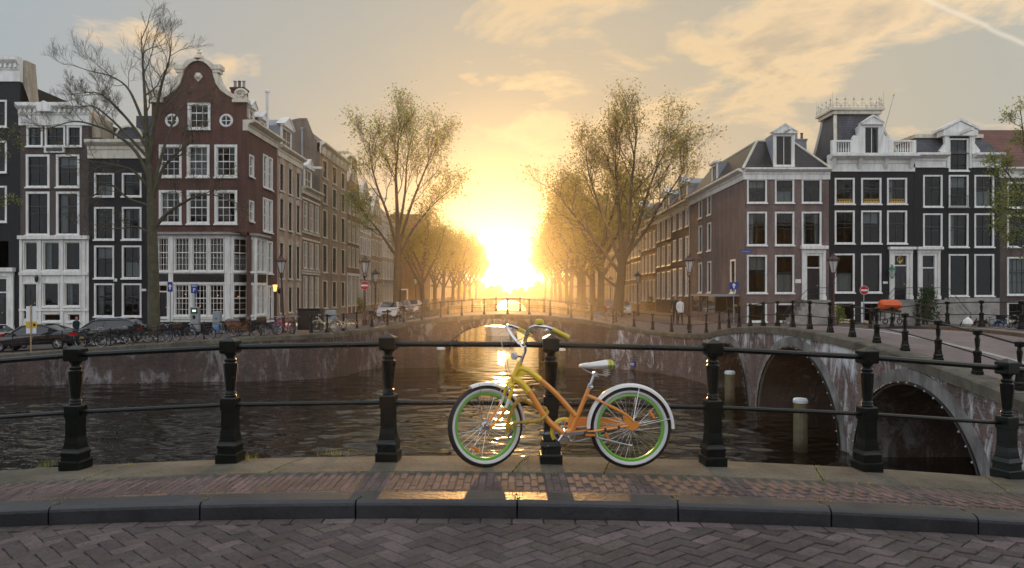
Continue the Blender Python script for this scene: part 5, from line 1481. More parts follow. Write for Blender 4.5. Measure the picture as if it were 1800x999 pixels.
# ---------------- the houses on the near side of the street, seen only as reflections in the windows opposite
for k, (xa, wd, br, tp, gk) in enumerate(((-62, 9, 'rust_brick', 12, None), (-52, 8, 'tan_brick', 10.5, 'bell'), (-43.5, 9, 'brown_brick', 12.5, None), (-34, 7.5, 'red_brick', 10.5, 'neck'), (-26, 8, 'tan_brick', 12, None), (-17.5, 8, 'brown_brick', 10, 'point'), (10, 8, 'rust_brick', 11.5, None), (18.5, 7.5, 'brown_brick', 10, 'bell'), (26.5, 9, 'tan_brick', 12.5, None), (36, 8, 'red_brick', 10.5, 'neck'), (44.5, 9, 'rust_brick', 12, None), (54, 9, 'brown_brick', 12.5, None))):
    row_house(f"{br.replace('_', ' ')} house with {'flat cornice' if gk is None else gk + ' gable'} across the street opposite the railing, {['first', 'second', 'third', 'fourth', 'fifth', 'sixth', 'seventh', 'eighth', 'ninth', 'tenth', 'eleventh', 'last'][k]} in line", xa, xa + wd, tp, br, side=0, floors=[(.0, 2.6), (3.5, 5.8), (6.6, 8.8)], gable=gk, frame='white', simple=True)

for px, py in ((279, 519), (326, 517), (383, 519), (419, 521), (352, 538)):
    t = thing('pendant_lamp', f"warm lit pendant lamp inside the white shop window, {['over the door', 'behind the first pane group', 'in the third pane group', 'in the chamfered corner bay', 'hanging low beside the ticket machine'][[279, 326, 383, 419, 352].index(px)]}", 'lamp', at(px, py, 52.6))
    b = MB(); b.lathe([(.02, .16), (.06, .14), (.16, 0)], 10, cap=False); b.tube([(0, 0, .15), (0, 0, .8)], .008, 4); part('lamp_shade', b, M['copper'], t)
    b = MB(); b.lathe([(.02, -.05), (.06, -.01), (.05, .06), (.01, .1)], 8); part('lamp_bulb', b, M['warm_lamp'], t)
# ------------------------------------------------------------------ trees
M['bark'] = mat('dark_bark', (.075, .058, .042), .9, var=.4, scale=4, bump=.6, bscale=14)
M['bark_mossy'] = mat('mossy_bark', (.085, .075, .045), .9, var=.4, scale=3, bump=.6, bscale=14)
M['leaf_spring'] = leaf_mat('young_spring_leaves', (.26, .25, .06), (.38, .31, .08))
M['leaf_green'] = leaf_mat('fresh_green_leaves', (.22, .27, .06), (.33, .34, .09))
M['leaf_dark'] = leaf_mat('dark_green_leaves', (.03, .07, .02), (.06, .10, .03))
class Tree:
    def __init__(s, seed):
        s.q = random.Random(seed); s.wood = MB(); s.leaf = MB(); s.tips = []
    def tube(s, pts, r0, r1, n):
        m = len(pts); s.wood.tube(pts, [lerp(r0, r1, k / (m - 1)) for k in range(m)], n, cap=False)
    def vec(s, a=1.0):
        q = s.q
        return Vector((q.gauss(0, a), q.gauss(0, a), q.gauss(0, a)))
    def branch(s, p, d, L, r, level, maxlevel, up=.12, kids=6, ang=.75, wander=.16):
        n = {0: 7, 1: 5, 2: 4}.get(maxlevel - level, 6) if False else (6 if level == 0 else 5 if level == 1 else 4 if level == 2 else 3)
        pts = [Vector(p)]; d = Vector(d).normalized(); q = s.q
        for k in range(n):
            d = (d + s.vec(wander) + Vector((0, 0, up))).normalized()
            pts.append(pts[-1] + d * (L / n))
        s.tube(pts, r, max(.004, r * .28), 6 if r > .07 else 4 if r > .03 else 3)
        s.spawn(pts, L, r, level, maxlevel, up, kids, ang, wander)
    def spawn(s, pts, L, r, level, maxlevel, up, kids, ang, wander, start=.25, kr=.5, kl=.55):
        q = s.q
        if level >= maxlevel:
            for t in (.35, .6, .8, 1.0):
                f = t * (len(pts) - 1); i = min(int(f), len(pts) - 2)
                s.tips.append((pts[i].lerp(pts[i + 1], f - i), (pts[i + 1] - pts[i]).normalized()))
            return
        for k in range(kids):
            t = start + (1 - start) * (k + q.random()) / kids
            f = t * (len(pts) - 1); i = min(int(f), len(pts) - 2)
            p = pts[i].lerp(pts[i + 1], f - i); d = (pts[i + 1] - pts[i]).normalized()
            sd = d.cross(s.vec()).normalized()
            dd = (d * math.cos(ang) + sd * math.sin(ang) * q.uniform(.7, 1.2)).normalized()
            s.branch(p, dd, L * kl * q.uniform(.65, 1.15) * (1.15 - .45 * t), max(.007, r * (1 - .6 * t) * kr), level + 1, maxlevel, up, kids, ang, wander)
    def limb(s, pts, r0, r1, maxlevel=3, kids=7, start=.3, up=.1, kl=.38, ang=.8, sm=4):
        """a main limb through given points, smoothed, with side branches"""
        P = [Vector(p) for p in pts]; out = []
        for i in range(len(P) - 1):
            a = P[max(i - 1, 0)]; b = P[i]; c = P[i + 1]; e = P[min(i + 2, len(P) - 1)]
            for k in range(sm):
                t = k / sm
                out.append(.5 * ((2 * b) + (c - a) * t + (2 * a - 5 * b + 4 * c - e) * t * t + (3 * b - a - 3 * c + e) * t ** 3))
        out.append(P[-1])
        s.tube(out, r0, r1, 9 if r0 > .2 else 6)
        L = sum((b - a).length for a, b in zip(out, out[1:]))
        if maxlevel > 0: s.spawn(out, L, r0, 0, maxlevel, up, kids, ang, .16, start, .36, kl)
    def leaves(s, count, size, spread=.25, drop=None):
        q = s.q; tips = s.tips
        if not tips: return
        for k in range(count):
            p, d = tips[q.randrange(len(tips))]
            if drop and drop(p) and q.random() < .7: continue
            c = p + s.vec(spread); a = s.vec().normalized(); b = a.cross(s.vec()).normalized()
            u = size * q.uniform(.6, 1.4); v = u * .55
            s.leaf.face([c - a * u * .5, c + b * v * .5, c + a * u * .5, c - b * v * .5])
    def build(s, name, label, base, bark, leaf=None, group=None, cat='tree'):
        t = thing(name, label, cat, base, group=group)
        part('trunk', s.wood, bark, t, smooth=True)
        if leaf is not None and s.leaf.f: part('crown', s.leaf, leaf, t)
        return t
def rel(px, py, Y, dy, base):
    return at(px, py, Y + dy) - Vector(base)
# the bare tree in front of the red brick house
Y = 44.5; base = at(271, 583, Y)
T_ = Tree(21)
def L_(pts, r0, r1, dy, **k):
    n = len(pts) - 1
    T_.limb([rel(x, y, Y, dy * (i / n) ** 1.2, base) for i, (x, y) in enumerate(pts)], r0, r1, **k)
L_([(271, 590), (271, 540), (269, 450), (267, 385), (266, 330)], .36, .25, 0, maxlevel=0)
L_([(266, 335), (262, 275), (258, 215), (255, 150), (251, 85), (248, 25)], .22, .015, .3, maxlevel=3, kids=8, kl=.36, ang=.6)
L_([(262, 275), (272, 190), (285, 120), (297, 80), (302, 42)], .13, .015, -1.2, maxlevel=3, kids=8, kl=.34, ang=.6)
L_([(258, 215), (241, 165), (222, 127), (192, 107), (160, 99), (117, 84)], .10, .012, .9, maxlevel=3, kids=8, kl=.32, up=.2)
L_([(263, 250), (243, 215), (219, 182), (189, 150), (165, 138), (124, 142)], .13, .012, -1.5, maxlevel=3, kids=9, kl=.32, up=.2)
L_([(262, 262), (230, 225), (197, 190), (168, 166), (148, 164), (136, 168)], .10, .012, 1.5, maxlevel=3, kids=8, kl=.32, up=.2)
L_([(264, 300), (240, 250), (206, 218), (168, 200), (130, 192), (92, 203), (70, 206)], .12, .012, -2.0, maxlevel=3, kids=9, kl=.32, up=.16)
L_([(265, 320), (235, 285), (205, 274), (160, 266), (120, 262)], .10, .012, -2.4, maxlevel=3, kids=8, kl=.36, up=.05)
L_([(268, 350), (225, 335), (195, 310), (165, 330), (140, 345)], .10, .012, -1.8, maxlevel=3, kids=7, kl=.36, up=-.02)
L_([(267, 345), (282, 290), (300, 262), (335, 232), (362, 225)], .13, .012, -1.5, maxlevel=3, kids=8, kl=.36, up=.12)
L_([(268, 395), (292, 365), (320, 345), (350, 330), (385, 331), (418, 345)], .13, .012, -2.2, maxlevel=3, kids=8, kl=.36, up=.04)
L_([(266, 330), (290, 235), (310, 180), (325, 160), (342, 152)], .10, .012, 1.5, maxlevel=3, kids=8, kl=.36, up=.12)
L_([(269, 405), (240, 388), (200, 392), (150, 380)], .09, .012, -1.5, maxlevel=3, kids=6, kl=.36, up=.02)
T_.leaves(900, .09, .1, drop=lambda p: p.z > 8)
T_.build('bare_tree', 'tall almost leafless tree standing before the red brick corner house', base, M['bark_mossy'], M['leaf_spring']).scale = (1, 1, .945)
# leafy tree on the left bank
Y = 72.0; base = at(698, 553, Y); T_ = Tree(33)
L_([(698, 560), (698, 500), (699, 440), (700, 395)], .44, .30, 0, maxlevel=0)
L_([(699, 415), (698, 340), (696, 270), (700, 215), (702, 168)], .24, .02, -.5, kids=10, kl=.34, ang=.55, up=.2)
L_([(700, 420), (718, 350), (738, 290), (756, 240), (770, 200)], .19, .02, 1.5, kids=10, kl=.36, ang=.6, up=.2)
L_([(699, 430), (684, 360), (664, 300), (652, 250), (648, 205)], .19, .02, -2.5, kids=10, kl=.36, ang=.6, up=.2)
L_([(700, 440), (728, 380), (764, 330), (795, 300)], .17, .02, -2.5, kids=9, kl=.36, ang=.65, up=.12)
L_([(699, 440), (672, 395), (648, 360), (630, 335)], .16, .02, 2.5, kids=9, kl=.36, ang=.65, up=.12)
L_([(699, 400), (712, 310), (716, 240), (725, 190)], .17, .02, 3.0, kids=9, kl=.36, ang=.55, up=.2)
T_.leaves(10500, .215, .5)
T_.build('leafy_tree', 'tall tree with sparse green spring leaves on the bank beside the pale houses', base, M['bark'], M['leaf_green'], 'trees along the canal').scale = (.98, .98, .87)
# big leafy tree on the right bank
Y = 71.0; base = at(1087, 553, Y); T_ = Tree(44)
L_([(1086, 560), (1088, 520), (1092, 480), (1094, 440)], .56, .38, 0, maxlevel=0)
L_([(1094, 450), (1090, 380), (1086, 300), (1082, 240), (1085, 185)], .25, .02, 0, kids=11, kl=.34, ang=.55, up=.2)
L_([(1095, 450), (1105, 370), (1110, 290), (1116, 220), (1118, 165)], .25, .02, -1.5, kids=11, kl=.34, ang=.55, up=.2)
L_([(1096, 450), (1122, 370), (1140, 300), (1160, 240), (1185, 195)], .22, .02, 1.5, kids=11, kl=.36, ang=.6, up=.18)
L_([(1096, 440), (1136, 380), (1160, 330), (1190, 280), (1208, 235)], .20, .02, -3, kids=10, kl=.36, ang=.6, up=.15)
L_([(1092, 455), (1072, 390), (1050, 320), (1034, 260), (1030, 210)], .22, .02, 2.5, kids=11, kl=.36, ang=.6, up=.18)
L_([(1090, 470), (1058, 420), (1024, 370), (995, 330), (975, 300)], .20, .02, -2.5, kids=10, kl=.36, ang=.65, up=.12)
L_([(1087, 500), (1060, 475), (1035, 440), (1010, 420)], .17, .02, 1.5, kids=8, kl=.3, ang=.7, up=.1)
T_.leaves(13500, .215, .55)
T_.build('leafy_tree', 'biggest broad tree with thin spring foliage on the bank beside the dark brown houses', base, M['bark'], M['leaf_spring'], 'trees along the canal').scale = (1.0, 1.0, .86)
# row trees: three forms, copied
def row_tree(seed, leaves, lm):
    t = Tree(seed); q = t.q
    t.limb([(0, 0, -.3), (.1, .05, 2.5), (.2, 0, 5.0)], .40, .30, maxlevel=0)
    for k in range(7):
        a = k * 2.4 + q.random(); z = 3.2 + .5 * k; r = 4.6 - .25 * k
        t.limb([(.15, 0, z), (r * .35 * math.cos(a), r * .35 * math.sin(a), z + 2.2), (r * .75 * math.cos(a), r * .75 * math.sin(a), z + 4.6), (r * math.cos(a), r * math.sin(a), z + 6.6)], .2, .02, 3 if leaves else 3, kids=7, kl=.34, ang=.65, up=.12)
    t.leaves(int(leaves * 1.3), .30, .7)
    return t
protos = []
for i, (sd, lf) in enumerate(((5, 5200), (6, 4600), (8, 5600))):
    protos.append(row_tree(sd, lf, None))
names = ['second', 'third', 'fourth', 'fifth', 'sixth', 'seventh', 'eighth', 'ninth', 'tenth', 'eleventh', 'twelfth']
firsts = {}
q3 = random.Random(77)
def plant(i, x, y, sc, label, rz):
    if i not in firsts:
        firsts[i] = protos[i].build('leafy_tree', label, (x, y, -1.05), M['bark'], M['leaf_spring'], 'trees along the canal'); o = firsts[i]
    else:
        o = copy_tree(firsts[i]); o['label'] = label
    o.location = (x, y, -1.05); o.scale = (sc * .95, sc * .95, sc); o.rotation_euler.z = rz
    return o
for k, (x, y, sc) in enumerate([(9.9, 83, 1.16), (10.1, 92, 1.12), (9.8, 101, 1.1), (10.0, 111, 1.08), (9.9, 124, 1.1), (10.3, 138, 1.05), (10.0, 153, 1.1), (10.0, 170, 1.05), (10.2, 190, 1.05), (9.6, 212, 1.0)]):
    plant(k % 3, x, y, sc, f'leafy tree on the bank behind the biggest broad tree, {names[k]} of that row', q3.uniform(0, 6.28))
for k, (x, y, sc) in enumerate([(-10.6, 88, .85), (-10.4, 99, .78), (-10.5, 112, .84), (-10.3, 128, .88), (-10.4, 145, .92), (-10.6, 165, .95), (-10.6, 188, .95), (-10.4, 214, .95)]):
    plant((k + 1) % 3, x, y, sc, f'leafy tree past the tall sparse tree by the pale houses, {names[k]} of that row', q3.uniform(0, 6.28))
far = MB(); tq = random.Random(4)
for k in range(5200):
    x = tq.uniform(-34, 34); z = tq.uniform(-1.0, .8 + .30 * abs(x) + 1.0 * math.sin(x * .9) + .6 * math.sin(x * 2.3)); y = 250 + tq.uniform(0, 26)
    a = Vector((tq.gauss(0, 1), tq.gauss(0, 1), tq.gauss(0, 1))).normalized(); b = a.cross(Vector((tq.gauss(0, 1), tq.gauss(0, 1), tq.gauss(0, 1)))).normalized(); c = Vector((x, y, z)); u = tq.uniform(.5, 1.1)
    far.face([c - a * u, c + b * u * .6, c + a * u, c - b * u * .6])
tag(part('woods', far, M['leaf_spring']), 'low mass of distant foliage closing the canal under the sun', 'woods', kind='stuff')
# the tree at the edge whose leafy boughs hang over the brown house
Y = 44.0; base = at(1840, 585, Y); T_ = Tree(61)
L_([(1840, 590), (1838, 500), (1832, 420), (1826, 360)], .30, .2, 0, maxlevel=0)
L_([(1828, 380), (1815, 320), (1802, 260), (1794, 195)], .12, .015, 0, kids=8, kl=.25)
L_([(1832, 430), (1808, 400), (1785, 370), (1752, 365)], .11, .015, -1, kids=9, kl=.3, up=.05)
L_([(1830, 400), (1800, 350), (1775, 310), (1755, 285)], .10, .015, 1, kids=9, kl=.3, up=.05)
L_([(1830, 380), (1850, 300), (1870, 240)], .12, .015, 1, kids=8, kl=.3)
L_([(1832, 425), (1800, 435), (1775, 420), (1760, 400)], .08, .015, -.5, kids=7, kl=.3, up=.0)
T_.leaves(3400, .15, .2)
T_.build('leafy_tree', 'slender leafy tree hanging over the brown house at the edge', base, M['bark'], M['leaf_green'])
Y = 43.0; base = at(-60, 610, Y); T_ = Tree(62)
L_([(-60, 615), (-58, 480), (-55, 360), (-52, 280)], .22, .1, 0, maxlevel=0)
L_([(-55, 330), (-30, 290), (-5, 262), (22, 240)], .07, .01, -.5, kids=7, kl=.32, up=.03)
L_([(-56, 380), (-30, 360), (0, 350), (34, 352)], .07, .01, .5, kids=7, kl=.16, up=.0)
T_.leaves(420, .12, .12)
T_.build('leafy_tree', 'few bright leafy twigs reaching before the black house with the white cornice', base, M['bark'], M['leaf_green'])
def bush(label, base, r, h, n, lm='leaf_dark', seed=3, size=.14, potted=False, cat='bush'):
    q_ = random.Random(seed)
    t = thing('bush', label, cat, base)
    w = MB(); lf = MB()
    for k in range(14):
        a = q_.uniform(0, 6.28); rr = r * q_.uniform(.3, .9)
        w.tube([(0, 0, 0), (rr * .4 * math.cos(a), rr * .4 * math.sin(a), h * .4), (rr * math.cos(a), rr * math.sin(a), h * q_.uniform(.6, 1))], [.03, .018, .006], 4)
    for k in range(n):
        a = q_.uniform(0, 6.28); z = q_.uniform(.12, 1.0); rr = r * math.sqrt(q_.random()) * (1 - .75 * max(0, z - .35)) * q_.uniform(.75, 1.15)
        c = Vector((rr * math.cos(a), rr * math.sin(a), z * h)); d = Vector((q_.gauss(0, 1), q_.gauss(0, 1), q_.gauss(0, 1))).normalized(); e = d.cross(Vector((q_.gauss(0, 1), q_.gauss(0, 1), q_.gauss(0, 1)))).normalized()
        u = size * q_.uniform(.6, 1.3)
        lf.face([c - d * u * .5, c + e * u * .3, c + d * u * .5, c - e * u * .3])
    part('stem', w, M['bark'], t); part('foliage', lf, M[lm], t)
    return t
bush('big dark green bush growing beside the steps of the two black houses', at(1630, 572, 54.3), 1.0, 2.7, 1500, seed=8)
bush('small green shrub in front of the basement of the tower house', at(1473, 574, 53.5), .6, 1.5, 420, 'leaf_green', 9)
bush('yellow green plant spilling from a planter by the canal houses', at(633, 548, 88), .9, 1.7, 380, 'leaf_green', 10, .2)
bush('round green shrub beside the white doorway of the rust brown house', at(1143, 556, 92), .8, 2.4, 420, 'leaf_dark', 12, .2)
# ------------------------------------------------------------------ street furniture, vehicles, people
M['lamp_red'] = mat('dark_red_brown_lamp_paint', (.055, .018, .015), .4)
def street_lamp(label, base, h=4.7, sc=1.0, mt='thin_iron', lean=0.0, group='old lantern street lamps'):
    t = thing('street_lamp', label, 'street lamp', base, group=group)
    b = MB()
    b.lathe([(.17, 0), (.16, .35), (.11, .42), (.10, .9), (.13, .95), (.075, 1.05), (.06, h - 1.75), (.09, h - 1.7), (.05, h - 1.6), (.045, h - 1.25)], 8)
    for k in range(4):
        a = k * PI / 2 + PI / 4; c, s = math.cos(a), math.sin(a)
        b.tube([(.04 * c, .04 * s, h - 1.45), (.16 * c, .16 * s, h - 1.3), (.13 * c, .13 * s, h - 1.12)], .02, 4)
    part('post', b, M[mt], t)
    b = MB()
    for k in range(6):
        a = k * PI / 3; c, s = math.cos(a), math.sin(a)
        b.tube([(.12 * c, .12 * s, h - 1.12), (.29 * c, .29 * s, h - .42)], .018, 4)
    b.lathe([(.13, h - 1.16), (.13, h - 1.1)], 6); b.lathe([(.36, h - .44), (.37, h - .38), (.22, h - .24), (.17, h - .2), (.15, h - .12), (.05, h - .08), (.06, h - .03), (.01, h + .06)], 6)
    for k in range(6):
        a = k * PI / 3; b.lathe([(.01, h - .4), (.04, h - .34), (.01, h - .24)], 4, (.34 * math.cos(a), .34 * math.sin(a), 0))
    part('lantern', b, M[mt], t)
    b = MB(); b.lathe([(.11, h - 1.1), (.275, h - .44)], 6, cap=False); part('lantern_glass', b, M['lamp_glass'], t)
    t.rotation_euler = (0, lean, 0)
    return t
street_lamp('leaning lantern lamp post before the pink tan house', at(499, 585, 45), 4.75, mt='lamp_red', lean=R(-2.5))
L2 = street_lamp('lantern lamp post that carries a round no entry sign', at(641, 572, 48), 4.5, mt='lamp_red')
street_lamp('lantern lamp post next to the woman in a white coat', at(1212, 580, 46), 4.7, mt='lamp_red')
street_lamp('lantern lamp post in front of the tower house', (18.35, 42.2, -1.0), 4.6, mt='lamp_red')
for k, (x, y, w_) in enumerate(((-12.2, 66, 'beside the leafy tree trunk'), (-12.0, 92, 'farther along the bank past the dark end wall'), (12.6, 74, 'behind the biggest leafy tree'), (12.8, 96, 'farther along the orange lit bank'))):
    street_lamp('distant lantern lamp post ' + w_, (x, y, -1.03), 4.4, mt='lamp_red')
def disc_sign(label, loc, r, pole=None):
    t = thing('traffic_sign', label, 'traffic sign', loc)
    b = MB(); b.lathe([(r, -.015), (r, .015)], 28, axis='y'); part('disc', b, M['red_enamel'], t)
    b = MB(); b.lathe([(r * .985, .0165), (r * .985, .018)], 28, axis='y'); b.lathe([(r * .93, .0185), (r * .93, .019)], 28, axis='y', m=1); part('rim', b, [M['white_enamel'], M['red_enamel']], t)
    b = MB(); b.box(-r * .72, r * .72, -.026, -.0195, -r * .17, r * .17); part('bar', b, M['white_enamel'], t)
    if pole:
        b = MB(); b.tube([(0, .04, pole), (0, .04, r * .9)], .028, 6); part('pole', b, M['zinc'], t)
    return t
disc_sign('red no entry sign fixed to the lantern lamp post by the canal houses', at(641, 502, 47.7), .29)
disc_sign('red no entry sign on a thin grey pole before the tower house', at(1519, 510.5, 45), .28, -1.9)
def arrow(b, s, y=-.02):
    for pts in ([(-s * .12, -s * .42), (s * .12, -s * .42), (s * .12, s * .05), (-s * .12, s * .05)], [(-s * .36, s * .02), (s * .36, s * .02), (0, s * .46)]):
        b.extr_y(pts, y - .004, y)
def arrow_sign(label, loc, w, h, pole):
    t = thing('traffic_sign', label, 'traffic sign', loc)
    b = MB(); b.box(-w / 2, w / 2, -.015, .015, -h / 2, h / 2); part('plate', b, M['blue_plate'], t)
    b = MB(); arrow(b, min(w * 1.25, h * .85)); part('arrow', b, M['white_enamel'], t)
    b = MB(); b.tube([(0, .045, pole), (0, .045, h * .45)], .03, 6); part('pole', b, M['zinc'], t)
    return t
arrow_sign('narrow blue sign with white up arrow beside the bare tree trunk', at(299, 504.5, 45), .30, .60, -2.1)
arrow_sign('blue sign with white up arrow before the corner of the mauve house', at(1290, 502.5, 50), .60, .48, -2.6)
t = thing('parking_sign', 'blue parking sign with white letter P above the grey ticket machine', 'parking sign', at(341.5, 508, 45.5))
b = MB(); b.box(-.2, .2, -.015, .015, -.27, .27); part('plate', b, M['blue_plate'], t)
letters(t, 'P', .34, (0, -.02, -.19)); b = MB(); b.box(-.16, .16, -.022, -.016, .16, .2); part('bar', b, M['white_enamel'], t)
b = MB(); b.tube([(0, .05, -2.8), (0, .05, .2)], .05, 6); part('pole', b, M['zinc'], t)
t = thing('ticket_machine', 'grey parking ticket machine with small lit screen under the P sign', 'ticket machine', at(343.5, 583, 45))
M['grey_case'] = mat('grey_metal_case', (.26, .28, .29), .4, var=.1); M['screen'] = mat('lit_screen', (.5, .7, .5), .3, emit=((.55, .9, .6), .9))
b = MB(); b.cbox(-.25, .25, -.15, .15, 0, 1.5, .03); part('case', b, M['grey_case'], t)
b = MB(); b.box(-.19, .19, -.165, -.145, 1.1, 1.42); b.box(-.1, .06, -.165, -.145, .78, .98); part('panel', b, M['door_black'], t)
b = MB(); b.box(-.12, .1, -.172, -.166, 1.2, 1.33); part('screen', b, M['screen'], t)
def cabinet(label, base, w, h):
    t = thing('electrical_cabinet', label, 'electrical cabinet', base)
    b = MB(); b.cbox(-w / 2, w / 2, -.17, .17, 0, h, .03); part('case', b, M['grey_case'], t)
    b = MB(); b.box(-w / 2 + .03, w / 2 - .03, -.185, -.168, .1, h - .1); part('door', b, M['grey_case'], t)
    b = MB(); b.box(-.05, .05, -.195, -.184, h * .62, h * .62 + .1); part('emblem', b, M['blue_plate'], t)
cabinet('pale grey electrical cabinet in front of the white shop windows', at(382, 585, 45), .45, 1.3)
cabinet('pale grey electrical cabinet behind the cream bicycle', at(582, 577, 45.5), .6, 1.1)
t = thing('waste_container', 'dark rubbish container beside the cream bicycle', 'container', at(546, 580, 45.6))
b = MB(); b.cbox(-.7, .7, -.4, .4, 0, 1.25, .05); part('bin', b, M['thin_iron'], t)
b = MB(); b.box(-.74, .74, -.44, .44, 1.26, 1.32); part('lid', b, M['thin_iron'], t)
t = thing('notice_board', 'tall white notice board with yellow band tied to a wooden stake before the sedan', 'notice board', at(55, 620, 40.7))
M['wood'] = mat('raw_wood', (.40, .28, .14), .7, var=.2); M['yellow'] = mat('yellow_print', (.62, .42, .03), .5)
b = MB(); b.box(-.28, .27, -.012, .012, 1.05, 2.55); part('board', b, M['white_enamel'], t)
b = MB(); b.box(-.29, .32, -.022, -.013, 1.35, 1.7); part('band', b, M['yellow'], t)
b = MB(); b.extr_y([(.1, 1.48), (.2, 1.44), (.27, 1.5), (.24, 1.6), (.14, 1.6)], -.027, -.0225); part('mark', b, M['door_black'], t)
b = MB(); b.box(-.02, .04, -.075, -.023, -.05, 2.62); part('stake', b, M['wood'], t)
t = thing('wall_plate', 'small blue plate with white lines on the curved quay wall', 'plate', (8.42, 46.55, -2.95), R(50))
t.location = (7.75, 47.55, wz(640, 47.6)); t.rotation_euler.z = R(-52)
b = MB(); b.box(-.22, .22, -.02, .02, -.16, .16); part('plate', b, M['blue_plate'], t)
b = MB()
for z in (-.07, .02): b.box(-.17, .17, -.026, -.021, z, z + .05)
part('line', b, M['white_enamel'], t)
t.location = Vector(t.location) + Vector((-.02, -.06, 0))
# ---- mooring posts
def mooring(label, px, Y, top, w):
    x = wx(px, Y); z = wz(top, Y); r = w / 2600 * Y
    t = thing('mooring_post', label, 'mooring post', (x, Y, WATER - .8), group='wooden mooring posts in the canal')
    b = MB(); h = z - WATER + .8
    b.lathe([(r * 1.02, 0), (r, h * .5), (r * .97, h - .1), (r * .93, h - .02)], 12)
    o = part('pile', b, M['pile'], t)
    b = MB(); b.lathe([(r * 1.06, h - .02), (r * 1.06, h + .06), (r * .9, h + .12), (.02, h + .14)], 12); part('cap', b, M['zinc_white'], t)
def pile_mat():
    m = mat('algae_wood_pile', (.12, .10, .06), .85, var=.45, scale=3, bump=.6, bscale=9)
    T = NT(m.node_tree); bs = next(n for n in T.n if n.type == 'BSDF_PRINCIPLED')
    old = bs.inputs['Base Color'].links[0].from_socket
    co = T.new('ShaderNodeTexCoord').outputs['Object']
    sz = T.new('ShaderNodeSeparateXYZ'); T.put(sz.inputs[0], co)
    zr = T.ramp(T.math('MULTIPLY', T.math('ADD', sz.outputs[2], T.math('MULTIPLY', T.noise(co, 5, 3), .5)), .4), [(0.46, (.22, .28, .18)), (0.62, (1, 1, 1))])
    f = T.ramp(T.noise(T.scale(co, (2, 2, .5)), 1.6, 4), [(0.48, 0.0), (0.6, 1.0)])
    T.put(bs.inputs['Base Color'], T.mix(1.0, T.mix(T.math('MULTIPLY', f, .8), old, (.10, .13, .02)), zr, 'MULTIPLY'))
    return m
M['pile'] = pile_mat(); M['zinc_white'] = mat('pale_zinc_cap', (.55, .57, .60), .5, var=.25)
mooring('wooden mooring post with a pale cap before the middle arch', 1407, 23.6, 707, 24)
mooring('wooden mooring post with a pale cap beside the small far arch', 1283, 33.2, 657, 18)
mooring('wooden mooring post standing at the foot of the single arch nearest the shop', 775, 47.6, 614, 14)
mooring('wooden mooring post at the single arch below the bicycle bell', 987, 47.6, 616, 14)
mooring('dark wooden pile inside the single arch nearest the shop', 801, 58.5, 590, 9)
mooring('dark wooden pile inside the single arch near the right bank', 951, 58.5, 590, 9)
# ---- tour boat
t = thing('tour_boat', 'white canal tour boat seen through the single arch', 'boat', (wx(880, 84), 84, WATER))
M['boat'] = mat('white_boat_hull', (.75, .73, .70), .35)
hull = MB(); rings = []
for y, w_, k in ((0, 1.1, .35), (1.2, 1.7, .1), (4, 1.95, 0), (12, 1.95, 0), (14, 1.7, .05)):
    rings.append([(-w_ * .8, y, -.4), (w_ * .8, y, -.4), (w_, y, .55), (w_ + .03, y, .95 + k * .3), (-w_ - .03, y, .95 + k * .3), (-w_, y, .55)])
hull.rings(rings); part('hull', hull, M['boat'], t)
b = MB(); b.box(-1.99, 1.99, 3.0, 13, .5, .58); part('rubbing_strip', b, M['door_black'], t)
b = MB(); b.box(-1.6, 1.6, 3.2, 12.5, 1.92, 2.05); 
for x in (-1.55, -.5, .42, 1.47):
    for y in (3.2, 6.3, 9.4, 12.3): b.box(x, x + .08, y, y + .08, .95, 1.93)
part('cabin', b, M['boat'], t)
b = MB(); b.face([(-1.5, 3.25, .97), (1.5, 3.25, .97), (1.5, 3.25, 1.92), (-1.5, 3.25, 1.92)])
for sg in (-1, 1): b.face([(sg * 1.53, 3.3, .97), (sg * 1.53, 12.3, .97), (sg * 1.53, 12.3, 1.92), (sg * 1.53, 3.3, 1.92)])
part('windscreen', b, M['glass'], t)
# ---- cars
M['car_black'] = mat('black_car_paint', (.008, .009, .012), .16, coat=1.0); M['car_silver'] = mat('silver_car_paint', (.42, .42, .43), .22, metal=.5, coat=1.0)
M['car_white'] = mat('white_car_paint', (.62, .61, .60), .25, coat=1.0); M['car_red'] = mat('red_car_paint', (.25, .02, .02), .25, coat=1.0); M['car_blue'] = mat('dark_blue_car_paint', (.02, .03, .07), .2, coat=1.0)
M['tyre'] = mat('black_tyre_rubber', (.012, .012, .012), .8); M['alloy'] = mat('alloy_wheel', (.55, .56, .58), .25, metal=.9); M['car_glass'] = mat('tinted_car_glass', (.012, .015, .018), .05, spec=.8)
M['head'] = mat('headlight_glass', (.65, .68, .72), .08); M['tail'] = mat('red_tail_light', (.45, .01, .01), .15)
def wheel_mesh():
    r = .33
    a = MB(); a.torus((0, 0, 0), .262, .07, 24, 8, 'y', sy=1.3)
    b = MB(); b.torus((0, -.04, 0), .20, .022, 24, 6, 'y')
    for k in range(10):
        t_ = k * PI / 5; b.tube([(0, -.055, 0), (.2 * math.cos(t_), -.05, .2 * math.sin(t_))], .017, 4)
    b.lathe([(.05, .03), (.045, .075), (.01, .08)], 8, axis='y')
    d = MB(); d.lathe([(.2, -.02), (.2, .02)], 20, axis='y')
    return a.mesh('tyre', M['tyre'], True), b.mesh('rim', M['alloy'], True), d.mesh('brake_disc', M['thin_iron'])
WH = wheel_mesh()
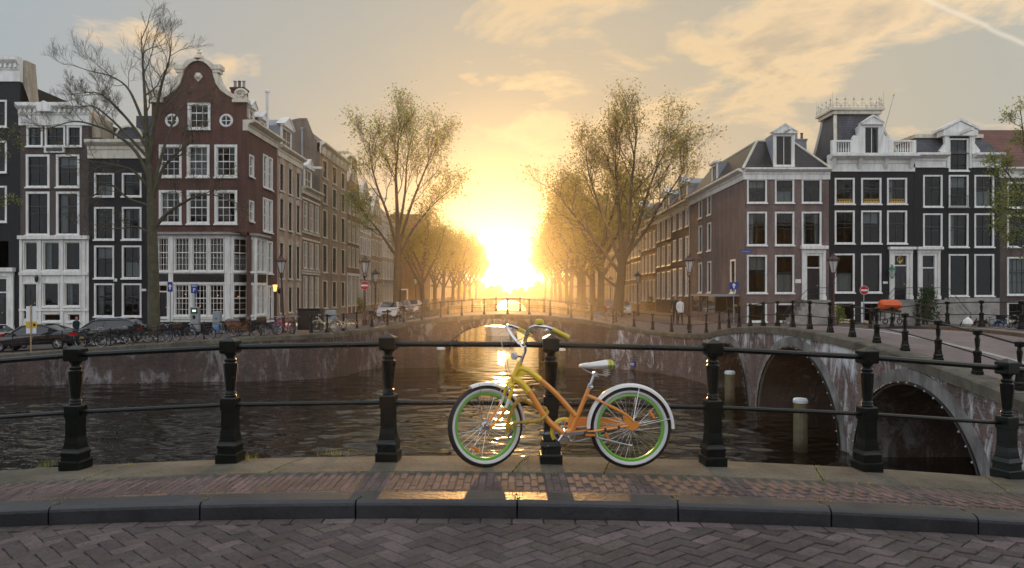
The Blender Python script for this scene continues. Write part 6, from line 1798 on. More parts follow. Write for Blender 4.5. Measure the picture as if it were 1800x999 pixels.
def car(name, label, loc, rz, paint, style='sedan', L=4.7, H=1.45, W=1.8, group=None, cat='car'):
    """front of the car points to local -x"""
    t = thing(name, label, cat, loc, rz, group)
    l = L / 2
    wf, wr = -l + .85, l - .95
    def archpts(c): return [(c + .37 * math.cos(a), .32 + .37 * math.sin(a)) for a in fr(PI, 0, 8)]
    low = [(-l + .05, .22)] + archpts(wf) + archpts(wr) + [(l - .05, .25)]
    belt = {'sedan': [(-l, .55), (-l + .12, .70), (-l + 1.25, .92), (-.2, .97), (l - 1.0, 1.03), (l - .1, 1.0), (l, .72)],
            'wagon': [(-l, .55), (-l + .12, .72), (-l + 1.05, .95), (-.2, 1.0), (l - .8, 1.06), (l - .12, 1.02), (l, .75)],
            'hatch': [(-l, .55), (-l + .1, .75), (-l + .95, 1.0), (0, 1.05), (l - .5, 1.1), (l - .1, 1.05), (l, .7)]}[style]
    roof = {'sedan': [(-l + 1.25, .92), (-l + 2.05, H - .03), (-l + 2.7, H), (l - 1.75, H - .04), (l - .75, 1.04)],
            'wagon': [(-l + 1.05, .95), (-l + 1.85, H - .02), (-l + 2.6, H), (l - .75, H - .06), (l - .15, 1.04)],
            'hatch': [(-l + .95, 1.0), (-l + 1.6, H - .03), (-l + 2.2, H), (l - .55, H - .08), (l - .12, 1.08)]}[style]
    body = MB()
    up = belt[::-1]
    prof = low + up
    hw = W / 2
    rings = []
    for yy, ins in ((-hw, .05), (-hw + .02, .01), (-hw + .06, 0), (hw - .06, 0), (hw - .02, .01), (hw, .05)):
        rings.append([(x * (1 - ins * .35), yy, z - (ins if z > .5 else 0)) for x, z in prof])
    body.rings(rings)
    part('body', body, paint, t, smooth=True)
    def top_section(xz, yo):
        x, z = xz
        f = (z - .95) / (H - .95); y = (hw - .05) * (1 - .20 * max(0, f))
        return x, y, z
    rf = MB(); RR = [top_section(p, 0) for p in roof]
    # roof skin as a band between both side frames, pillars kept as paint, glass set in
    n = len(RR)
    mid = RR[1:n - 1]
    rf.rings([[(x, -y, z - .05), (x, -y + .12, z), (x, 0, z + .025), (x, y - .12, z), (x, y, z - .05)] for x, y, z in mid], close=False, cap=False)
    for sg in (-1, 1):
        for a, b_ in zip(RR, RR[1:]):
            rf.tube([(a[0], sg * a[1], a[2] - .03), (b_[0], sg * b_[1], b_[2] - .03)], .045, 5)
        for xx in (0.12,):
            zt = H - .05; rf.tube([(xx + .05, sg * (hw - .06), .98), (xx + .1, sg * (hw - .06) * .82, zt)], .04, 4)
    part('roof', rf, paint, t, smooth=True)
    gm = MB()
    for sg in (-1, 1):
        gm.face([(x, sg * (y - .015), z - .05) for x, y, z in RR] if sg > 0 else [(x, sg * (y - .015), z - .05) for x, y, z in RR][::-1])
    o = part('side_window', gm, M['car_glass'], t)
    a, b_ = RR[0], RR[1]; gm = MB(); gm.face([(a[0], -a[1] + .03, a[2]), (b_[0], -b_[1] + .03, b_[2] - .03), (b_[0], b_[1] - .03, b_[2] - .03), (a[0], a[1] - .03, a[2])]); part('windscreen', gm, M['car_glass'], t)
    a, b_ = RR[-2], RR[-1]; gm = MB(); gm.face([(a[0], -a[1] + .03, a[2] - .03), (b_[0], -b_[1] + .03, b_[2]), (b_[0], b_[1] - .03, b_[2]), (a[0], a[1] - .03, a[2] - .03)]); part('rear_window', gm, M['car_glass'], t)
    tr = MB()
    for sg in (-1, 1):
        tr.tube([(x, sg * (y + .006), z - .02) for x, y, z in RR[0:n]], .014, 4)
    part('window_trim', tr, M['chrome'], t)
    for xx in (wf, wr):
        for sg in (-1, 1):
            w = link('wheel', WH[0], t, (xx, sg * (hw - .12), .33), 0 if sg < 0 else PI)
            link('rim', WH[1], w); link('brake_disc', WH[2], w)
    for sg in (-1, 1):
        b2 = MB(); b2.rings([[(-l - .01, sg * (hw - .5), .62), (-l - .01, sg * (hw - .5), .74), (-l + .08, sg * (hw - .06), .66)], [(-l + .25, sg * (hw - .5), .64), (-l + .25, sg * (hw - .45), .78), (-l + .38, sg * (hw - .005), .74)]]); part('headlight', b2, M['head'], t)
        b2 = MB(); b2.box(l - .28, l + .015, sg * hw - .04 if sg > 0 else -hw - .012, sg * hw + .012 if sg > 0 else -hw + .04, .74, .92); b2.box(l - .05, l + .02, min(sg * hw, sg * (hw - .4)), max(sg * hw, sg * (hw - .4)), .74, .92); part('tail_light', b2, M['tail'], t)
        b2 = MB(); b2.cbox(-l + 1.55, -l + 1.72, sg * hw - .02 if sg > 0 else -hw - .16, sg * hw + .16 if sg > 0 else -hw + .02, .96, 1.08, .03); part('mirror', b2, paint, t)
        b2 = MB()
        for xx in (-.25, .75): b2.box(xx, xx + .2, sg * (hw + .004) - .012, sg * (hw + .004) + .012, .82, .845)
        part('door_handle', b2, M['chrome'], t)
        b2 = MB()
        for xx in (-.62, .35, 1.25): b2.box(xx - .006, xx + .006, sg * (hw - .001) - .003, sg * (hw - .001) + .003, .36, .94)
        part('door_seam', b2, M['tyre'], t)
    b2 = MB(); b2.box(-l - .02, -l + .05, -.26, .26, .42, .53); part('number_plate', b2, M['yellow'], t)
    b2 = MB(); b2.box(l - .06, l + .02, -.26, .26, .5, .61); part('number_plate', b2, M['yellow'], t)
    b2 = MB(); b2.box(-l - .012, -l + .05, -.4, .4, .56, .70); part('grille', b2, M['tyre'], t)
    if style == 'wagon':
        b2 = MB()
        for sg in (-1, 1): b2.tube([(-.3, sg * .62, H + .03), (0, sg * .64, H + .07), (1.0, sg * .64, H + .05), (1.4, sg * .62, H)], .018, 5)
        part('roof_rail', b2, M['alloy'], t)
    return t
def lean(x): return math.atan2(z_left(x + 1.5) - z_left(x - 1.5), 3)
for (px, Y, nm, lab, mt, st, L, H, rz) in ((66, 42.4, 'sedan_car', 'shiny black sedan with chrome window trim parked on the quay', 'car_black', 'sedan', 4.95, 1.46, 0),
                              (188, 44.0, 'station_wagon', 'dark station wagon with silver roof rails parked behind the bicycles', 'car_black', 'wagon', 4.55, 1.5, 0),
                              (-42, 45.4, 'hatchback_car', 'pale silver car with red tail light cut off at the edge', 'car_white', 'hatch', 4.0, 1.52, 0)):
    x = wx(px, Y); o = car(nm, lab, (x, Y, z_left(x)), 0, M[mt], st, L, H); o.rotation_euler = (0, -lean(x), R(.5) + math.atan2(.9, 12))
CARW = ['first', 'second', 'third', 'fourth', 'fifth', 'sixth']
for k, (x, y, mt, st, rz) in enumerate(((11.4, 77, 'car_silver', 'hatch', 84), (11.1, 83.5, 'car_red', 'sedan', 92), (11.2, 89.5, 'car_silver', 'hatch', 88), (11.2, 96, 'car_blue', 'sedan', 90), (11.2, 102, 'car_white', 'hatch', 90), (11.2, 108, 'car_silver', 'hatch', 90))):
    car('parked_car', f'{mt[4:]} car nose to tail on the orange lit bank, {CARW[k]} from the bridge', (x, y, -1.03), R(rz), M[mt], st, 4.1, 1.48, group='cars parked along the canal')
for k, (x, y, mt, st, rz) in enumerate(((-11.2, 68, 'car_white', 'hatch', 90), (-11.3, 76, 'car_silver', 'sedan', 90), (-11.2, 83, 'car_white', 'hatch', 90), (-11.2, 91, 'car_blue', 'hatch', 90))):
    car('parked_car', f'{mt[4:]} car parked under the trees of the shaded bank, {CARW[k]} from the bridge', (x, y, -1.03), R(rz), M[mt], st, 4.1, 1.5, group='cars parked along the canal')
# ---- parked city bicycles
M['bike_black'] = mat('black_bicycle_paint', (.012, .012, .014), .3); M['bike_cream'] = mat('cream_bicycle_paint', (.55, .50, .36), .35); M['bike_pink'] = mat('pink_bicycle_paint', (.45, .05, .16), .35); M['bike_grey'] = mat('grey_bicycle_paint', (.2, .21, .22), .35); M['bike_blue'] = mat('dark_blue_bicycle_paint', (.02, .035, .09), .35)
M['leather'] = mat('brown_leather', (.10, .05, .025), .5); M['steel'] = mat('dull_steel', (.45, .45, .45), .35, metal=.9)
def city_wheel():
    a = MB(); a.torus((0, 0, 0), .325, .021, 22, 5, 'y')
    b = MB(); b.torus((0, 0, 0), .295, .012, 22, 4, 'y'); b.lathe([(.03, -.04), (.03, .04)], 6, axis='y')
    for k in range(12):
        t_ = k * PI / 6; b.tube([(.02 * math.cos(t_ + 1), .02 * (-1) ** k, .02 * math.sin(t_ + 1)), (.293 * math.cos(t_), 0, .293 * math.sin(t_))], .0035, 3, cap=False)
    return a.mesh('tyre', M['tyre'], True), b.mesh('rim', M['steel'], True)
CW = city_wheel()
def city_bike(paint, ladies=True, basket=False, bag=None):
    t = thing('bicycle', 'x', 'bicycle', (0, 0, 0))
    for xx in (-.54, .54):
        w = link('wheel', CW[0], t, (xx, 0, .345)); link('rim', CW[1], w)
    f = MB(); bb = (.06, 0, .29); hd = (-.42, 0, .80); ht = (-.44, 0, .90); st = (.17, 0, .78); ra = (.54, 0, .345)
    f.tube([hd, bb], .018, 5); f.tube([bb, st], .017, 5); f.tube([bb, ra], .012, 4); f.tube([st, ra], .010, 4); f.tube([hd, ht], .02, 6)
    f.tube([ht, (-.2, 0, .62), (.11, 0, .52)] if ladies else [ht, st], .017, 5)
    f.tube([hd, (-.47, 0, .68), (-.54, 0, .345)], .014, 5)
    part('frame', f, paint, t)
    m = MB()
    for xx, a0, a1 in ((-.54, R(30), R(150)), (.54, R(10), R(170))): m.torus((xx, 0, .345), .37, .022, 12, 4, 'y', a0, a1)
    m.cbox(.02, .5, .03, .075, .27, .40, .02)
    part('mudguard', m, paint, t)
    h = MB(); h.tube([ht, (-.45, 0, 1.02)], .014, 5); h.tube([(-.28, -.29, 1.02), (-.40, -.24, 1.06), (-.46, 0, 1.03), (-.40, .24, 1.06), (-.28, .29, 1.02)], .013, 5); h.lathe([(.05, 0), (.055, .04), (.02, .07)], 8, (-.55, 0, .87)); part('handlebar', h, M['steel'], t)
    s = MB(); s.tube([st, (.195, 0, .90)], .013, 5); s.rings([[(.02, -.02, .93), (.02, .02, .93), (.02, .02, .95), (.02, -.02, .95)], [(.12, -.05, .91), (.12, .05, .91), (.12, .05, .955), (.12, -.05, .955)], [(.30, -.10, .91), (.30, .10, .91), (.30, .10, .97), (.30, -.10, .97)]]); part('saddle', s, M['leather'], t)
    c = MB(); c.lathe([(.09, -.012), (.09, .012)], 12, bb, axis='y'); c.tube([(.06, -.09, .29), (-.08, -.09, .22)], .012, 4); c.tube([(.06, .09, .29), (.2, .09, .36)], .012, 4); c.box(-.12, -.04, -.17, -.09, .21, .235); c.box(.16, .24, .09, .17, .35, .375); part('crank', c, M['steel'], t)
    r = MB(); r.box(.32, .72, -.07, .07, .735, .75); r.tube([(.66, -.06, .74), (.54, -.03, .36)], .007, 3); r.tube([(.66, .06, .74), (.54, .03, .36)], .007, 3); part('carrier', r, M['thin_iron'], t)
    if basket:
        k = MB(); k.rings([[(-.78, -.17, .82), (-.50, -.17, .82), (-.50, .17, .82), (-.78, .17, .82)], [(-.84, -.21, 1.06), (-.47, -.21, 1.06), (-.47, .21, 1.06), (-.84, .21, 1.06)]]); part('crate', k, M['leather'] if basket == 1 else M['thin_iron'], t)
    if bag:
        k = MB()
        for sg in (-1, 1): k.cbox(.36, .7, sg * .14 - .05, sg * .14 + .05, .42, .73, .04)
        part('saddle_bag', k, bag, t)
    return t
M['blue_bag'] = mat('light_blue_pannier', (.10, .25, .50), .5)
BK = [city_bike(M['bike_black']), city_bike(M['bike_black'], False, 2), city_bike(M['bike_cream'], True), city_bike(M['bike_grey'], False, 0, M['blue_bag']), city_bike(M['bike_pink'], True), city_bike(M['bike_blue'], True, 1)]
used = set()
def park(i, px, Y, ang, label, lean=8, group='bicycles parked on the quay', z=None, x=None):
    o = BK[i] if i not in used else copy_tree(BK[i]); used.add(i)
    x = wx(px, Y) if x is None else x
    o.location = (x, Y, (z_left(x) if x < 0 else -1.02) if z is None else z)
    o.rotation_euler = (R(lean), 0, R(ang)); o['label'] = label; o['group'] = group
    return o
park(0, 160, 40.9, 4, 'black bicycle by the water in front of the gap between sedan and wagon')
park(1, 210, 41.2, 184, 'black bicycle with front crate before the rear of the wagon')
park(0, 181, 41.9, -12, 'black step-through bicycle against the wagon side', -6)
park(0, 276, 41.9, 178, 'black bicycle leaning in front of the bare tree trunk', 6)
park(1, 262, 42.7, 12, 'black crate bicycle right behind the trunk foot of the bare tree', -6)
park(5, 300, 42.8, 155, 'dark blue bicycle standing between the bare tree and the ticket machine', -6)
park(0, 352, 42.1, 6, 'black step-through bicycle with chain case below the P sign')
park(3, 398, 42.9, 172, 'grey bicycle with blue panniers before the electrical cabinet', -5)
park(1, 448, 42.9, 15, 'black bicycle just past the wooden cargo box')
park(0, 463, 43.3, 100, 'black bicycle parked across the quay in the crowded rack', 4)
park(5, 474, 43.0, 70, 'dark blue bicycle in the middle of the crowded rack', -4)
park(3, 486, 43.4, 110, 'grey bicycle with light blue pannier in the crowded rack', 5)
park(4, 501, 43.2, 62, 'pink bicycle at the end of the crowded rack', -6)
park(0, 512, 43.8, 120, 'black bicycle behind the pink one', 6)
park(2, 573, 43.6, 10, 'cream bicycle with big frame beside the round quay corner', -7)
park(2, 602, 44.7, 35, 'cream bicycle standing behind the quay corner post', 6)
park(1, 671, 50.3, 2, 'dark bicycle with crate by the bridge railing near the no entry sign', 6, z=-.95)
park(0, 690, 51.2, 190, 'black bicycle on the bridge ramp behind the crate bicycle', -5, z=-.9)
park(5, 722, 54, 20, 'dark blue bicycle farther back along the single arch bridge', 4, z=-.7)
for k, (px, Y, i, a) in enumerate(((1726, 42.6, 0, 80), (1742, 42.8, 1, 100), (1760, 42.5, 3, 75), (1776, 42.8, 0, 105), (1793, 42.6, 5, 82), (1706, 43.0, 0, 96))):
    park(i, px, Y, a, ['black bicycle first in the row behind the far railing posts', 'black crate bicycle in the row below the second black house', 'grey bicycle with blue panniers in the row by the brown house', 'black bicycle beside the grey one in that row', 'dark blue bicycle at the end by the overhanging tree', 'black bicycle next to the white bag'][k], 4, 'bicycles below the black houses')
for k, (px, Y, a) in enumerate(((1044, 60.5, 20), (1062, 60.0, 160), (1076, 61.5, 35), (1000, 63.0, 90))):
    park([0, 3, 2, 0][k], px, Y, a, ['black bicycle on the bank behind the single arch bridge railing', 'grey bicycle glinting under the biggest tree', 'cream bicycle beside the trunk of the biggest tree', 'black bicycle near the first parked car'][k], 4, 'bicycles under the biggest tree', z=-1.03)
# cargo bike with wooden box
t = thing('cargo_bicycle', 'cargo bicycle with a brown wooden box and dark cover', 'cargo bicycle', at(423, 592, 43.0), 0)
t.location.z = z_left(t.location.x)
M['box_wood'] = mat('varnished_plywood', (.20, .075, .03), .5, var=.3)
b = MB(); b.rings([[(-.62, -.32, .42), (.42, -.32, .36), (.42, .32, .36), (-.62, .32, .42)], [(-.78, -.36, .95), (.52, -.36, .9), (.52, .36, .9), (-.78, .36, .95)]]); part('box', b, M['box_wood'], t)
b = MB(); b.rings([[(-.80, -.38, .95), (.16, -.38, .93), (.16, .38, .93), (-.80, .38, .95)], [(-.6, -.3, 1.05), (.1, -.3, 1.02), (.1, .3, 1.02), (-.6, .3, 1.05)]]); part('cover', b, M['car_blue'], t)
for xx, yy in ((-.3, -.42), (-.3, .42), (.95, 0)):
    w = link('wheel', CW[0], t, (xx, yy, .345)); link('rim', CW[1], w)
b = MB(); b.tube([(.4, 0, .4), (.7, 0, .35), (.95, 0, .35)], .02, 5); b.tube([(.7, 0, .35), (.8, 0, .85)], .018, 5); b.box(.68, .95, -.09, .09, .85, .92); b.tube([(.45, -.3, 1.05), (.5, 0, 1.0), (.45, .3, 1.05)], .015, 5); b.tube([(.45, 0, .4), (.5, 0, 1.0)], .016, 5); part('frame', b, M['bike_black'], t)
# scooter between white car and sedan
t = thing('motor_scooter', 'dark scooter with silver mirror standing behind the sedan bonnet', 'scooter', at(24, 606, 45.0)); t.location.z = z_left(t.location.x)
for xx in (-.55, .6):
    b = MB(); b.torus((0, 0, 0), .2, .055, 16, 6, 'y'); w = part('wheel', b, M['tyre'], t, (xx, 0, .25))
b = MB(); b.rings([[(.1, -.16, .35), (.85, -.14, .45), (.85, .14, .45), (.1, .16, .35)], [(.05, -.18, .72), (.9, -.14, .78), (.9, .14, .78), (.05, .18, .72)]]); b.rings([[(-.55, -.15, .3), (.1, -.15, .25), (.1, .15, .25), (-.55, .15, .3)], [(-.55, -.15, .36), (.1, -.15, .31), (.1, .15, .31), (-.55, .15, .36)]]); b.rings([[(-.5, -.18, .3), (-.4, -.16, .3), (-.4, .16, .3), (-.5, .18, .3)], [(-.42, -.2, .95), (-.34, -.18, .95), (-.34, .18, .95), (-.42, .2, .95)]]); part('body', b, M['car_black'], t)
b = MB(); b.tube([(-.3, -.33, 1.08), (-.38, 0, 1.0), (-.3, .33, 1.08)], .02, 5); b.lathe([(.01, 0), (.07, .02), (.01, .04)], 8, (-.36, -.3, 1.3), axis='y'); b.tube([(-.35, -.25, 1.05), (-.36, -.3, 1.28)], .01, 4); part('handlebar', b, M['steel'], t)
b = MB(); b.cbox(.0, .85, -.14, .14, .78, .88, .04); part('seat', b, M['tyre'], t)
# orange covered cart on the far side of the right bridge
M['orange'] = mat('orange_tarpaulin', (.62, .10, .02), .5, var=.12)
t = thing('covered_cart', 'bright orange tarpaulin covered cart behind the bridge railing', 'cart', at(1564, 570, 41.9))
b = MB(); b.rings([[(x, s_ * math.cos(a) * .38, 1.08 + s_ * .30 * math.sin(a)) for a in fr(0, 2 * PI, 8)[:-1]] for x, s_ in ((-.58, .6), (-.48, 1.0), (.0, 1.05), (.42, 1.0), (.58, .6))]); part('cover', b, M['orange'], t)
b = MB(); b.box(-.5, .5, -.3, .3, .66, .79)
for xx in (-.42, .38):
    for yy in (-.28, .24): b.box(xx, xx + .04, yy, yy + .04, .15, .66)
part('frame', b, M['thin_iron'], t)
for xx in (-.4, .4):
    b = MB(); b.torus((0, 0, 0), .14, .035, 14, 5, 'y'); part('wheel', b, M['tyre'], t, (xx, -.3, .175))
t = thing('rubbish_bag', 'white rubbish bag on the kerb near the parked bicycles', 'bag', at(1701, 573, 42.3))
b = MB(); b.lathe([(.16, 0), (.27, .12), (.25, .3), (.12, .44), (.05, .5), (.1, .58)], 9); part('bag', b, M['white'], t, smooth=True)
# ---- people
def person(label, base, h, coat, trousers, hair, rz=0.0, stride=.12, skin=(.42, .26, .19), skirt=False, bend=0.0, sit=False):
    t = thing('person', label, 'person', base, rz)
    k = h / 1.75
    V = []; E = []; Rd = []
    def add(p, r, par=None):
        V.append(Vector(p) * k); Rd.append((r[0] * k, r[1] * k) if isinstance(r, tuple) else (r * k, r * k))
        if par is not None: E.append((par, len(V) - 1))
        return len(V) - 1
    b = bend
    pel = add((0, 0, .93), (.16, .11)); wa = add((0, -.2 * b, 1.10), (.14, .10), pel); ch = add((0, -.5 * b, 1.32), (.18, .12), wa); nk0 = add((0, -.6 * b, 1.47), (.10, .08), ch); nk = add((0, -.66 * b - .01, 1.53), .05, nk0)
    h0 = add((0, -.7 * b - .025, 1.60), (.07, .085), nk); h1 = add((0, -.72 * b - .02, 1.68), (.078, .095), h0); add((0, -.72 * b - .01, 1.74), (.05, .06), h1)
    for sg in (-1, 1):
        hp = add((sg * .09, 0, .86), .095, pel); kn = add((sg * .095, -sg * stride * .5 - .02, .48), .062, hp); an = add((sg * .095, -sg * stride + .02, .09), .042, kn); add((sg * .10, -sg * stride - .12, .035), (.04, .03), an)
        shd = add((sg * .19, -.52 * b, 1.41), .062, nk0); el = add((sg * .245, -.45 * b + .02 + sg * stride * .3, 1.13), .045, shd); wr = add((sg * .235, -.5 * b - .08 + sg * stride * .8, .90), .033, el)
        hn = add((sg * .23, -.5 * b - .10 + sg * stride * .9, .83), (.036, .022), wr)
        for f in range(4): 
            a0 = add((sg * .23 + (f - 1.5) * .006, -.5 * b - .135 + f * .018 + sg * stride * .9, .765 - .006 * (f % 3)), .0095, hn)
            add((sg * .225 + (f - 1.5) * .006, -.5 * b - .14 + f * .018 + sg * stride * .9, .735 - .008 * (f % 3)), .008, a0)
        add((sg * .20, -.5 * b - .15 + sg * stride * .9, .81), .009, hn)
    me = bpy.data.meshes.new('body'); me.from_pydata([tuple(v) for v in V], E, [])
    o = link('body', me, t); o.modifiers.new('skin', 'SKIN'); 
    for i, sv in enumerate(me.skin_vertices[0].data):
        sv.radius = Rd[i]; sv.use_root = (i == 0)
    sb = o.modifiers.new('sub', 'SUBSURF'); sb.levels = 2; sb.render_levels = 2
    dg = bpy.context.evaluated_depsgraph_get(); m2 = bpy.data.meshes.new_from_object(o.evaluated_get(dg)); m2.name = 'body'
    o.modifiers.clear(); o.data = m2
    m2.materials.clear()
    for c in (coat, trousers, M['skin'], M['tyre']): m2.materials.append(c)
    for p in m2.polygons:
        z = p.center.z / k; p.use_smooth = True
        p.material_index = 2 if (z > 1.51 or z < .885 and abs(p.center.x) > .195 * k and z > .7) else (3 if z < .1 else (0 if z > .80 or (abs(p.center.x) > .2 * k and z > .7) else 1))
    hc = Vector((0, (-.72 * b - .012), 1.685)) * k
    hm = MB(); rings = []
    for zf, rr in ((-.10, .086), (-.04, .098), (.03, .096), (.07, .07), (.095, .015)):
        ring = []
        for j in range(12):
            a = 2 * PI * j / 12; front = math.sin(a) < -.35 and zf < .045
            q_ = rr * (.8 if front else 1.0); ring.append((hc.x + q_ * math.cos(a) * .88 * k, hc.y + (.045 if front else .012) * k + q_ * math.sin(a) * k, hc.z + (zf + (.03 if front else 0)) * k))
        rings.append(ring)
    hm.rings(rings); part('hair', hm, hair, t, smooth=True)
    fm = MB(); fy = hc.y - .098 * k
    fm.extr_y([(-.012 * k, hc.z - .045 * k), (.012 * k, hc.z - .045 * k), (0, hc.z + .005 * k)], fy - .02 * k, fy + .03 * k)
    part('nose', fm, M['skin'], t)
    fm = MB()
    for sg in (-1, 1): fm.lathe([(.010 * k, -.01), (.009 * k, .006 * k)], 6, (sg * .032 * k, fy + .008 * k, hc.z + .008 * k), axis='y')
    fm.box(-.022 * k, .022 * k, fy + .0, fy + .02 * k, hc.z - .072 * k, hc.z - .064 * k); part('eye', fm, M['tyre'], t)
    fm = MB()
    for sg in (-1, 1): fm.lathe([(.012 * k, -.03 * k), (.022 * k, 0), (.012 * k, .03 * k)], 6, (sg * .078 * k, hc.y + .01 * k, hc.z - .01 * k))
    part('ear', fm, M['skin'], t)
    return t
M['skin'] = mat('skin', (.42, .25, .18), .5)
M['coat_white'] = mat('white_coat', (.72, .70, .66), .8); M['coat_dark'] = mat('dark_coat', (.02, .02, .024), .8); M['jeans'] = mat('dark_jeans', (.02, .022, .03), .8); M['hair_dark'] = mat('dark_hair', (.02, .014, .01), .6); M['hair_red'] = mat('red_brown_hair', (.16, .05, .02), .6); M['coat_teal'] = mat('teal_dark_jacket', (.015, .035, .045), .8)
person('woman in a white jacket and dark trousers walking by the lamp post', at(1195.5, 571, 46.6), 1.68, M['coat_white'], M['jeans'], M['hair_dark'], R(10), .16)
person('person in dark clothes walking behind the woman in white', at(1187, 569, 47.6), 1.78, M['coat_dark'], M['jeans'], M['hair_dark'], R(-10), .14)
person('person in a dark jacket walking between the sedan and the white shop front', (wx(133, 47.5), 47.5, z_left(wx(133, 47.5))), 1.76, M['coat_teal'], M['jeans'], M['hair_red'], R(70), .2, bend=.1)
person('person with red brown hair beyond the bridge deck, only the head showing', (wx(1654, 44.5), 44.5, -1.65), 1.5, M['coat_dark'], M['jeans'], M['hair_red'], 0, .05)
# ------------------------------------------------------------------ the cruiser bicycle
M['b_yellow'] = mat('yellow_frame_paint', (.86, .60, .02), .22, coat=.8); M['b_orange'] = mat('orange_frame_paint', (.74, .27, .035), .25, coat=.8)
M['b_white'] = mat('white_fender_paint', (.80, .79, .76), .2, coat=.8); M['b_green'] = mat('green_rim_paint', (.15, .45, .06), .25, coat=.6)
M['whitewall'] = mat('white_sidewall_rubber', (.62, .62, .62), .6); M['b_tyre'] = mat('dark_brown_tyre_rubber', (.018, .013, .012), .7)
M['reflector'] = mat('orange_reflector', (.80, .24, .02), .2, coat=.5); M['grip'] = mat('yellow_green_rubber_grip', (.62, .52, .05), .5)
M['seat_white'] = mat('white_saddle_vinyl', (.72, .71, .70), .4, bump=.1); M['chain_cloth'] = mat('ochre_chain_sleeve', (.42, .27, .04), .85, var=.3, scale=30, bump=.4)
M['clear'] = mat('clear_lamp_plastic', (.6, .62, .64), .1)
def stripes():
    m = mat('striped_saddle_patch', (.4, .45, .1), .6); T = NT(m.node_tree); bs = next(n for n in T.n if n.type == 'BSDF_PRINCIPLED')
    sp = T.new('ShaderNodeSeparateXYZ'); T.put(sp.inputs[0], T.new('ShaderNodeTexCoord').outputs['Object'])
    T.put(bs.inputs['Base Color'], T.ramp(T.math('FRACT', T.math('MULTIPLY', sp.outputs[0], 34.0)), [(0.3, (.38, .42, .05)), (0.36, (.16, .24, .04)), (0.62, (.16, .24, .04)), (0.68, (.50, .48, .16))]))
    return m
M['stripe'] = stripes()
BY = 6.075
def B(px, py, y=0.0):
    return Vector(((px - 980) / 214.0, y, (817.5 - py) / 214.0))
bike = thing('cruiser_bicycle', 'yellow and orange cruiser bicycle with white wall tyres and green rims leaning on the railing', 'bicycle', ((980 - 900) / 214.0, BY - .03, hump(.374) + .003))
bike.rotation_euler = (R(-2.2), 0, 0)
def smooth(pts, k=5):
    P = [Vector(p) for p in pts]; out = []
    for i in range(len(P) - 1):
        a = P[max(i - 1, 0)]; b = P[i]; c = P[i + 1]; e = P[min(i + 2, len(P) - 1)]
        for j in range(k):
            t = j / k
            out.append(.5 * ((2 * b) + (c - a) * t + (2 * a - 5 * b + 4 * c - e) * t * t + (3 * b - a - 3 * c + e) * t ** 3))
    out.append(P[-1]); return out
# wheels
RW = .331
def big_wheel(name, loc, rot, seed, refl):
    t = link('wheel', None, bike, loc, rot=rot)
    a = MB(); a.torus((0, 0, 0), .3015, .0295, 72, 14, 'y', sy=.92); part('tyre', a, M['b_tyre'], t, smooth=True)
    for sg in (-1, 1):
        w = MB(); rings = []
        pr = [(.2735, .0085), (.2775, .020), (.285, .0262), (.293, .0292), (.3000, .0298), (.3018, .0283)]
        for i in range(73):
            an = 2 * PI * i / 72; rings.append([(q_ * math.cos(an), sg * y, q_ * math.sin(an)) for q_, y in pr])
        if sg > 0: rings = [r_[::-1] for r_ in rings]
        w.rings(rings, close=False, cap=False); part('white_wall', w, M['whitewall'], t, smooth=True)
    g_ = MB(); rings = []
    for i in range(73):
        an = 2 * PI * i / 72; rings.append([(q_ * math.cos(an), y, q_ * math.sin(an)) for q_, y in ((.276, -.0165), (.259, -.0175), (.2525, -.010), (.2525, .010), (.259, .0175), (.276, .0165))])
    g_.rings(rings, cap=False); part('rim', g_, M['b_green'], t, smooth=True)
    s = MB()
    for k in range(36):
        an = 2 * PI * k / 36; sg = -1 if k % 2 else 1; off = (.55 if (k // 2) % 2 else -.55)
        s.tube([(.024 * math.cos(an + off * 1.8), sg * .026, .024 * math.sin(an + off * 1.8)), (.2545 * math.cos(an), sg * .004, .2545 * math.sin(an))], .0016, 4, cap=False)
    part('spokes', s, M['chrome'], t)
    h = MB(); h.lathe([(.010, -.055), (.012, -.034), (.030, -.032), (.030, -.024), (.016, -.02), (.015, .02), (.030, .024), (.030, .032), (.012, .034), (.010, .055)], 14, axis='y'); part('hub', h, M['chrome'], t, smooth=True)
    for an, q_ in refl:
        r_ = MB(); r_.rings([[(-.042, -.014, .0), (-.03, -.014, -.012), (.03, -.014, -.012), (.042, -.014, 0), (.03, -.014, .012), (-.03, -.014, .012)], [(-.038, -.030, .0), (-.028, -.030, -.010), (.028, -.030, -.010), (.038, -.030, 0), (.028, -.030, .010), (-.028, -.030, .010)]])
        part('reflector', r_, M['reflector'], t, (q_ * math.cos(an), 0, q_ * math.sin(an)), rot=(0, -(an + PI / 2), 0))
    v = MB(); v.tube([(.253, 0, 0), (.225, 0, 0)], .004, 5); part('valve', v, M['b_tyre'], t, (0, 0, 0), rot=(0, R(28), 0))
    return t
rw = big_wheel('rear', B(1107.5, 749.2), (0, R(10), 0), 1, [(R(42), .205), (R(212), .205)])
STEER = R(-26)
hubF = B(854, 746.5, -.012)
fw = big_wheel('front', hubF, (R(-5), 0, -STEER), 2, [(R(238), .205)])
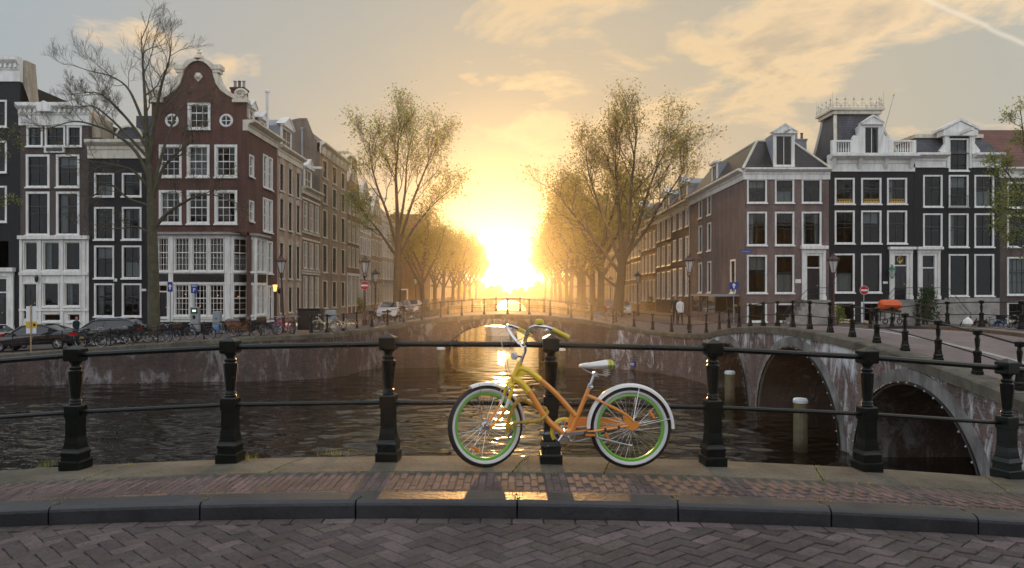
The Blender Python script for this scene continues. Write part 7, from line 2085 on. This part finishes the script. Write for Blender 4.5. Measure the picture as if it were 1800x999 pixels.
# frame: tubes with a yellow front half and an orange rear half
fy = MB(); fo = MB()
top = smooth([B(911.5, 646), B(921, 647), B(933, 653), B(950, 666), B(972, 685.5), B(990.5, 705), B(1011, 729)], 4)
dn = smooth([B(902.5, 662), B(917, 672), B(929.5, 686.6), B(942, 706), B(956, 728), B(970, 744), B(988, 758)], 4)
ct = 12
fy.tube(top[:ct + 1], [.0235] * (ct + 1), 12); fo.tube(top[ct:], .0215, 12)
cd = 8
fy.tube(dn[:cd + 1], .0255, 12); fo.tube(dn[cd:], .025, 12)
fy.tube([B(914.2, 637.5), B(899, 669.5)], .0235, 14); fy.tube([B(914.8, 636.2), B(913.6, 638.6)], .027, 14); fy.tube([B(899.6, 668.2), B(898.2, 671)], .027, 14)
# web plate between head tube and top tube
fy.rings([[B(908, 650, s_) , B(930, 654.5, s_), B(918, 661, s_), B(905, 660, s_)] for s_ in (-.006, .006)])
fo.tube([B(1003.5, 756), B(1036.8, 677)], .0185, 12)
fo.rings([[B(1003, 722, s_), B(1011, 732, s_), B(1004, 752, s_), B(997, 754, s_), B(998.5, 738, s_)] for s_ in (-.007, .007)])
fo.lathe([(.026, -.04), (.026, .04)], 16, B(993.3, 759.3), axis='y')
fo.tube([B(994, 759), B(1004, 754)], .022, 10)
for sg in (-1, 1):
    o_ = sg * .058
    fo.tube(smooth([B(1032, 693, sg * .012), B(1047, 699, sg * .045), B(1062, 706.5, o_), B(1100, 727, o_), B(1111, 738, o_)], 3), .0105, 8)
    fo.tube(smooth([B(996, 760, sg * .022), B(1022, 757.5, sg * .05), B(1060, 751.5, o_), B(1102, 745, o_)], 3), .0115, 8)
    fo.rings([[B(1096, 731, o_ + s_), B(1104, 728, o_ + s_), B(1112, 739, o_ + s_), B(1124, 741, o_ + s_), B(1119, 747, o_ + s_), B(1109, 753.5, o_ + s_), B(1099, 750, o_ + s_)] for s_ in (-.004, .004)])
fr_ = part('frame', fy, M['b_yellow'], bike, smooth=True)
part('rear_frame', fo, M['b_orange'], fr_, smooth=True)
b = MB()
for px, py in ((1062, 751.2), (1085.5, 747.6)): b.tube([B(px - 2, py + .3, -.058), B(px + 2, py - .3, -.058)], .0145, 10)
part('tube_clip', b, M['b_tyre'], fr_)
# steering assembly turns about the inclined head tube
ax0 = B(899.6, 668.5); ax = (B(913.4, 639.4) - ax0).normalized()
RS = Matrix.Rotation(STEER * -1, 4, ax)
def steer(p): return ax0 + RS.to_3x3() @ (Vector(p) - ax0)
def S(px, py, y): return steer(B(px, py, y))
crown = B(896.3, 675.5)
yl = MB(); wl = MB(); ol = MB(); HUBS = steer(B(853, 746.5, 0)); dlt = hubF - HUBS
for sg in (-1, 1):
    leg = [S(898, 672, sg * .02), S(895, 682, sg * .05), S(890.5, 697, sg * .056), S(885, 712, sg * .056), S(874.5, 729, sg * .054), S(859, 746, sg * .05)]
    n = len(leg); leg = [p + dlt * (i / (n - 1)) for i, p in enumerate(leg)]
    L2_ = smooth(leg, 4)
    rr = [lerp(.0175, .0115, i / (len(L2_) - 1)) for i in range(len(L2_))]
    yl.tube(L2_[:9], rr[:9], 10); wl.tube(L2_[8:13], rr[8:13], 10); ol.tube(L2_[12:], rr[12:], 10)
    ol.lathe([(.014, -.006), (.014, .006)], 10, L2_[-1], axis='y')
yl.tube([S(898, 671, 0), S(896.5, 678, 0)], .026, 12); yl.tube([S(896.5, 676, -.055), S(897.5, 673, 0), S(896.5, 676, .055)], .019, 10)
fk = part('fork', yl, M['b_yellow'], bike, smooth=True); part('fork_band', wl, M['b_white'], fk, smooth=True); part('fork_tip', ol, M['b_orange'], fk, smooth=True)
# chrome stem
b = MB(); b.tube([S(913.5, 639, 0), S(917.2, 631, 0)], .015, 12); b.tube(smooth([S(915.8, 634, 0), S(923.8, 612.5, 0), S(918.2, 604.5, 0)], 5), .0125, 12); b.tube([S(913, 639.6, 0), S(914.2, 637, 0)], .021, 14); b.lathe([(.022, -.032), (.022, .032)], 14, S(918, 604, 0), axis='y')
part('stem', b, M['chrome'], bike, smooth=True)
C0 = steer(B(918, 604, 0)); fwd = (RS.to_3x3() @ Vector((-1, 0, 0))); fwd.z = 0; fwd.normalize(); lft = Vector((0, 0, 1)).cross(fwd)
def H(f, l, u): return C0 + fwd * f + lft * l + Vector((0, 0, u))
def bar(sg):
    return smooth([H(0, 0, 0), H(.012, sg * .05, .008), H(.03, sg * .13, .062), H(.042, sg * .21, .125), H(.02, sg * .285, .155), H(-.05, sg * .325, .148), H(-.12, sg * .338, .122), H(-.235, sg * .350, .066)], 5)
BL_, BR_ = bar(1), bar(-1)
b = MB(); b.tube(BR_[::-1] + BL_[1:], .0145, 10); hb = part('handlebar', b, M['chrome'], bike, smooth=True)
for bb_ in (BL_, BR_):
    g_ = MB(); g_.tube(bb_[-7:] , [.0185] * 6 + [.0195], 12); part('grip', g_, M['grip'], hb, smooth=True)
    g_ = MB(); g_.tube([bb_[-1] - (bb_[-1] - bb_[-2]) * .1, bb_[-1] + (bb_[-1] - bb_[-2]) * .25], [.018, .012], 12); part('grip_end', g_, M['b_tyre'], hb)
# bell
bp = BL_[22] + Vector((0, 0, .022)); b = MB(); b.lathe([(.030, -.006), (.034, .004), (.034, .018), (.028, .028), (.012, .033), (.003, .034)], 16, bp); part('bell', b, M['grip'], hb, smooth=True)
b = MB(); b.tube([bp + Vector((0, 0, -.025)), bp + Vector((0, 0, -.004))], .012, 8); part('bell_clamp', b, M['b_tyre'], hb)
# brake lever and cables
for bb_, s_ in ((BL_, 1), (BR_, -1)):
    p0 = bb_[-9]; b = MB(); q0 = p0 + fwd * .03 + Vector((0, 0, -.02))
    b.tube([p0 - Vector((0, 0, .004)), q0], .009, 6); b.tube(smooth([q0, q0 - fwd * .05 + Vector((0, 0, -.012)), q0 - fwd * .10 + Vector((0, 0, -.03)) , q0 - fwd * .15 + Vector((0, 0, -.06))], 3), [.008] + [.0065] * 8 + [.006], 6)
    part('brake_lever', b, M['chrome'], hb, smooth=True)
cab = MB(); q0 = BL_[-9] + fwd * .03 + Vector((0, 0, -.02))
cab.tube(smooth([q0, q0 + fwd * .10 + Vector((0, 0, -.015)), H(.06, .10, .05), H(.12, .02, -.02), H(.135, .0, -.16), S(897, 660, -.03), S(895, 676, -.045)], 6), .0026, 5)
q1 = BR_[-9] + fwd * .03 + Vector((0, 0, -.02))
cab.tube(smooth([q1, q1 + fwd * .12 + Vector((0, 0, -.03)), H(.14, -.12, .03), H(.15, -.04, -.12), S(896, 664, .02), B(908, 672, .03), B(935, 700, .032)], 6), .0026, 5)
part('brake_cable', cab, M['chrome'], bike)
b = MB(); b.tube(smooth([S(893, 681, -.055), S(889, 676, -.062), S(886, 683, -.06), S(884, 690, -.055)], 3), .006, 6); b.tube(smooth([S(893, 681, .055), S(889, 676, .062), S(886, 683, .06), S(884, 690, .055)], 3), .006, 6); b.tube([S(892, 680, -.06), S(892, 677, 0), S(892, 680, .06)], .005, 6); part('rim_brake', b, M['chrome'], bike)
# clear front reflector on the stem
p = S(917, 624, 0) + fwd * .055
b = MB(); b.tube([S(917.5, 626, 0), p], .007, 6); part('reflector_bracket', b, M['b_tyre'], bike)
b = MB(); R2 = Matrix.Translation(p + fwd * .012) @ Matrix.Rotation(math.atan2(fwd.y, fwd.x) + PI / 2, 4, 'Z')
c_ = MB(); c_.rings([[(.042 * math.cos(a) , y, .03 * math.sin(a)) for a in fr(0, 2 * PI, 14)[:-1]] for y in (-.012, .012)]); b.add(c_, R2); part('front_reflector', b, M['clear'], bike)
# saddle, post, springs
b = MB(); b.tube([B(1036, 679), B(1044.5, 656.5)], .0125, 10); part('seat_post', b, M['chrome'], bike, smooth=True)
b = MB(); b.lathe([(.022, -.02), (.022, .02)], 12, B(1037, 677.5), axis='y'); b.tube([B(1035.5, 680), B(1038.5, 674)], .022, 12); b.tube([B(1037, 677, -.02), B(1042, 679, -.03)], .006, 6); part('seat_clamp', b, M['chrome'], bike)
sec = []
for (px, zc, w_, up, dn_) in ((1017.6, 641.8, .012, .010, .008), (1020, 641.2, .024, .018, .014), (1028, 640.6, .034, .024, .022), (1038, 640.2, .048, .026, .028), (1047, 639.6, .066, .030, .034), (1057, 638.8, .088, .034, .037), (1066, 637.8, .102, .036, .04), (1074, 637.6, .105, .036, .042), (1078.5, 639, .098, .030, .04), (1080.2, 641, .078, .018, .026)):
    c_ = B(px, zc + 1.2); ring = []
    for j in range(14):
        a = 2 * PI * j / 14; y = w_ * math.cos(a); sn_ = math.sin(a)
        ring.append((c_.x, y, c_.z + (up * 1.3 * sn_ * (1 - .25 * (1 - abs(math.cos(a)))) if sn_ > 0 else dn_ * sn_ * .95)))
    sec.append(ring)
b = MB(); b.rings(sec[:7]); sd = part('saddle', b, M['seat_white'], bike, smooth=True)
b = MB(); b.rings(sec[6:]); part('saddle_tail', b, M['stripe'], sd, smooth=True)
b = MB()
for sg in (-1, 1):
    pts = [Vector((B(1066, 645).x + .02 * math.cos(k * .8), sg * .06 + .02 * math.sin(k * .8), B(1066, 645).z - .004 * k * .55)) for k in range(30)]
    b.tube(pts, .0035, 5); b.tube(smooth([B(1022, 645, sg * .012), B(1040, 655, sg * .022), B(1056, 657, sg * .04), B(1066, 658.5, sg * .06)], 3), .0045, 6)
b.lathe([(.02, -.035), (.02, .035)], 10, B(1045.5, 656), axis='y'); b.tube([B(1045, 657, -.02), B(1052, 661, -.02)], .006, 6)
part('saddle_spring', b, M['steel'], sd)
# fenders
def fender(c, r0, a0, a1, half, parent, rot, name='fender', mt='b_white', n=34):
    f = MB(); rings = []
    for i in range(n + 1):
        a = lerp(a0, a1, i / n); tp = 1 if 2 < i < n - 1 else .85
        prof = [(-half * tp, -.018), (-half * .92 * tp, -.004), (-half * .55, .006), (0, .009), (half * .55, .006), (half * .92 * tp, -.004), (half * tp, -.018)]
        prof2 = [(y, dz - .003) for y, dz in prof[::-1]]
        rings.append([((r0 + dz) * math.cos(a), y, (r0 + dz) * math.sin(a)) for y, dz in prof + prof2])
    f.rings(rings); return part(name, f, M[mt], parent, c, rot=rot, smooth=True)
fender(B(1107.5, 749.2), .352, R(-1.5), R(181), .036, bike, (0, 0, 0))
ff = fender(hubF, .350, R(24), R(112), .036, bike, (R(-5), 0, -STEER)); 
f2 = fender(hubF, .350, R(-8), R(24), .036, bike, (R(-5), 0, -STEER))
b = MB()
for sg in (-1, 1):
    b.tube([B(1108, 748, sg * .058), B(1122, 680, sg * .036)], .0028, 5); b.tube([B(1108, 748, sg * .058), B(1177, 733, sg * .036)], .0028, 5)
part('fender_stay', b, M['chrome'], bike)
b = MB()
for sg in (-1, 1):
    for an, q_ in ((R(100), .345), (R(-4), .345)):
        b.tube([(0, sg * .045, 0), (q_ * math.cos(an), sg * .035, q_ * math.sin(an))], .0028, 5)
part('fender_stay', b, M['chrome'], bike, hubF, rot=(R(-5), 0, -STEER))
# crank set: chain wheel and guard lie on the far side
bbp = B(993.3, 759.3)
b = MB(); b.torus(bbp + Vector((0, .055, 0)), .088, .006, 40, 6, 'y', sy=.5); b.torus(bbp + Vector((0, .055, 0)), .052, .006, 28, 6, 'y', sy=.5)
for k in range(40):
    a = k * PI / 20; b.box(bbp.x + .092 * math.cos(a) - .003, bbp.x + .092 * math.cos(a) + .003, .053, .057, bbp.z + .092 * math.sin(a) - .003, bbp.z + .092 * math.sin(a) + .003)
for k in range(5):
    a = k * 2 * PI / 5 + .3; b.tube([bbp + Vector((.018 * math.cos(a), .055, .018 * math.sin(a))), bbp + Vector((.088 * math.cos(a), .055, .088 * math.sin(a)))], .008, 6)
part('chainring', b, M['chrome'], bike, smooth=True)
b = MB(); b.torus(bbp + Vector((0, .07, 0)), .105, .016, 30, 6, 'y', R(20), R(215), sy=.4); part('chain_guard_ring', b, M['b_yellow'], bike, smooth=True)
b = MB(); b.rings([[B(1000, 733, y), B(1094, 734, y), B(1099, 746, y), B(1004, 752, y)] for y in (.062, .078)]); part('chain_guard', b, M['b_orange'], bike)
b = MB(); b.tube([B(1000, 752, .055), B(1100, 744, .055)], .004, 5); b.tube([B(998, 779, .055), B(1100, 756, .055)], .004, 5); part('chain', b, M['steel'], bike)
b = MB(); b.lathe([(.03, -.062), (.03, -.048)], 18, bbp, axis='y') ; b.lathe([(.016, .03), (.02, .066)], 12, bbp, axis='y', cap=True)
b.rings([[bbp + Vector((.0, -.058 + s_, -.013)), bbp + Vector((.0, -.058 + s_, .013)), B(1030, 755.5, -.075 + s_) + Vector((0, 0, .011)), B(1030, 755.5, -.075 + s_) + Vector((0, 0, -.011))] for s_ in (-.008, .008)])
b.rings([[bbp + Vector((.0, .075 + s_, -.012)), bbp + Vector((.0, .075 + s_, .012)), B(961, 762, .085 + s_) + Vector((0, 0, .010)), B(961, 762, .085 + s_) + Vector((0, 0, -.010))] for s_ in (-.007, .007)])
ck = part('crank', b, M['chrome'], bike)
for c_, y0, y1 in ((B(1033.5, 756.5), -.18, -.085), (B(959.5, 762.5), .10, .195)):
    b = MB(); b.cbox(c_.x - .045, c_.x + .045, y0, y1, c_.z - .014, c_.z + .014, .006); part('pedal', b, M['b_tyre'], ck)
    b = MB(); b.tube([Vector((c_.x, y0 - .012 if y0 < 0 else y0 - .02, c_.z)), Vector((c_.x, y1 + .02, c_.z))], .009, 8); b.box(c_.x - .04, c_.x + .04, y0 - .004, y0 - .001, c_.z - .008, c_.z + .008); part('pedal_axle', b, M['reflector' if y0 < 0 else 'steel'], ck)
b = MB(); b.tube(smooth([B(1044, 762, -.05), B(1050, 765, -.075), B(1103, 777.5, -.085)], 3), .007, 8); b.tube([B(1101, 777, -.085), B(1107, 778.5, -.085)], .012, 8); part('kickstand', b, M['steel'], bike)
# cloth covered chain lock
o = Vector((980 - 900, 0, 0)) / 214.0
lock = thing('chain_lock', 'ochre cloth covered chain lock looped through the front wheel and the frame', 'bicycle lock', bike.location)
lock.rotation_euler = bike.rotation_euler
pts = smooth([B(892.5, 764, -.05), B(896, 750, -.06), B(905, 740, -.065), B(925, 738.5, -.055), B(944, 737, -.045), B(957, 731, -.02), B(962, 722, .02), B(955, 716, .05), B(940, 712, .07), B(929, 708, .075), B(917, 702, .06), B(908, 706, .03), B(900, 720, .015), B(893, 742, -.005), B(892, 760, -.03)], 5)
b = MB(); q_ = random.Random(2); b.tube(pts, [.0155 + .0035 * math.sin(i * 1.35) + q_.uniform(-.0015, .0015) for i in range(len(pts))], 9); part('chain_sleeve', b, M['chain_cloth'], lock, smooth=True)
b = MB(); c0_ = B(893, 763, -.058); c1_ = B(907, 744, -.062)
b.tube([c0_, c0_.lerp(c1_, .6)], [.017, .017], 10); part('lock_barrel', b, M['chrome'], lock)
# moss and weeds in the joints of kerb and coping
wd = MB(); q_ = random.Random(15)
def tuft(x, y, z, n, hgt, spread):
    for k in range(n):
        px, py = x + q_.gauss(0, spread), y + q_.gauss(0, spread * .6); a = q_.uniform(0, 6.28); h_ = hgt * q_.uniform(.4, 1.2); l_ = h_ * q_.uniform(.2, .9)
        wd.face([(px - .002 * math.sin(a), py + .002 * math.cos(a), z), (px + .002 * math.sin(a), py - .002 * math.cos(a), z), (px + l_ * math.cos(a), py + l_ * math.sin(a), z + h_)])
for j in joints:
    if abs(j) < 5: tuft(j, KERB_Y(j) + .10, hump(j), 14, .014, .02); tuft(j + .03, KERB_Y(j) + .22, hump(j) - .004, 18, .02, .045)
for k in range(260):
    x = q_.uniform(-4.5, 4.5); tuft(x, KERB_Y(x) + .24 + q_.uniform(-.01, .02), hump(x) - .008, q_.randrange(2, 9), .016, .03)
for k in range(110):
    x = q_.uniform(-4.5, 4.5); tuft(x, STONE_Y(x) + q_.uniform(-.04, .03), hump(x) - .006, q_.randrange(2, 7), .018, .03)
for c_ in cj:
    if abs(c_) < 5:
        for t_ in (.1, .3, .5, .8): tuft(c_ + .15 * t_ - .04, lerp(STONE_Y(c_), EDGE_Y(c_), t_), hump(c_), 14, .03, .02)
for x, y in ((wx(78, 6.6), 6.62), (-2.3, 6.45), (wx(590, 6.6), 6.5)): tuft(x, y, hump(x), 40, .07, .06)
tag(part('grass', wd, M['leaf_green']), 'tiny weeds and moss growing in the joints of kerb and paving', 'grass', kind='stuff')
# ------------------------------------------------------------------ the air: one even box of haze round everything
m = bpy.data.materials.new('haze_air'); m.use_nodes = True
T = NT(m.node_tree); T.n.clear()
out = T.new('ShaderNodeOutputMaterial'); pv = T.new('ShaderNodeVolumePrincipled')
pv.inputs['Color'].default_value = (1.0, .97, .92, 1)
pv.inputs['Density'].default_value = .00042
pv.inputs['Anisotropy'].default_value = .885
T.put(out.inputs['Volume'], pv.outputs[0])
b = MB(); b.box(-600, 600, -300, 900, -5.8, 23.5)
hz = tag(part('haze', b, m), kind='stuff')
